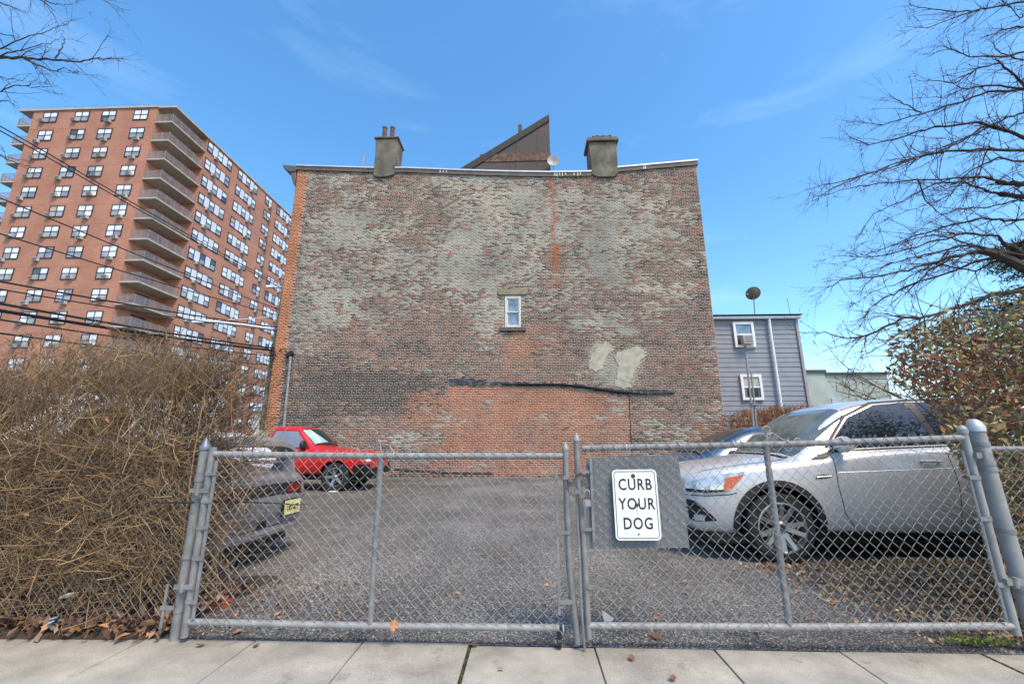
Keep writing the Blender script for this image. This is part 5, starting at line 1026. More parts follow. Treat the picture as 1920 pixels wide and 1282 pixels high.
# ---- blue car beyond it
blue = paint('blue_paint', lin(44, 78, 106), .3, .3)
bs = [(0, .38, .50, .5, .66, .45, .72, .3), (.04, .26, .68, .52, .72, .58, .78, .44), (.2, .22, .80, .55, .82, .70, .88, .55), (.6, .2, .87, .58, .92, .78, .99, .62), (1.0, .2, .885, .58, .97, .79, 1.07, .64), (1.18, .2, .89, .58, .99, .78, 1.14, .64), (1.7, .2, .89, .6, 1.0, .77, 1.40, .58), (2.05, .2, .89, .6, 1.01, .76, 1.515, .54),
      (2.7, .2, .89, .6, 1.03, .76, 1.54, .54), (3.3, .2, .89, .62, 1.05, .75, 1.50, .53), (3.8, .22, .88, .64, 1.06, .72, 1.36, .50), (4.2, .28, .82, .64, 1.04, .66, 1.12, .48), (4.3, .4, .7, .6, .9, .5, .98, .4)]
C2 = Car('blue_hatchback', 'blue hatchback mostly hidden beyond the silver crossover by the wall', 'car', (1.72, 8.1, 0), 0, bs, (.85, 3.45), .32, .89, blue, .05)
for sy in (-1, 1):
    C2.patch('side_window', M['glass_dark'], [(1.62, 1.04), (2.2, 1.055), (2.6, 1.06)], [(1.66, 1.09), (2.12, 1.39), (2.55, 1.45)], sy=sy); C2.patch('side_window', M['glass_dark'], [(2.68, 1.065), (3.3, 1.09), (3.7, 1.14)], [(2.64, 1.455), (3.2, 1.42), (3.6, 1.3)], sy=sy)
    C2.line('window_seal', M['black'], [(1.55, 1.03), (1.9, 1.27), (2.1, 1.41), (2.6, 1.475), (3.3, 1.43)], .012, sy=sy); C2.mirror(1.55, 1.02, sy, blue, (.12, .22, .14), .08); C2.handle(2.45, .92, sy, blue)
    C2.line('door_gap', seam, [(1.45, 1.0), (1.42, .7), (1.5, .3)], .0045, sy=sy); C2.patch('headlight', lens, [(.08, .62), (.4, .68)], [(.1, .72), (.55, .80)], sy=sy, off=.012, th=.03); C2.patch('tail_light', redl, [(4.0, .9), (4.15, .9)], [(3.9, 1.1), (4.1, 1.08)], sy=sy, off=.01, th=.03)
C2.patch('windscreen', mat('dusty_screen', (.035, .04, .036), .08, 0, .4, 3, spec=.9), [(1.13, -.66), (1.08, 0), (1.13, .66)], [(2.02, -.52), (1.97, 0), (2.02, .52)], 'top', off=.006, th=.015, nt=10)
C2.line('screen_seal', M['black'], [(1.11, -.7), (1.03, 0), (1.11, .7)], .016, 'top'); C2.wheel(5, None, False)
# ---- red pickup by the wall, nose to the right
redp = paint('red_paint', lin(196, 22, 26), 0, .3)
rs = [(0, .50, .70, .7, .86, .66, .93, .55), (.03, .42, .80, .7, .90, .72, .975, .62), (.12, .40, .835, .7, .95, .76, 1.02, .66), (.6, .40, .85, .7, 1.0, .79, 1.075, .70), (1.1, .40, .855, .7, 1.04, .79, 1.115, .72), (1.42, .40, .86, .7, 1.06, .79, 1.14, .73), (1.56, .40, .86, .7, 1.08, .79, 1.20, .72), (1.70, .40, .86, .7, 1.09, .79, 1.34, .69), (2.02, .40, .86, .7, 1.10, .78, 1.63, .64),
      (2.16, .40, .86, .7, 1.10, .78, 1.70, .63), (2.5, .40, .86, .7, 1.10, .78, 1.725, .63), (2.78, .40, .86, .7, 1.10, .78, 1.71, .62), (2.86, .40, .86, .7, 1.10, .78, 1.66, .62), (3.0, .40, .86, .7, 1.09, .78, 1.18, .64), (3.04, .40, .86, .7, 1.06, .79, 1.11, .66), (3.12, .40, .86, .7, 1.05, .79, 1.09, .66), (3.9, .40, .86, .7, 1.05, .79, 1.09, .66), (4.84, .42, .855, .7, 1.05, .79, 1.09, .66), (4.9, .46, .82, .7, 1.0, .74, 1.06, .6)]
C3 = Car('red_pickup', 'red pickup truck with a folding sunshade behind its windscreen beside the wall', 'pickup truck', (-4.22, 12.5, 0), math.pi, rs, (.92, 3.85), .37, .86, redp, .06)
tint = mat('pickup_side_glass', lin(116, 122, 132), .06, 0, .15, 1.5, spec=.9)
for sy in (-1, 1):
    C3.patch('side_window', tint, [(1.76, 1.13), (2.3, 1.13), (2.88, 1.13)], [(1.80, 1.18), (2.14, 1.55), (2.74, 1.565)], sy=sy); C3.line('window_seal', M['black'], [(1.68, 1.115), (2.3, 1.115), (2.92, 1.12)], .011, sy=sy)
    C3.line('window_seal', M['black'], [(1.72, 1.14), (2.11, 1.58), (2.76, 1.59), (2.92, 1.13)], .009, sy=sy)
    C3.line('door_gap', seam, [(1.60, 1.10), (1.58, .7), (1.58, .45)], .005, sy=sy); C3.line('door_gap', seam, [(2.95, 1.12), (2.97, .8), (2.95, .45)], .005, sy=sy); C3.line('body_crease', redp, [(1.4, .95), (2.95, .96)], .012, sy=sy, off=-.002)
    C3.mirror(1.82, 1.14, sy, M['black'], (.18, .27, .24), .13); C3.handle(2.82, .98, sy, M['black'], .16)
    a_ = [R(-8 + 196 * k / 20) for k in range(21)]
    for wx in C3.wheels: C3.patch('arch_flare', redp, [(wx + .43 * math.cos(q_), .37 + .43 * math.sin(q_)) for q_ in a_], [(wx + .49 * math.cos(q_), .37 + .49 * math.sin(q_)) for q_ in a_], sy=sy, off=.02, th=.03, nt=2, sub=1)
    C3.patch('bumper', M['black'], [(.0, .44), (.2, .44), (.40, .46)], [(.0, .70), (.25, .70), (.44, .66)], sy=sy, off=.05, th=.06); C3.patch('headlight', lens, [(.02, .76), (.14, .76)], [(.03, .88), (.15, .89)], sy=sy, off=.012, th=.03); C3.patch('indicator', amber, [(.15, .76), (.26, .77)], [(.16, .89), (.28, .87)], sy=sy, off=.012, th=.03)
C3.patch('windscreen', mat('pickup_screen', (.02, .03, .03), .05, 0, .3, 3, spec=.9), [(1.56, -.70), (1.52, 0), (1.56, .70)], [(2.06, -.62), (2.03, 0), (2.06, .62)], 'top', off=.006, th=.015, nt=10)
C3.patch('sunshade', mat('teal_sunshade', lin(172, 206, 200), .5, 0, .3, 1, stretch=(1, 9, 1), coord='Object', lo=.4, hi=.6), [(1.60, .68), (1.60, .3), (1.62, -.1)], [(2.02, .60), (2.0, .44), (2.0, .26)], 'top', off=.008, th=.004, nt=10)
C3.line('wiper', M['black'], [(1.50, .1), (1.54, .35), (1.58, .62)], .012, 'top', off=.012); C3.line('wiper', M['black'], [(1.50, -.5), (1.52, -.2), (1.55, .05)], .012, 'top', off=.012)
me = text_mesh('4x4', .09, 1.6, .002, .001)
for sy in (-1, 1):
    p_, n_ = C3.hit('side', 2.3, .82, sy); m4 = me.copy(); m4.transform(Matrix.Translation(p_ + n_ * .003) @ Matrix.Rotation(0 if sy < 0 else math.pi, 4, 'Z') @ Matrix.Rotation(R(90), 4, 'X')); m4.name = 'door_badge'; link('door_badge', m4, M['chrome'], C3.t)
c = MB(); c.b2((.1, -.6, .28), (4.6, .6, .38)); c.b2((-.06, -.78, .42), (.1, .78, .6)); c.b2((4.7, -.75, .42), (4.85, .75, .56)); c.build('chassis', M['black'], C3.t, bevel=.02)
C3.wheel(5, .235, False)
c = MB(); c.tube([(2.35, .25, 1.6), (2.36, .25, 1.66)], .01, 6); c.lathe([(0, -.045), (.03, -.035), (.045, 0), (.03, .035), (0, .045)], (1.62, -.2, 1.50)); 
# ---- dark coupe on the left with a big rear wing, tail to the right
grey = paint('charcoal_paint', lin(140, 139, 142), .45, .3)
gs_ = [(0, .3, .6, .45, .6, .5, .66, .4), (.15, .2, .78, .5, .68, .65, .74, .5), (.8, .18, .88, .55, .8, .75, .86, .6), (1.4, .18, .9, .56, .86, .77, .93, .62), (2.0, .18, .9, .56, .88, .76, 1.15, .58), (2.4, .18, .9, .56, .89, .75, 1.25, .54), (3.0, .18, .9, .57, .9, .75, 1.25, .53),
       (3.6, .2, .9, .6, .91, .74, 1.10, .55), (4.0, .22, .9, .62, .92, .76, .97, .62), (4.25, .26, .88, .64, .9, .76, .945, .62), (4.38, .32, .85, .60, .86, .72, .92, .58), (4.44, .38, .80, .58, .80, .66, .85, .5)]
C4 = Car('grey_coupe', 'charcoal coupe with a tall rear wing and yellow plate behind the left gate', 'car', (-2.76 - 4.5, 4.98, 0), R(-3), gs_, (.9, 3.5), .32, .9, grey, .045)
C4.t['label'] = 'charcoal coupe with a tall rear wing and yellow plate behind the left gate'
for sy in (-1, 1):
    C4.patch('side_window', mat('coupe_glass', lin(150, 170, 190), .06, 0, .2, 2, spec=.9), [(1.9, .93), (2.6, .94), (3.4, .95)], [(2.05, 1.05), (2.6, 1.17), (3.2, 1.12)], sy=sy); C4.line('window_seal', M['black'], [(1.85, .92), (2.6, .925), (3.5, .93)], .01, sy=sy)
    C4.line('door_gap', seam, [(1.7, .88), (1.7, .4)], .0045, sy=sy); C4.line('door_gap', seam, [(2.95, .9), (3.0, .6), (2.9, .3)], .0045, sy=sy); C4.mirror(1.85, .9, sy, grey, (.12, .2, .13), .08); C4.handle(2.8, .78, sy, grey)
    C4.patch('tail_light', redl, [(4.18, .70), (4.34, .70)], [(4.16, .82), (4.3, .82)], sy=sy, off=.01, th=.02)
    C4.line('bumper_crease', M['black'], [(3.92, .62), (4.2, .63), (4.4, .62)], .01, sy=sy)
C4.patch('windscreen', M['glass_shield'], [(1.45, -.66), (1.4, 0), (1.45, .66)], [(2.3, -.5), (2.25, 0), (2.3, .5)], 'top', off=.006, nt=8); C4.patch('rear_window', M['glass_dark'], [(3.1, -.5), (3.12, 0), (3.1, .5)], [(3.9, -.58), (3.95, 0), (3.9, .58)], 'top', off=.006, nt=8)
C4.patch('tail_panel', M['black'], [(-.7, .66), (0, .66), (.7, .66)], [(-.68, .80), (0, .81), (.68, .80)], 'rear', off=.008, th=.02); C4.patch('tail_light', redl, [(-.68, .69), (-.4, .69)], [(-.66, .78), (-.4, .78)], 'rear', off=.014, th=.02); C4.patch('tail_light', redl, [(.4, .69), (.68, .69)], [(.4, .78), (.66, .78)], 'rear', off=.014, th=.02)
def sweep(name, path, prof, m, parent):
    c = MB(); k_ = len(prof); V = []
    for i, p_ in enumerate(path):
        a_, b_ = Vector(path[max(i - 1, 0)]), Vector(path[min(i + 1, len(path) - 1)]); t_ = (b_ - a_).normalized(); o_ = Vector((t_.y, -t_.x, 0)); V += [tuple(Vector(p_) + o_ * q_[0] + Vector((0, 0, q_[1]))) for q_ in prof]
    n_ = len(path); c.add(V, [(i * k_ + j, i * k_ + (j + 1) % k_, (i + 1) * k_ + (j + 1) % k_, (i + 1) * k_ + j) for i in range(n_ - 1) for j in range(k_)] + [tuple(range(k_))[::-1], tuple((n_ - 1) * k_ + j for j in range(k_))]); return c.build(name, m, parent, smooth=True)
bpath = [(3.95, -.885, 0), (4.1, -.88, 0), (4.24, -.85, 0), (4.33, -.76, 0), (4.38, -.55, 0), (4.41, -.25, 0), (4.42, 0, 0), (4.41, .25, 0), (4.38, .55, 0), (4.33, .76, 0), (4.24, .85, 0), (4.1, .88, 0), (3.95, .885, 0)]
sweep('bumper', bpath, [(-.03, .45), (.05, .455), (.075, .50), (.08, .60), (.07, .66), (.03, .685), (-.03, .69)], grey, C4.t)
sweep('lower_bumper', bpath, [(-.03, .25), (.03, .26), (.085, .30), (.09, .335), (.06, .36), (-.03, .365)], grey, C4.t)
sweep('bumper_recess', bpath, [(-.03, .366), (.02, .366), (.02, .449), (-.03, .449)], M['black'], C4.t)
# wing: bulging blade on two raked uprights
c = MB(); n_ = 18; rows = []
for i in range(n_ + 1):
    y_ = -.80 + 1.6 * i / n_; f = y_ / .8; dz_ = -.11 * abs(f) ** 3.2; dx_ = -.10 * f * f; rows.append((y_, dz_, dx_))
prof = [(-.18, .0), (-.15, .055), (-.05, .085), (.07, .075), (.14, .035), (.15, -.02), (.06, -.035), (-.08, -.035)]
V = [(4.22 + dx_ + a_, y_, 1.235 + dz_ + b_ * (1 - .2 * abs(y_))) for y_, dz_, dx_ in rows for a_, b_ in prof]; k_ = len(prof)
c.add(V, [(i * k_ + j, i * k_ + (j + 1) % k_, (i + 1) * k_ + (j + 1) % k_, (i + 1) * k_ + j) for i in range(n_) for j in range(k_)] + [tuple(range(k_))[::-1], tuple(n_ * k_ + j for j in range(k_))])
wg = c.build('rear_wing', mat('wing_grey', lin(132, 129, 125), .5, 0, .1, 4, coat=.3), C4.t, smooth=True)
for y_ in (-.42, .66): c = MB(); c.prism([(4.02, .90), (4.34, .88), (4.27, 1.21), (4.16, 1.21)], y_ - .03, y_ + .03); c.build('wing_upright', mat('upright_grey', lin(132, 132, 134), .4, .2), wg, bevel=.012)
c = MB(); c.tube([(4.20, -.74, 1.02), (4.22, 0, 1.045), (4.2, .72, 1.02)], .02, 8); c.build('light_bar', M['chrome'], wg, smooth=True)
PLT = thing('tmp', '', '') if False else None
p_, n_ = C4.hit('rear', .42, .53); px_ = 4.512
c = MB(); c.b2((px_ - .004, .26, .46), (px_ + .004, .565, .612)); lp = c.build('licence_plate', mat('plate_yellow', lin(206, 188, 92), .4, 0, .08, 9, col2=lin(226, 214, 160)), C4.t, bevel=.003, seg=1)
me = text_mesh('U07-67T', .085, .72, .001, .0015); me.transform(Matrix.Translation((px_ + .0055, .412, .528)) @ Matrix.Rotation(R(90), 4, 'Z') @ Matrix.Rotation(R(90), 4, 'X')); me.name = 'plate_number'; link('plate_number', me, mat('plate_ink', lin(60, 44, 30), .6), lp)
c = MB(); c.b2((px_ - .03, .24, .45), (px_ - .0045, .585, .622)); c.build('plate_frame', M['black'], C4.t)
c = MB(); c.b2((.4, -.7, .14), (4.3, .7, .22)); c.build('underbody', M['black'], C4.t, bevel=.02); C4.wheel(5, None, False)
# ---- white van and white car in the side street, seen through the hedge
whitep = paint('white_car_paint', lin(226, 228, 230), 0, .3)
vs = [(0, .4, .7, .6, .9, .65, .95, .5), (.05, .3, .88, .6, 1.0, .8, 1.08, .65), (.5, .28, .95, .65, 1.15, .86, 1.25, .7), (.95, .28, .97, .7, 1.25, .88, 1.5, .74), (1.6, .28, .97, .7, 1.3, .9, 2.0, .76), (2.0, .28, .97, .7, 1.3, .92, 2.12, .82), (3.4, .28, .97, .7, 1.3, .92, 2.16, .84), (4.9, .28, .97, .7, 1.3, .92, 2.14, .84), (5.1, .35, .93, .7, 1.3, .9, 2.0, .8)]
C5 = Car('white_van', 'white van standing behind the bare hedge, seen only through its twigs', 'van', (-8.25, 5.2, 0), R(90), [(a_, *r_) for a_, *r_ in vs], (.95, 4.1), .34, .97, whitep, .05)
for sy in (-1, 1):
    C5.patch('side_window', M['glass_dark'], [(1.5, 1.33), (2.1, 1.33), (2.6, 1.33)], [(1.75, 1.75), (2.1, 1.82), (2.6, 1.82)], sy=sy); C5.line('door_gap', seam, [(2.7, 1.95), (2.7, .4)], .006, sy=sy); C5.mirror(1.45, 1.25, sy, M['black'], (.14, .2, .22), .12); C5.line('door_gap', seam, [(1.3, 1.2), (1.35, .4)], .006, sy=sy)
    C5.line('body_crease', M['black'], [(1.4, .62), (4.0, .62)], .016, sy=sy)
C5.patch('windscreen', M['glass_dark'], [(.85, -.7), (.8, 0), (.85, .7)], [(1.55, -.66), (1.5, 0), (1.55, .66)], 'top', off=.006, nt=8); C5.wheel(5, None, False)
C5.t['label'] = 'white van standing behind the bare hedge, seen only through its twigs'
ws = [(x_ * 1.0, *r_) for x_, *r_ in bs]
C6 = Car('white_hatchback', 'white hatchback parked beyond the grey coupe near the pickup', 'car', (-10.95, 11.4, 0), R(-3), ws, (.85, 3.45), .32, .89, whitep, .05)
for sy in (-1, 1):
    C6.patch('side_window', M['glass_dark'], [(1.62, 1.04), (2.2, 1.055), (2.6, 1.06)], [(1.66, 1.09), (2.12, 1.39), (2.55, 1.45)], sy=sy); C6.patch('side_window', M['glass_dark'], [(2.68, 1.065), (3.3, 1.09), (3.7, 1.14)], [(2.64, 1.455), (3.2, 1.42), (3.6, 1.3)], sy=sy); C6.patch('tail_light', redl, [(4.0, .9), (4.15, .9)], [(3.9, 1.1), (4.1, 1.08)], sy=sy, off=.01, th=.03)
C6.patch('windscreen', M['glass_dark'], [(1.13, -.66), (1.08, 0), (1.13, .66)], [(2.02, -.52), (1.97, 0), (2.02, .52)], 'top', off=.006, nt=8); C6.wheel(5, None, False)
# ================================================================== VEGETATION
def grow(starts, dirs, L, K, bend, drop, g_, rough=.5):
    """N wandering polylines of K points"""
    N = len(starts); P = np.empty((N, K, 3)); P[:, 0] = starts; d = dirs / (np.linalg.norm(dirs, axis=1, keepdims=True) + 1e-9); step = (L / (K - 1))[:, None]
    turn = g_.normal(size=(N, 3)) * bend
    for k in range(1, K):
        d = d + turn * .5 + g_.normal(size=(N, 3)) * rough * bend; d[:, 2] += drop; d /= np.linalg.norm(d, axis=1, keepdims=True); P[:, k] = P[:, k - 1] + d * step
    return P
def merge(parts):
    V = []; Fq = []; Cc = []; b = 0
    for v_, f_, c_ in parts: V.append(v_); Fq.append(f_ + b); Cc.append(c_); b += len(v_)
    return np.concatenate(V), np.concatenate(Fq), np.concatenate(Cc)
def shrub(x0, x1, y0, y1, ztf, N, g_, cols, Lr=(.25, .75), r=.0042, stems=60, name='hedge', lab='', end_round=.5, xtaper=None, flop=0):
    """bare shrub: stems from the ground, twigs all through the volume, twiglets off the twigs"""
    parts = []
    s0 = np.stack([g_.uniform(x0 + .2, x1 - .15, stems), g_.uniform(y0 + .25, y1 - .25, stems), np.zeros(stems)], 1)
    Hh = ztf(s0[:, 0]) * g_.uniform(.65, .95, stems)
    P = grow(s0, np.stack([g_.normal(0, .14, stems), g_.normal(0, .1, stems), np.ones(stems)], 1), Hh * 1.0, 8, .05, 0, g_)
    parts.append(tubes(P, np.linspace(.011, .004, 8)[None] * g_.uniform(.5, 1.2, stems)[:, None], 5, np.array(cols[0])[None] * g_.uniform(.7, 1.2, (stems, 1))))
    u_ = g_.random(N); x = x0 + (x1 - x0) * u_; y = g_.uniform(y0, y1, N); zt = ztf(x); z = zt * (1 - g_.random(N) ** 1.1 * .95)
    dirs = np.stack([g_.normal(0, .75, N), g_.normal(-.05, .7, N), g_.normal(.35, .6, N)], 1); dirs[:, 2] += .9 * (z / zt > .6)
    L = g_.uniform(*Lr, N) * np.where(z / zt > .9, .55, 1)
    Pt = grow(np.stack([x, y, z], 1) - dirs * .12, dirs, L, 6, .17, .0 - flop, g_)
    Pt[..., 2] = np.minimum(Pt[..., 2], ztf(Pt[..., 0]) + g_.normal(0, .03, (N, 1)) + .02); Pt[..., 2] = np.maximum(Pt[..., 2], .02)
    ci = g_.integers(0, len(cols), N); cc = np.array(cols)[ci] * g_.uniform(.6, 1.35, (N, 1))
    parts.append(tubes(Pt, np.linspace(r * 1.1, r * .4, 6)[None] * g_.uniform(.55, 1.25, N)[:, None], 3, cc))
    # twiglets
    n2 = int(N * 1.3); i_ = g_.integers(0, N, n2); k_ = g_.integers(1, 6, n2); st = Pt[i_, k_]; d2 = g_.normal(size=(n2, 3)); d2[:, 2] += .3
    P2 = grow(st, d2, g_.uniform(.06, .2, n2), 4, .3, 0, g_)
    parts.append(tubes(P2, np.linspace(r * .55, r * .25, 4)[None] * np.ones((n2, 1)), 3, cc[i_] * 1.05))
    return parts
twig_m = mat('twigs', (.2, .2, .2), .85, attr='tint', var=.25, scale=30)
g_ = np.random.default_rng(21)
tan = [lin(166, 136, 98), lin(144, 118, 88), lin(122, 102, 82), lin(184, 154, 112), lin(108, 92, 76), lin(146, 112, 78)]
ztl_ = lambda x: 1.98 + .14 * np.clip((x + 5) / 2, 0, 1) + .04 * np.sin(x * 3.1) - .95 * np.clip((x + 2.55) / .6, 0, 1) ** 2
parts = shrub(-8.5, -2.75, 3.02, 3.95, ztl_, 26000, g_, tan, stems=120, r=.0027, Lr=(.12, .42))
parts += shrub(-3.2, -2.42, 3.25, 4.05, lambda x: ztl_(x) * .96, 900, g_, tan, stems=12, r=.0028)
# long whips leaning out over the gate post
n_ = 460; st = np.stack([g_.uniform(-3.1, -2.6, n_), g_.uniform(3.35, 4.1, n_), g_.uniform(.35, 1.75, n_)], 1); P = grow(st, np.stack([g_.uniform(.4, 1.1, n_), g_.normal(0, .3, n_), g_.uniform(.0, 1.1, n_)], 1), g_.uniform(.3, .75, n_), 7, .16, 0, g_)
n5 = 5200; s5 = np.stack([g_.uniform(-8, -2.45, n5), g_.uniform(3.08, 3.2, n5), g_.uniform(.38, 1.3, n5)], 1); P5 = grow(s5, np.stack([g_.normal(0, .8, n5), g_.normal(-.25, .3, n5), g_.normal(-.05, .5, n5)], 1), g_.uniform(.08, .3, n5), 6, .15, .0, g_); P5[..., 1] = np.maximum(P5[..., 1], 2.97 + .06 * g_.random((n5, 1)))
parts.append(tubes(P5, np.linspace(.0028, .0012, 6)[None] * np.ones((n5, 1)), 3, np.array(tan)[g_.integers(0, 6, n5)] * g_.uniform(.6, 1.2, (n5, 1))))
P[..., 0] = np.minimum(P[..., 0], -2.02 - .5 * g_.random((n_, 1))); parts.append(tubes(P, np.linspace(.0032, .0011, 7)[None] * np.ones((n_, 1)), 3, np.array(lin(96, 76, 56))[None] * g_.uniform(.6, 1.2, (n_, 1))))
n_ = 420; st = np.stack([g_.uniform(-3.5, -2.5, n_), g_.uniform(3.16, 3.5, n_), g_.uniform(.25, .95, n_)], 1); P = grow(st, np.stack([g_.normal(.1, .7, n_), g_.normal(0, .25, n_), g_.normal(-.1, .5, n_)], 1), g_.uniform(.2, .6, n_), 6, .25, -.03, g_)
parts.append(tubes(P, np.linspace(.003, .0012, 6)[None] * np.ones((n_, 1)), 3, np.array(lin(170, 138, 90))[None] * g_.uniform(.6, 1.15, (n_, 1))))
HG = thing('bare_hedge', 'big leafless tan hedge crowding the left fence', 'hedge', (-5.5, 3.6, 0))
V, Fq, Cc = merge(parts); V = V - np.array([-5.5, 3.6, 0]); tag(link('twigs', np_mesh('twigs', V, Fq, Cc), twig_m, HG), kind='stuff')
# a few dead leaves still hanging in it
n_ = 420; Cx = np.stack([g_.uniform(-6.5, -2.5, n_), g_.uniform(2.98, 3.5, n_), g_.uniform(.2, 1.6, n_)], 1); v_, f_, c_ = leaves(Cx, .022, np.array([lin(150, 108, 66)]) * g_.uniform(.6, 1.3, (n_, 1)))
leaf_m = mat('leaf', (.2, .2, .2), .7, attr='tint', var=.2, scale=25)
tag(link('caught_leaves', np_mesh('caught_leaves', v_ - np.array([-5.5, 3.6, 0]), f_, c_), leaf_m, HG), kind='stuff')

# far orange hedge behind the cars
org = [lin(150, 98, 48), lin(128, 84, 44), lin(168, 114, 56), lin(110, 76, 44)]
zfar = lambda x: 2.42 + .10 * np.clip((x - 7) / 4, 0, 1) + .06 * np.sin(x * 2.3) - .5 * np.clip((7.3 - x) / .4, 0, 1) ** 2
parts = shrub(6.95, 16, 14.6, 16.2, zfar, 9000, g_, org, stems=80, r=.010, Lr=(.2, .6))
BH_ = thing('brown_hedge', 'clipped orange brown hedge in front of the grey house', 'hedge', (11, 15.4, 0)); V, Fq, Cc = merge(parts)
tag(link('twigs', np_mesh('twigs', V - np.array([11, 15.4, 0]), Fq, Cc), twig_m, BH_), kind='stuff')

# leafy bush on the right
RB = thing('leafy_bush', 'dense bush with russet and yellow green leaves beside the right gate post', 'bush', (4.6, 4, 0)); ro = np.array([4.6, 4, 0.])
def bush_pts(n):
    out = []
    while len(out) < n:
        x = g_.uniform(2.95, 7.2, 4000); y = g_.uniform(3.15, 5.0, 4000); z = g_.uniform(.02, 2.95, 4000)
        # left boundary leans out at mid height; top rises to the right
        xl_ = np.interp(z, [0, .6, 1, 1.5, 1.68, 1.82, 2.3, 2.65], [.98, .94, .925, .925, .89, .835, .87, .95]) * y + (vnoise(y * 1.0, z, 1.7, 71) - .5) * .35
        zt = 2.25 + .30 * np.clip((x - 3.6) / .7, 0, 1) + .12 * np.clip((x - 4.4) / 2, 0, 1) + (vnoise(x, y, 1.8, 72) - .5) * .5
        ok = (x > xl_) & (z < zt) & (vnoise(x * 1.3 + y, z * 1.3, 1.3, 73, 3) > .32) & ~((y > 4.92) ) 
        ok &= (g_.random(4000) < np.clip(1.25 - (y - 3.15) * .5, .3, 1))
        out += list(np.stack([x, y, z], 1)[ok])
    return np.array(out[:n])
pal = np.array([lin(150, 92, 62), lin(166, 108, 70), lin(132, 84, 66), lin(164, 134, 84), lin(144, 138, 84), lin(126, 134, 80), lin(168, 160, 134), lin(182, 168, 108), lin(152, 138, 126)])
def leafcols(P_):
    n = len(P_); k = vnoise(P_[:, 0] * 1.2 + P_[:, 1], P_[:, 2] * 1.2, 1.1, 75, 3); t = np.clip((P_[:, 0] - 3.7) / 1.0, 0, 1) * .5 + k * .9 + g_.normal(0, .22, n)
    i = np.clip(((t - .1) * 8), 0, 8).astype(int); return pal[i] * g_.uniform(.55, 1.35, (n, 1))
PB = bush_pts(46000); v_, f_, c_ = leaves(PB, .024, leafcols(PB), narrow=.48)
tag(link('leaf_mass', np_mesh('leaf_mass', v_ - ro, f_, c_), leaf_m, RB), kind='stuff')
near = PB[(PB[:, 1] < 3.6) & (PB[:, 0] < 4.6)]; near = near[g_.permutation(len(near))[:260]]
lv = []
for k in range(6):
    cl = pal[[0, 3, 4, 6, 7, 8][k]][None] * 1.1; v_, f_, c_ = leaves(np.zeros((1, 3)), .03, cl, narrow=.52); me = np_mesh('leaf', v_, f_, c_); me.materials.append(leaf_m); lv.append(me)
for i, p_ in enumerate(near):
    o = link('leaf', lv[i % 6], None, RB); o.location = Vector(p_ - ro) + Vector((0, -.06, 0)); o.rotation_euler = tuple(g_.uniform(0, 6.28, 3))
n_ = 1500; st = bush_pts(n_); P = grow(st, np.stack([g_.normal(-.3, .6, n_), g_.normal(-.1, .5, n_), g_.normal(.35, .5, n_)], 1), g_.uniform(.2, .5, n_), 6, .2, 0, g_)
s2 = np.stack([g_.uniform(4.7, 7.2, 60), g_.uniform(3.4, 4.7, 60), np.zeros(60)], 1); P2 = grow(s2, np.stack([g_.normal(0, .3, 60), g_.normal(0, .2, 60), np.ones(60)], 1), g_.uniform(1.4, 2.4, 60), 8, .12, 0, g_)
V, Fq, Cc = merge([tubes(P, np.linspace(.0045, .0015, 6)[None] * np.ones((n_, 1)), 3, np.array(lin(110, 88, 66))[None] * g_.uniform(.6, 1.3, (n_, 1))), tubes(P2, np.linspace(.014, .004, 8)[None] * np.ones((60, 1)), 5, np.array(lin(84, 68, 54))[None] * np.ones((60, 1)))])
tag(link('twigs', np_mesh('twigs', V - ro, Fq, Cc), twig_m, RB), kind='stuff')

# evergreen behind it
EV = thing('evergreen_tree', 'dark evergreen tree at the right edge above the leafy bush', 'tree', (8.75, 7.2, 0)); eo = np.array([8.75, 7.2, 0.])
tiers = []; bl = []
for k in range(90):
    z_ = 1.4 + 3.4 * (k / 90); rr_ = (1.95 * (1 - (z_ - 1.2) / 4.4) + .15) * g_.uniform(.65, 1.1); a_ = g_.uniform(0, 6.28); d_ = np.array([math.cos(a_), math.sin(a_), -.12])
    e_ = eo + [0, 0, z_] + d_ * rr_; bl.append(np.stack([eo + [0, 0, z_ + .1], eo + [0, 0, z_ + .05] + d_ * rr_ * .5, e_ + [0, 0, .08]], 0)); m_ = 190; t_ = g_.random(m_) ** .6
    tiers.append(eo + [0, 0, z_] + d_ * rr_ * t_[:, None] + g_.normal(0, 1, (m_, 3)) * np.array([.16, .16, .05]) * (1.15 - t_[:, None] * .6))
PE = np.concatenate(tiers); v_, f_, c_ = leaves(PE, .05, np.array([lin(74, 92, 50)]) * g_.uniform(.5, 1.6, (len(PE), 1)) * np.array([[1, 1, .9]]), narrow=.16)
tag(link('foliage', np_mesh('foliage', v_ - eo, f_, c_), leaf_m, EV), kind='stuff')
c = MB(); c.tube([(8.75, 7.2, 0), (8.77, 7.2, 2.4), (8.75, 7.2, 4.6)], [.14, .09, .02], 10)
for q_ in bl: c.tube([tuple(p_) for p_ in q_], [.025, .015, .005], 4)
bark = mat('dark_bark', lin(64, 54, 46), .95, 0, .3, 9, .6, 30); c.build('trunk', bark, EV, smooth=True)

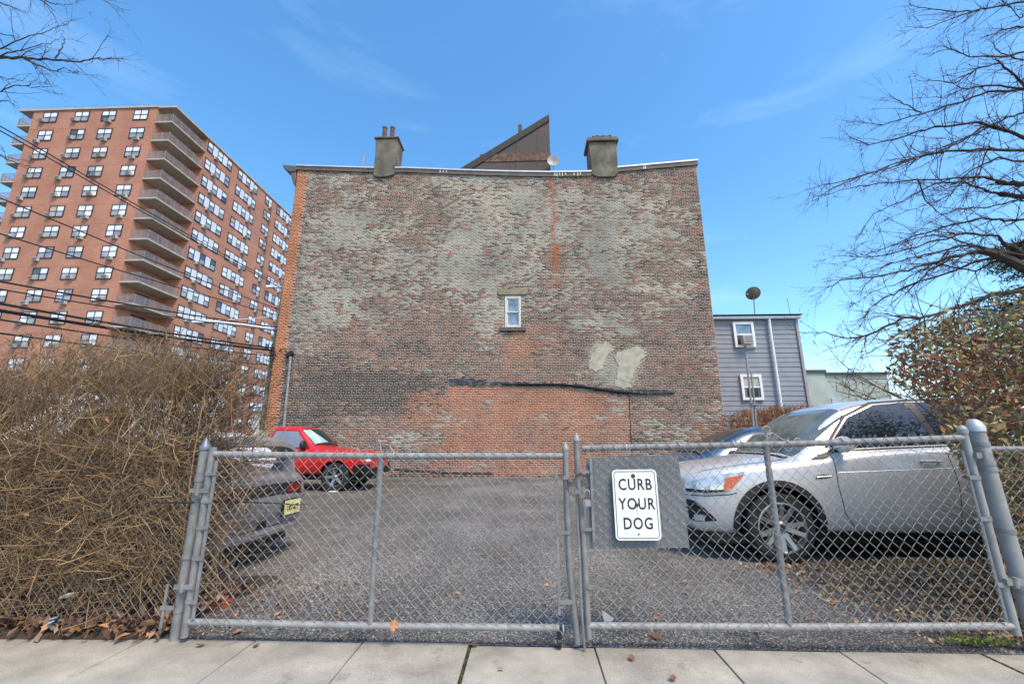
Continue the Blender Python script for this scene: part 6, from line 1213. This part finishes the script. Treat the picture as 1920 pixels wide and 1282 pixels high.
# bare trees ---------------------------------------------------------------
def bare_tree(name, label, base, limbs, g_, col, Y, zoomf, trunk, kn=(), dens=1.0, rscale=1.0, spread=.6, depth=1.2, hang=-.0):
    """limbs: pixel polylines of the photographed limbs, given real depths around Y; each carries side shoots"""
    t_ = thing(name, label, 'tree', base); bo = np.array(base, float); parts = []; c = MB()
    for (r0, r1, pts, dy) in limbs:
        W_ = [np.array(at(*zoomf(a_, b_), Y=Y + dy * (1 + .25 * math.sin(i * 1.3)))) for i, (a_, b_) in enumerate(pts)]
        # densify
        D = []
        for i in range(len(W_) - 1):
            for k in range(4): D.append(W_[i] * (1 - k / 4) + W_[i + 1] * k / 4 + g_.normal(0, .008, 3))
        D.append(W_[-1]); D = np.array(D); n = len(D); rad = np.linspace(r0, r1, n) * rscale
        c = MB(); c.tube([tuple(p_) for p_ in D], list(rad), 7); c.build('limb', bark, t_, smooth=True)
        Ltot = np.linalg.norm(D[1:] - D[:-1], axis=1).sum(); ns = int(Ltot * 13 * dens); i_ = g_.integers(int(n * .12), n, ns); dd = D[np.minimum(i_ + 1, n - 1)] - D[np.maximum(i_ - 1, 0)]; dd /= np.linalg.norm(dd, axis=1, keepdims=True) + 1e-9
        sd_ = g_.normal(0, spread, (ns, 3)); sd_[:, 1] *= depth; sd_[:, 2] += hang
        P1 = grow(D[i_], dd + sd_, g_.uniform(.12, .75, ns) * np.clip(1.15 - .5 * i_ / n, .3, 1), 7, .14, -.01, g_); r1_ = np.minimum(rad[i_] * .55, .0065)
        parts.append(tubes(P1, r1_[:, None] * np.linspace(1, .32, 7)[None], 4, np.array(col)[None] * g_.uniform(.7, 1.25, (ns, 1))))
        n2 = int(ns * 3.2); j_ = g_.integers(0, ns, n2); k_ = g_.integers(1, 7, n2); d1 = P1[j_, np.minimum(k_, 6)] - P1[j_, k_ - 1]; d1 /= np.linalg.norm(d1, axis=1, keepdims=True) + 1e-9
        P3 = grow(P1[j_, k_], d1 + g_.normal(0, .55, (n2, 3)), g_.uniform(.04, .26, n2), 4, .12, 0, g_)
        parts.append(tubes(P3, np.linspace(.0026, .0012, 4)[None] * np.ones((n2, 1)), 3, np.array(col)[None] * g_.uniform(.8, 1.4, (n2, 1))))
        n4 = ns * 3; j_ = g_.integers(0, ns, n4); k_ = g_.integers(0, 7, n4); P4 = grow(P1[j_, k_], g_.normal(0, 1, (n4, 3)), g_.uniform(.012, .03, n4), 3, .05, 0, g_)   # buds and spurs
        parts.append(tubes(P4, np.array([.003, .0036, .0015])[None] * np.ones((n4, 1)), 3, np.array(lin(120, 88, 70))[None] * g_.uniform(.6, 1.2, (n4, 1))))
    c = MB(); c.tube([tuple(p_) for p_ in trunk[0]], trunk[1], 12); c.build('trunk', bark, t_, smooth=True)
    for (u_, v_, r_, dy) in kn:
        p_ = at(u_, v_, Y=Y + dy); bm_ = bmesh.new(); bmesh.ops.create_icosphere(bm_, subdivisions=3, radius=1); k = MB(); q0 = np.array([v.co[:] for v in bm_.verts]); nn = .2 + 1.0 * vnoise(q0[:, 0] + q0[:, 1] * .7 + u_, q0[:, 2] + q0[:, 1] * .5 + v_, 1.6, 77, 4)
        k.add([(p_.x + .25 * r_ + a_ * r_ * 1.25 * s_, p_.y + b_ * r_ * .9 * s_, p_.z + c_ * r_ * .85 * s_) for (a_, b_, c_), s_ in zip(q0, nn)], [tuple(v.index for v in f.verts) for f in bm_.faces]); bm_.free(); k.build('knot', mat('mossy_bark', lin(76, 68, 52), .95, 0, .4, 14, .8, 40), t_, smooth=True)
    V, Fq, Cc = merge(parts); tag(link('twigs', np_mesh('twigs', V - bo, Fq, Cc), twig_m, t_), kind='stuff'); return t_
zA = lambda x, y: (1500 + x / 2.564, y / 2.564); zB = lambda x, y: (1500 + x / 2.564, 400 + y / 2.564)
cA = lambda L: [zB(a_, b_) for a_, b_ in L]; a_A = lambda L: [zA(a_, b_) for a_, b_ in L]
Lm = []
for r0, r1, L, dy in ((.03, .004, [(1230, 760), (1100, 670), (980, 620), (850, 590), (650, 610), (480, 660), (330, 700), (240, 655)], .2), (.026, .003, [(1250, 760), (1100, 725), (920, 718), (720, 725), (600, 745), (430, 810), (200, 870), (20, 915)], -.2),
     (.026, .003, [(1250, 560), (1100, 430), (900, 440), (750, 500), (580, 545), (400, 600), (220, 580)], .5), (.018, .003, [(1000, 880), (880, 850), (740, 860), (480, 870), (280, 895), (120, 940)], -.4), (.018, .003, [(1000, 945), (900, 920), (800, 880), (650, 880), (500, 960), (350, 1030), (270, 1150)], .1),
     (.024, .003, [(1250, 1130), (1080, 1060), (990, 1060), (880, 1050), (700, 1090), (520, 1150), (390, 1200), (300, 1230)], .4), (.03, .012, [(1280, 400), (1150, 520), (1080, 410), (1020, 350), (950, 290)], .3), (.018, .004, [(1250, 230), (1080, 255), (940, 275), (820, 270), (750, 250), (680, 220)], 0),
     (.02, .003, [(1250, 60), (1080, 10), (900, 40), (760, 60), (600, 40), (520, 20)], .2), (.012, .002, [(900, 40), (780, 70), (620, 130), (500, 130)], -.2), (.022, .003, [(1250, 100), (1100, 120), (980, 140), (890, 180)], 0), (.02, .003, [(1300, 700), (1100, 540), (1000, 560), (850, 640), (700, 700), (540, 780), (440, 820)], .5),
     (.022, .003, [(1250, 620), (1080, 660), (900, 600), (760, 690), (640, 740), (470, 780), (310, 840), (170, 900), (60, 970)], .3), (.014, .003, [(960, 300), (850, 330), (750, 400), (640, 390), (560, 385)], -.1), (.02, .002, [(1250, 480), (1100, 430), (900, 410), (780, 430), (680, 470), (560, 470)], -.3),
     (.012, .002, [(580, 545), (500, 500), (425, 450)], 0), (.012, .002, [(900, 720), (860, 830), (800, 930), (760, 1000)], .1), (.012, .002, [(560, 860), (600, 960), (680, 1030), (760, 1080)], .1), (.018, .002, [(1250, 860), (1100, 780), (950, 760), (820, 820), (720, 940), (560, 1000), (400, 1060)], -.2), (.014, .002, [(1200, 1000), (1050, 960), (900, 1000), (760, 1000), (600, 1080), (480, 1180)], .2),
     (.016, .002, [(1250, 330), (1100, 300), (980, 260), (930, 230), (920, 180)], .1), (.014, .002, [(1230, -60), (1100, 60), (1060, 90), (1000, 20), (900, -40)], .3)):
    Lm.append((r0, r1, a_A(L), dy))
for r0, r1, L, dy in ((.03, .003, [(1250, 230), (1000, 190), (850, 185), (700, 215), (560, 260), (400, 300), (200, 320), (110, 370)], 0), (.024, .003, [(1200, 230), (1000, 200), (820, 150), (600, 200), (450, 240), (250, 300)], .3), (.02, .002, [(1000, 160), (950, 110), (800, 95), (620, 140), (420, 200), (280, 210), (140, 200)], -.3),
     (.02, .002, [(1000, 210), (850, 230), (700, 290), (540, 340), (420, 400), (330, 460), (290, 540)], .2), (.032, .004, [(1300, 350), (1080, 375), (950, 385), (820, 430), (700, 470), (640, 490), (500, 500), (400, 550), (320, 590), (230, 597), (120, 575), (0, 570)], -.3), (.014, .002, [(700, 475), (600, 520), (450, 590), (380, 640), (290, 690)], -.3),
     (.016, .002, [(1000, 200), (880, 170), (760, 130), (640, 100), (500, 140), (400, 160)], .4), (.014, .002, [(960, 220), (840, 280), (760, 260), (640, 240), (480, 330), (350, 380), (240, 450)], .1), (.014, .002, [(900, 190), (760, 200), (620, 280), (520, 370), (430, 440)], .5), (.01, .002, [(500, 500), (400, 480), (330, 470)], -.3), (.012, .002, [(320, 590), (310, 640), (280, 680)], -.3)):
    Lm.append((r0, r1, cA(L), dy))
Lm += [(.07, .025, [(2040, 330), (1960, 338), (1910, 345), (1868, 342)], 0), (.06, .025, [(2040, 390), (1960, 370), (1905, 368), (1875, 362)], .1), (.10, .045, [(2060, 560), (1980, 530), (1915, 500), (1872, 478), (1840, 470)], 0), (.06, .03, [(1960, 500), (1910, 470), (1880, 455)], .05)]
idf = lambda a_, b_: (a_, b_)
bare_tree('bare_tree', 'large leafless tree reaching in from the right edge over the silver crossover', (8.9, 6.4, 0), Lm, np.random.default_rng(5), lin(86, 66, 56), 6.1, idf,
          ([(9.0, 6.4, 0), (8.8, 6.4, 2.2), (8.7, 6.3, 4.6), (9.0, 6.2, 7.5)], [.26, .2, .15, .06]), kn=(), dens=1.0)
zC = lambda x, y: (x / 4.273, y / 4.273)
Ll = [(r0, r1, [zC(a_, b_) for a_, b_ in L], dy) for r0, r1, L, dy in ((.024, .003, [(-200, 430), (0, 460), (180, 465), (340, 478), (500, 490), (640, 500), (780, 465), (860, 468), (990, 468)], 0), (.012, .003, [(-100, 450), (0, 400), (130, 335), (240, 280), (350, 265), (450, 220), (550, 195)], .2),
     (.012, .002, [(-100, 450), (30, 430), (160, 410), (280, 375), (400, 340), (440, 325)], -.2), (.012, .003, [(180, 465), (300, 520), (420, 570), (520, 555), (630, 590)], .1), (.012, .002, [(440, 470), (490, 390), (520, 320), (490, 270)], 0), (.012, .002, [(-100, 750), (0, 730), (130, 680), (220, 695), (330, 700), (470, 690)], .3),
     (.008, .002, [(-100, 600), (0, 615), (130, 640), (180, 650), (240, 590)], .1), (.008, .001, [(220, 690), (270, 650), (330, 620)], .3), (.012, .002, [(-80, -30), (30, 30), (130, 70), (200, 120)], 0), (.014, .002, [(150, -80), (330, 0), (400, 60), (450, 100)], .1), (.012, .002, [(320, -40), (360, 10), (470, 35), (580, 40)], -.2), (.006, .001, [(700, -60), (830, 0), (900, 40), (960, 65)], 0),
     (.01, .002, [(-80, 800), (0, 815), (80, 810), (160, 865)], 0), (.012, .002, [(-60, 1190), (0, 1240), (60, 1280), (200, 1330), (340, 1360)], 0), (.008, .002, [(-60, 240), (0, 270), (110, 295), (150, 300)], .2))]
bare_tree('bare_tree', 'leafless street tree whose branches enter at the top left corner', (-10.2, 4.6, 0), Ll, np.random.default_rng(6), lin(70, 56, 50), 5.2, idf, ([(-10.2, 4.6, 0), (-10.0, 4.7, 3), (-9.8, 5, 6.2), (-9.6, 5, 8.5)], [.22, .18, .13, .05]), dens=.45, spread=.5)
# small bare trees by the foot of the tower
for (u_, v_, Y_, hgt, lab, sd_) in ((200, 640, 30, 6.4, 'small leafless tree at the tower foot, leftmost of the two', 11), (262, 600, 34, 9.6, 'pale leafless tree in front of the lowest corner balconies', 12), (365, 600, 26, 8.2, 'small leafless tree before the right wing of the tower', 13)):
    g2 = np.random.default_rng(sd_); p_ = at(u_, v_, Y=Y_); b0 = np.array([p_.x, Y_, 0.]); t_ = thing('bare_tree', lab, 'tree', tuple(b0)); n1 = 26
    s1 = b0 + np.stack([np.zeros(n1), np.zeros(n1), g2.uniform(.3, .62, n1) * hgt], 1); P1 = grow(s1, np.stack([g2.normal(0, .8, n1), g2.normal(0, .8, n1), np.full(n1, .9)], 1), g2.uniform(.25, .5, n1) * hgt, 8, .10, .03, g2)
    n2 = 420; j_ = g2.integers(0, n1, n2); k_ = g2.integers(2, 8, n2); P2 = grow(P1[j_, k_], g2.normal(0, .6, (n2, 3)) + np.array([0, 0, .5]), g2.uniform(.06, .2, n2) * hgt, 6, .15, .02, g2); n3 = 1500; j3 = g2.integers(0, n2, n3); k3 = g2.integers(1, 6, n3); P3 = grow(P2[j3, k3], g2.normal(0, .6, (n3, 3)) + np.array([0, 0, .4]), g2.uniform(.02, .09, n3) * hgt, 4, .15, 0, g2)
    cl = np.array(lin(104, 84, 70) if sd_ != 12 else lin(138, 116, 94)); V, Fq, Cc = merge([tubes(P1, np.linspace(.05, .018, 8)[None] * np.ones((n1, 1)), 4, cl[None] * np.ones((n1, 1))), tubes(P2, np.linspace(.022, .009, 6)[None] * np.ones((n2, 1)), 3, cl[None] * np.ones((n2, 1))), tubes(P3, np.linspace(.011, .006, 4)[None] * np.ones((n3, 1)), 3, cl[None] * np.ones((n3, 1)))])
    tag(link('twigs', np_mesh('twigs', V - b0, Fq, Cc), twig_m, t_), kind='stuff'); c = MB(); c.tube([tuple(b0), tuple(b0 + [.05, 0, hgt * .35]), tuple(b0 + [0, 0, hgt * .7])], [.14, .1, .05], 8); c.build('trunk', bark, t_, smooth=True)
# low bare bush beyond the hedge at right
g2 = np.random.default_rng(31); b0 = np.array([11.9, 12.5, 0.]); t_ = thing('bare_tree', 'low spreading leafless tree between the green building and the leafy bush', 'tree', tuple(b0)); n1 = 34
P1 = grow(b0 + np.stack([g2.normal(0, .15, n1), g2.normal(0, .15, n1), g2.uniform(.8, 1.8, n1)], 1), np.stack([g2.normal(-.35, .9, n1), g2.normal(0, .6, n1), np.full(n1, .7)], 1), g2.uniform(1.6, 3.4, n1), 9, .10, -.02, g2)
n2 = 420; j_ = g2.integers(0, n1, n2); k_ = g2.integers(2, 9, n2); P2 = grow(P1[j_, k_], g2.normal(0, .6, (n2, 3)) + np.array([-.1, 0, .3]), g2.uniform(.3, 1.1, n2), 6, .15, -.01, g2); n3 = 1500; j3 = g2.integers(0, n2, n3); k3 = g2.integers(1, 6, n3); P3 = grow(P2[j3, k3], g2.normal(0, .6, (n3, 3)), g2.uniform(.08, .35, n3), 4, .15, 0, g2)
cl = np.array(lin(104, 80, 64)); V, Fq, Cc = merge([tubes(P1, np.linspace(.03, .010, 9)[None] * np.ones((n1, 1)), 4, cl[None] * np.ones((n1, 1))), tubes(P2, np.linspace(.011, .005, 6)[None] * np.ones((n2, 1)), 3, cl[None] * np.ones((n2, 1))), tubes(P3, np.linspace(.0055, .0035, 4)[None] * np.ones((n3, 1)), 3, cl[None] * np.ones((n3, 1)))])
tag(link('twigs', np_mesh('twigs', V - b0, Fq, Cc), twig_m, t_), kind='stuff'); c = MB(); c.tube([tuple(b0), tuple(b0 + [.03, 0, 1.6])], [.1, .06], 8); c.build('trunk', bark, t_, smooth=True)

# ================================================================== LITTER
oak = [(0, -1), (.16, -.75), (.45, -.8), (.3, -.45), (.75, -.4), (.42, -.12), (.85, .2), (.4, .2), (.5, .62), (.2, .5), (0, 1)]
oak = oak + [(-a_, b_) for a_, b_ in oak[-2:0:-1]]
def oak_mesh(seed):
    r_ = np.random.default_rng(seed); pts = [(a_ * (.85 + .3 * r_.random()), b_ * (.9 + .2 * r_.random())) for a_, b_ in oak]; cv = r_.uniform(.1, .5); k = len(pts); V = [(a_, b_, cv * (a_ * a_ + .5 * b_ * b_) * (1 if r_.random() < .8 else .3) + r_.normal(0, .03)) for a_, b_ in pts] + [(0, -.4, 0), (0, .3, .02)]
    c = MB(); c.add(V, [((i), (i + 1) % k, k if pts[i][1] + pts[(i + 1) % k][1] < 0 else k + 1) for i in range(k)] + [(i, k, k + 1) for i in range(k) if (pts[i - 1][1] + pts[i][1] < 0) != (pts[i][1] + pts[(i + 1) % k][1] < 0)]); c.tube([(0, -.95, .01), (.03, -1.3, .02), (.0, -1.55, .06)], .02, 4); return c.mesh('fallen_leaf')
okm = []
for k, cl in enumerate((lin(176, 128, 88), lin(160, 106, 70), lin(196, 150, 112), lin(142, 92, 66), lin(120, 82, 62))):
    me = oak_mesh(50 + k); me.materials.append(mat('dry_leaf', cl, .75, 0, .2, 3, .2, 10)); okm.append(me)
def fallen(u_, v_, s_, lab, k=None, tilt=.25, z=0, Y=None, grp=None):
    p_ = at(u_, v_, Z=.008 + z) if Y is None else at(u_, v_, Y=Y); o = bpy.data.objects.new('fallen_leaf', okm[k if k is not None else random.randrange(5)]); COL.objects.link(o); o.location = p_ + Vector((0, 0, .006)); o.scale = (s_, s_, s_); o.rotation_euler = (random.uniform(-tilt, tilt), random.uniform(-tilt, tilt), random.uniform(0, 6.28))
    tag(o, lab, 'leaf', grp or 'dry leaves lying about the gate'); return o
fallen(1560, 1129, .062, 'large curled pale oak leaf on the gravel left of the right gate post', 2, .4)
fallen(210, 1178, .055, 'pale forked oak leaf standing in the leaf drift left of the gate post', 2, .9, .03)
o = fallen(738, 1172, .04, 'upright tan leaf caught on the bottom rail beside the left gate brace', 0, .1, Y=GY - .05); o.rotation_euler = (R(80), .2, .3)
fallen(15, 1150, .075, 'big yellowish leaf at the far left of the leaf drift', 0, .5, .03); fallen(112, 1155, .045, 'yellow tan leaf next to the crumpled foil in the drift', 0, .6, .03); fallen(135, 1165, .05, 'pinkish brown leaf in the middle of the left leaf drift', 1, .6, .03)
for (u_, v_, s_, lab) in ((858, 1112, .028, 'small leaf on the gravel in the middle of the left gate leaf'), (540, 1028, .04, 'brown leaf on the gravel under the grey coupe tail'), (619, 1088, .03, 'pale leaf pair on the gravel below the coupe shadow'), (645, 1107, .026, 'tiny leaf left of the left gate brace'), (520, 1152, .034, 'curled brown leaf near the bottom rail by the broken brick'), (632, 1148, .028, 'narrow pale leaf near the bottom rail'),
    (448, 1185, .04, 'brown leaf lying just in front of the bottom rail at left'), (985, 988, .028, 'small pinkish leaf on the gravel far behind the left gate'), (905, 1040, .026, 'small orange leaf on the gravel in the middle distance'), (946, 1033, .04, 'pair of pale leaves in the middle of the gravel'), (1025, 1097, .024, 'small leaf beside the central stile'), (940, 1138, .026, 'small pale leaf near the bottom rail right of centre'),
    (1285, 1110, .03, 'orange leaf under the dog sign panel'), (1378, 1067, .034, 'pale leaf in front of the crossover wheel'), (1230, 1160, .032, 'pinkish leaf just above the bottom rail of the right leaf'), (1230, 1193, .045, 'brown leaf between the bottom rail and the pavement'), (1185, 1234, .03, 'dark leaf scrap on the pavement slab right of centre'), (1420, 1185, .03, 'brown leaf against the pavement edge under the right leaf'),
    (888, 1210, .03, 'dark round leaf lying in the mossy pavement joint'), (480, 1210, .03, 'thin dark leaf on the left part of the pavement'), (940, 1255, .02, 'tiny leaf scrap on the centre pavement slab'), (1283, 1090, .026, 'small yellow leaf below the sign panel corner'), (1525, 1160, .03, 'leaf close to the bottom rail under the large oak leaf'), (800, 1164, .03, 'small black leaf on gravel near the rail'), (1262, 1272, .03, 'dark crumpled leaf at the front of the pavement'), (375, 1210, .03, 'dark twig like leaf on the left pavement')):
    fallen(u_, v_, s_, lab, 4 if 'dark' in lab or 'black' in lab else None)
# leaf drifts
def drift(name, label, n, fx, size, cols, zj=.03):
    C_ = fx(n); v_, f_, c_ = leaves(C_, size, np.array(cols)[g_.integers(0, len(cols), n)] * g_.uniform(.5, 1.3, (n, 1)), narrow=.5, up=.55); o = link(name, np_mesh(name, v_, f_, c_), leaf_m); tag(o, kind='stuff'); return o
brn = [lin(132, 98, 76), lin(110, 82, 66), lin(156, 118, 88), lin(172, 132, 92), lin(96, 76, 62), lin(142, 112, 96)]
def left(n): y = 3.10 + g_.random(n) ** 1.5 * .9 - .08 * (g_.random(n) < .2); x = g_.uniform(-7.5, -2.36, n); return np.stack([x, y, .02 + np.clip(.09 - abs(y - 3.22) * .12, 0, .1) * g_.random(n) + .04 * np.clip((y - 3.1) / .2, 0, 1)], 1)
drift('leaf_litter', '', 5200, left, .034, brn)
def right(n):
    y = 3.16 + g_.random(n) * 1.9; x = 2.2 + g_.random(n) ** .7 * 2.9; k_ = (x > 2.75 - (y - 3.2) * .35 + g_.normal(0, .25, n)) ; x = np.where(k_, x, x + 1.2); return np.stack([x, y, .012 + .012 * g_.random(n) + .06 * np.clip((x - 3.35) / .35, 0, 1) * (y > 3.3)], 1)
drift('leaf_litter', '', 11000, right, .018, [lin(206, 150, 96), lin(190, 132, 84), lin(160, 120, 90), lin(196, 170, 108), lin(134, 106, 84), lin(222, 186, 138)])
def edge_(n): x = g_.uniform(-2.3, 3.2, n); return np.stack([x, 3.1 + np.abs(g_.normal(0, .03, n)), np.full(n, .008)], 1)
drift('leaf_litter', '', 420, edge_, .010, brn)
def lot(n): y = 3.3 + g_.random(n) ** 1.4 * 8; x = g_.uniform(-3.5, 4.5, n); return np.stack([x, y, np.full(n, .012)], 1)
drift('leaf_litter', '', 260, lot, .014, brn + [lin(170, 140, 100)])
def underl(n): y = 3.25 + g_.random(n) * 1.1; x = -2.3 + g_.random(n) ** 2.0 * 1.1; return np.stack([x, y, np.full(n, .015)], 1)
drift('leaf_litter', '', 420, underl, .016, brn)
# moss in the joint, weeds
def moss(n): x = np.where(g_.random(n) < .5, -.385, 2.745) + g_.normal(0, .004, n); return np.stack([x, g_.uniform(2.2, 3.1, n), np.full(n, -.012) + g_.random(n) * .01], 1)
drift('moss', '', 2600, moss, .007, [lin(96, 106, 50), lin(78, 84, 44), lin(70, 60, 44)])
def weeds(n): x = 2.85 + g_.normal(0, .12, n); return np.stack([x, 3.16 + np.abs(g_.normal(0, .03, n)), .02 + g_.random(n) * .03], 1)
drift('weeds', '', 220, weeds, .014, [lin(150, 160, 70), lin(128, 140, 60)])
# broken brick, stone, rubbish
c = MB(); p_ = at(408, 1130, Z=.03); c.box((0, 0, .03), (.2, .1, .065), Matrix.Rotation(.12, 3, 'X')); me = c.mesh('broken_brick', bevel=.012); rr_ = np.random.default_rng(3)
for v_ in me.vertices: v_.co += Vector(rr_.normal(0, .004, 3))
o = link('broken_brick', me, mat('loose_brick', lin(142, 74, 56), .9, 0, .25, 20, .5, 60)); o.location = (p_.x, p_.y, .0); o.rotation_euler = (0, 0, .35); tag(o, 'loose red brick lying by the foot of the left gate post', 'brick')
c = MB(); c.b2((-3.2, 3.3, .03), (-2.45, 3.36, .075)); c.build('edging_kerb', mat('mossy_stone', lin(112, 106, 88), .95, 0, .25, 9, .5, 30), None, bevel=.012); o = bpy.data.objects['edging_kerb']; tag(o, 'mossy stone edging strip half buried behind the left fence', 'edging')
c = MB(); a_ = at(113, 1120, Y=3.16); b_ = at(145, 1112, Y=3.16); c.tube([a_, (a_ + b_) / 2 + Vector((0, 0, .004)), b_], [.011, .014, .010], 8); tag(c.build('paper_tube', M['white'], smooth=True), 'crumpled white paper tube caught in the left fence', 'litter')
c = MB(); p_ = at(103, 1172, Z=.06)
for k in range(6): c.box(p_ + Vector((random.uniform(-.02, .02), random.uniform(-.02, .02), k * .009)), (.05, .03, .008), Matrix.Rotation(random.uniform(-.6, .6), 3, 'Y') @ Matrix.Rotation(k * .7, 3, 'Z'))
tag(c.build('crumpled_foil', mat('foil', lin(170, 178, 184), .3, .6, .3, 40)), 'crumpled silvery wrapper in the left leaf drift', 'litter')
c = MB(); p_ = at(93, 1140, Z=.08); c.box(p_, (.05, .02, .03), Matrix.Rotation(.5, 3, 'Y')); c.box(p_ + Vector((.01, .01, .01)), (.04, .015, .02), Matrix.Rotation(-.4, 3, 'Y')); tag(c.build('plastic_scrap', mat('blue_white_plastic', lin(176, 190, 198), .4, 0, .2, 40)), 'pale blue plastic scrap just above the silvery wrapper', 'litter')
c = MB(); c.prism([(at(*q_, Y=GY + .05).x, at(*q_, Y=GY + .05).z) for q_ in ((1127, 1141), (1135, 1146), (1150, 1157), (1141, 1168), (1134, 1172), (1131, 1158))], GY + .03, GY + .036); tag(c.build('paper_scrap', mat('dirty_paper', lin(176, 170, 164), .8, 0, .1, 20)), 'torn off white paper scrap behind the bottom rail of the right gate', 'litter')
c = MB(); p_ = at(625, 921, Z=.02); c.box(p_, (.22, .1, .03)); tag(c.build('white_wedge', M['white'], bevel=.008), 'white wheel chock under the front wheel of the red pickup', 'wheel chock')
# worn earth patch on the gravel
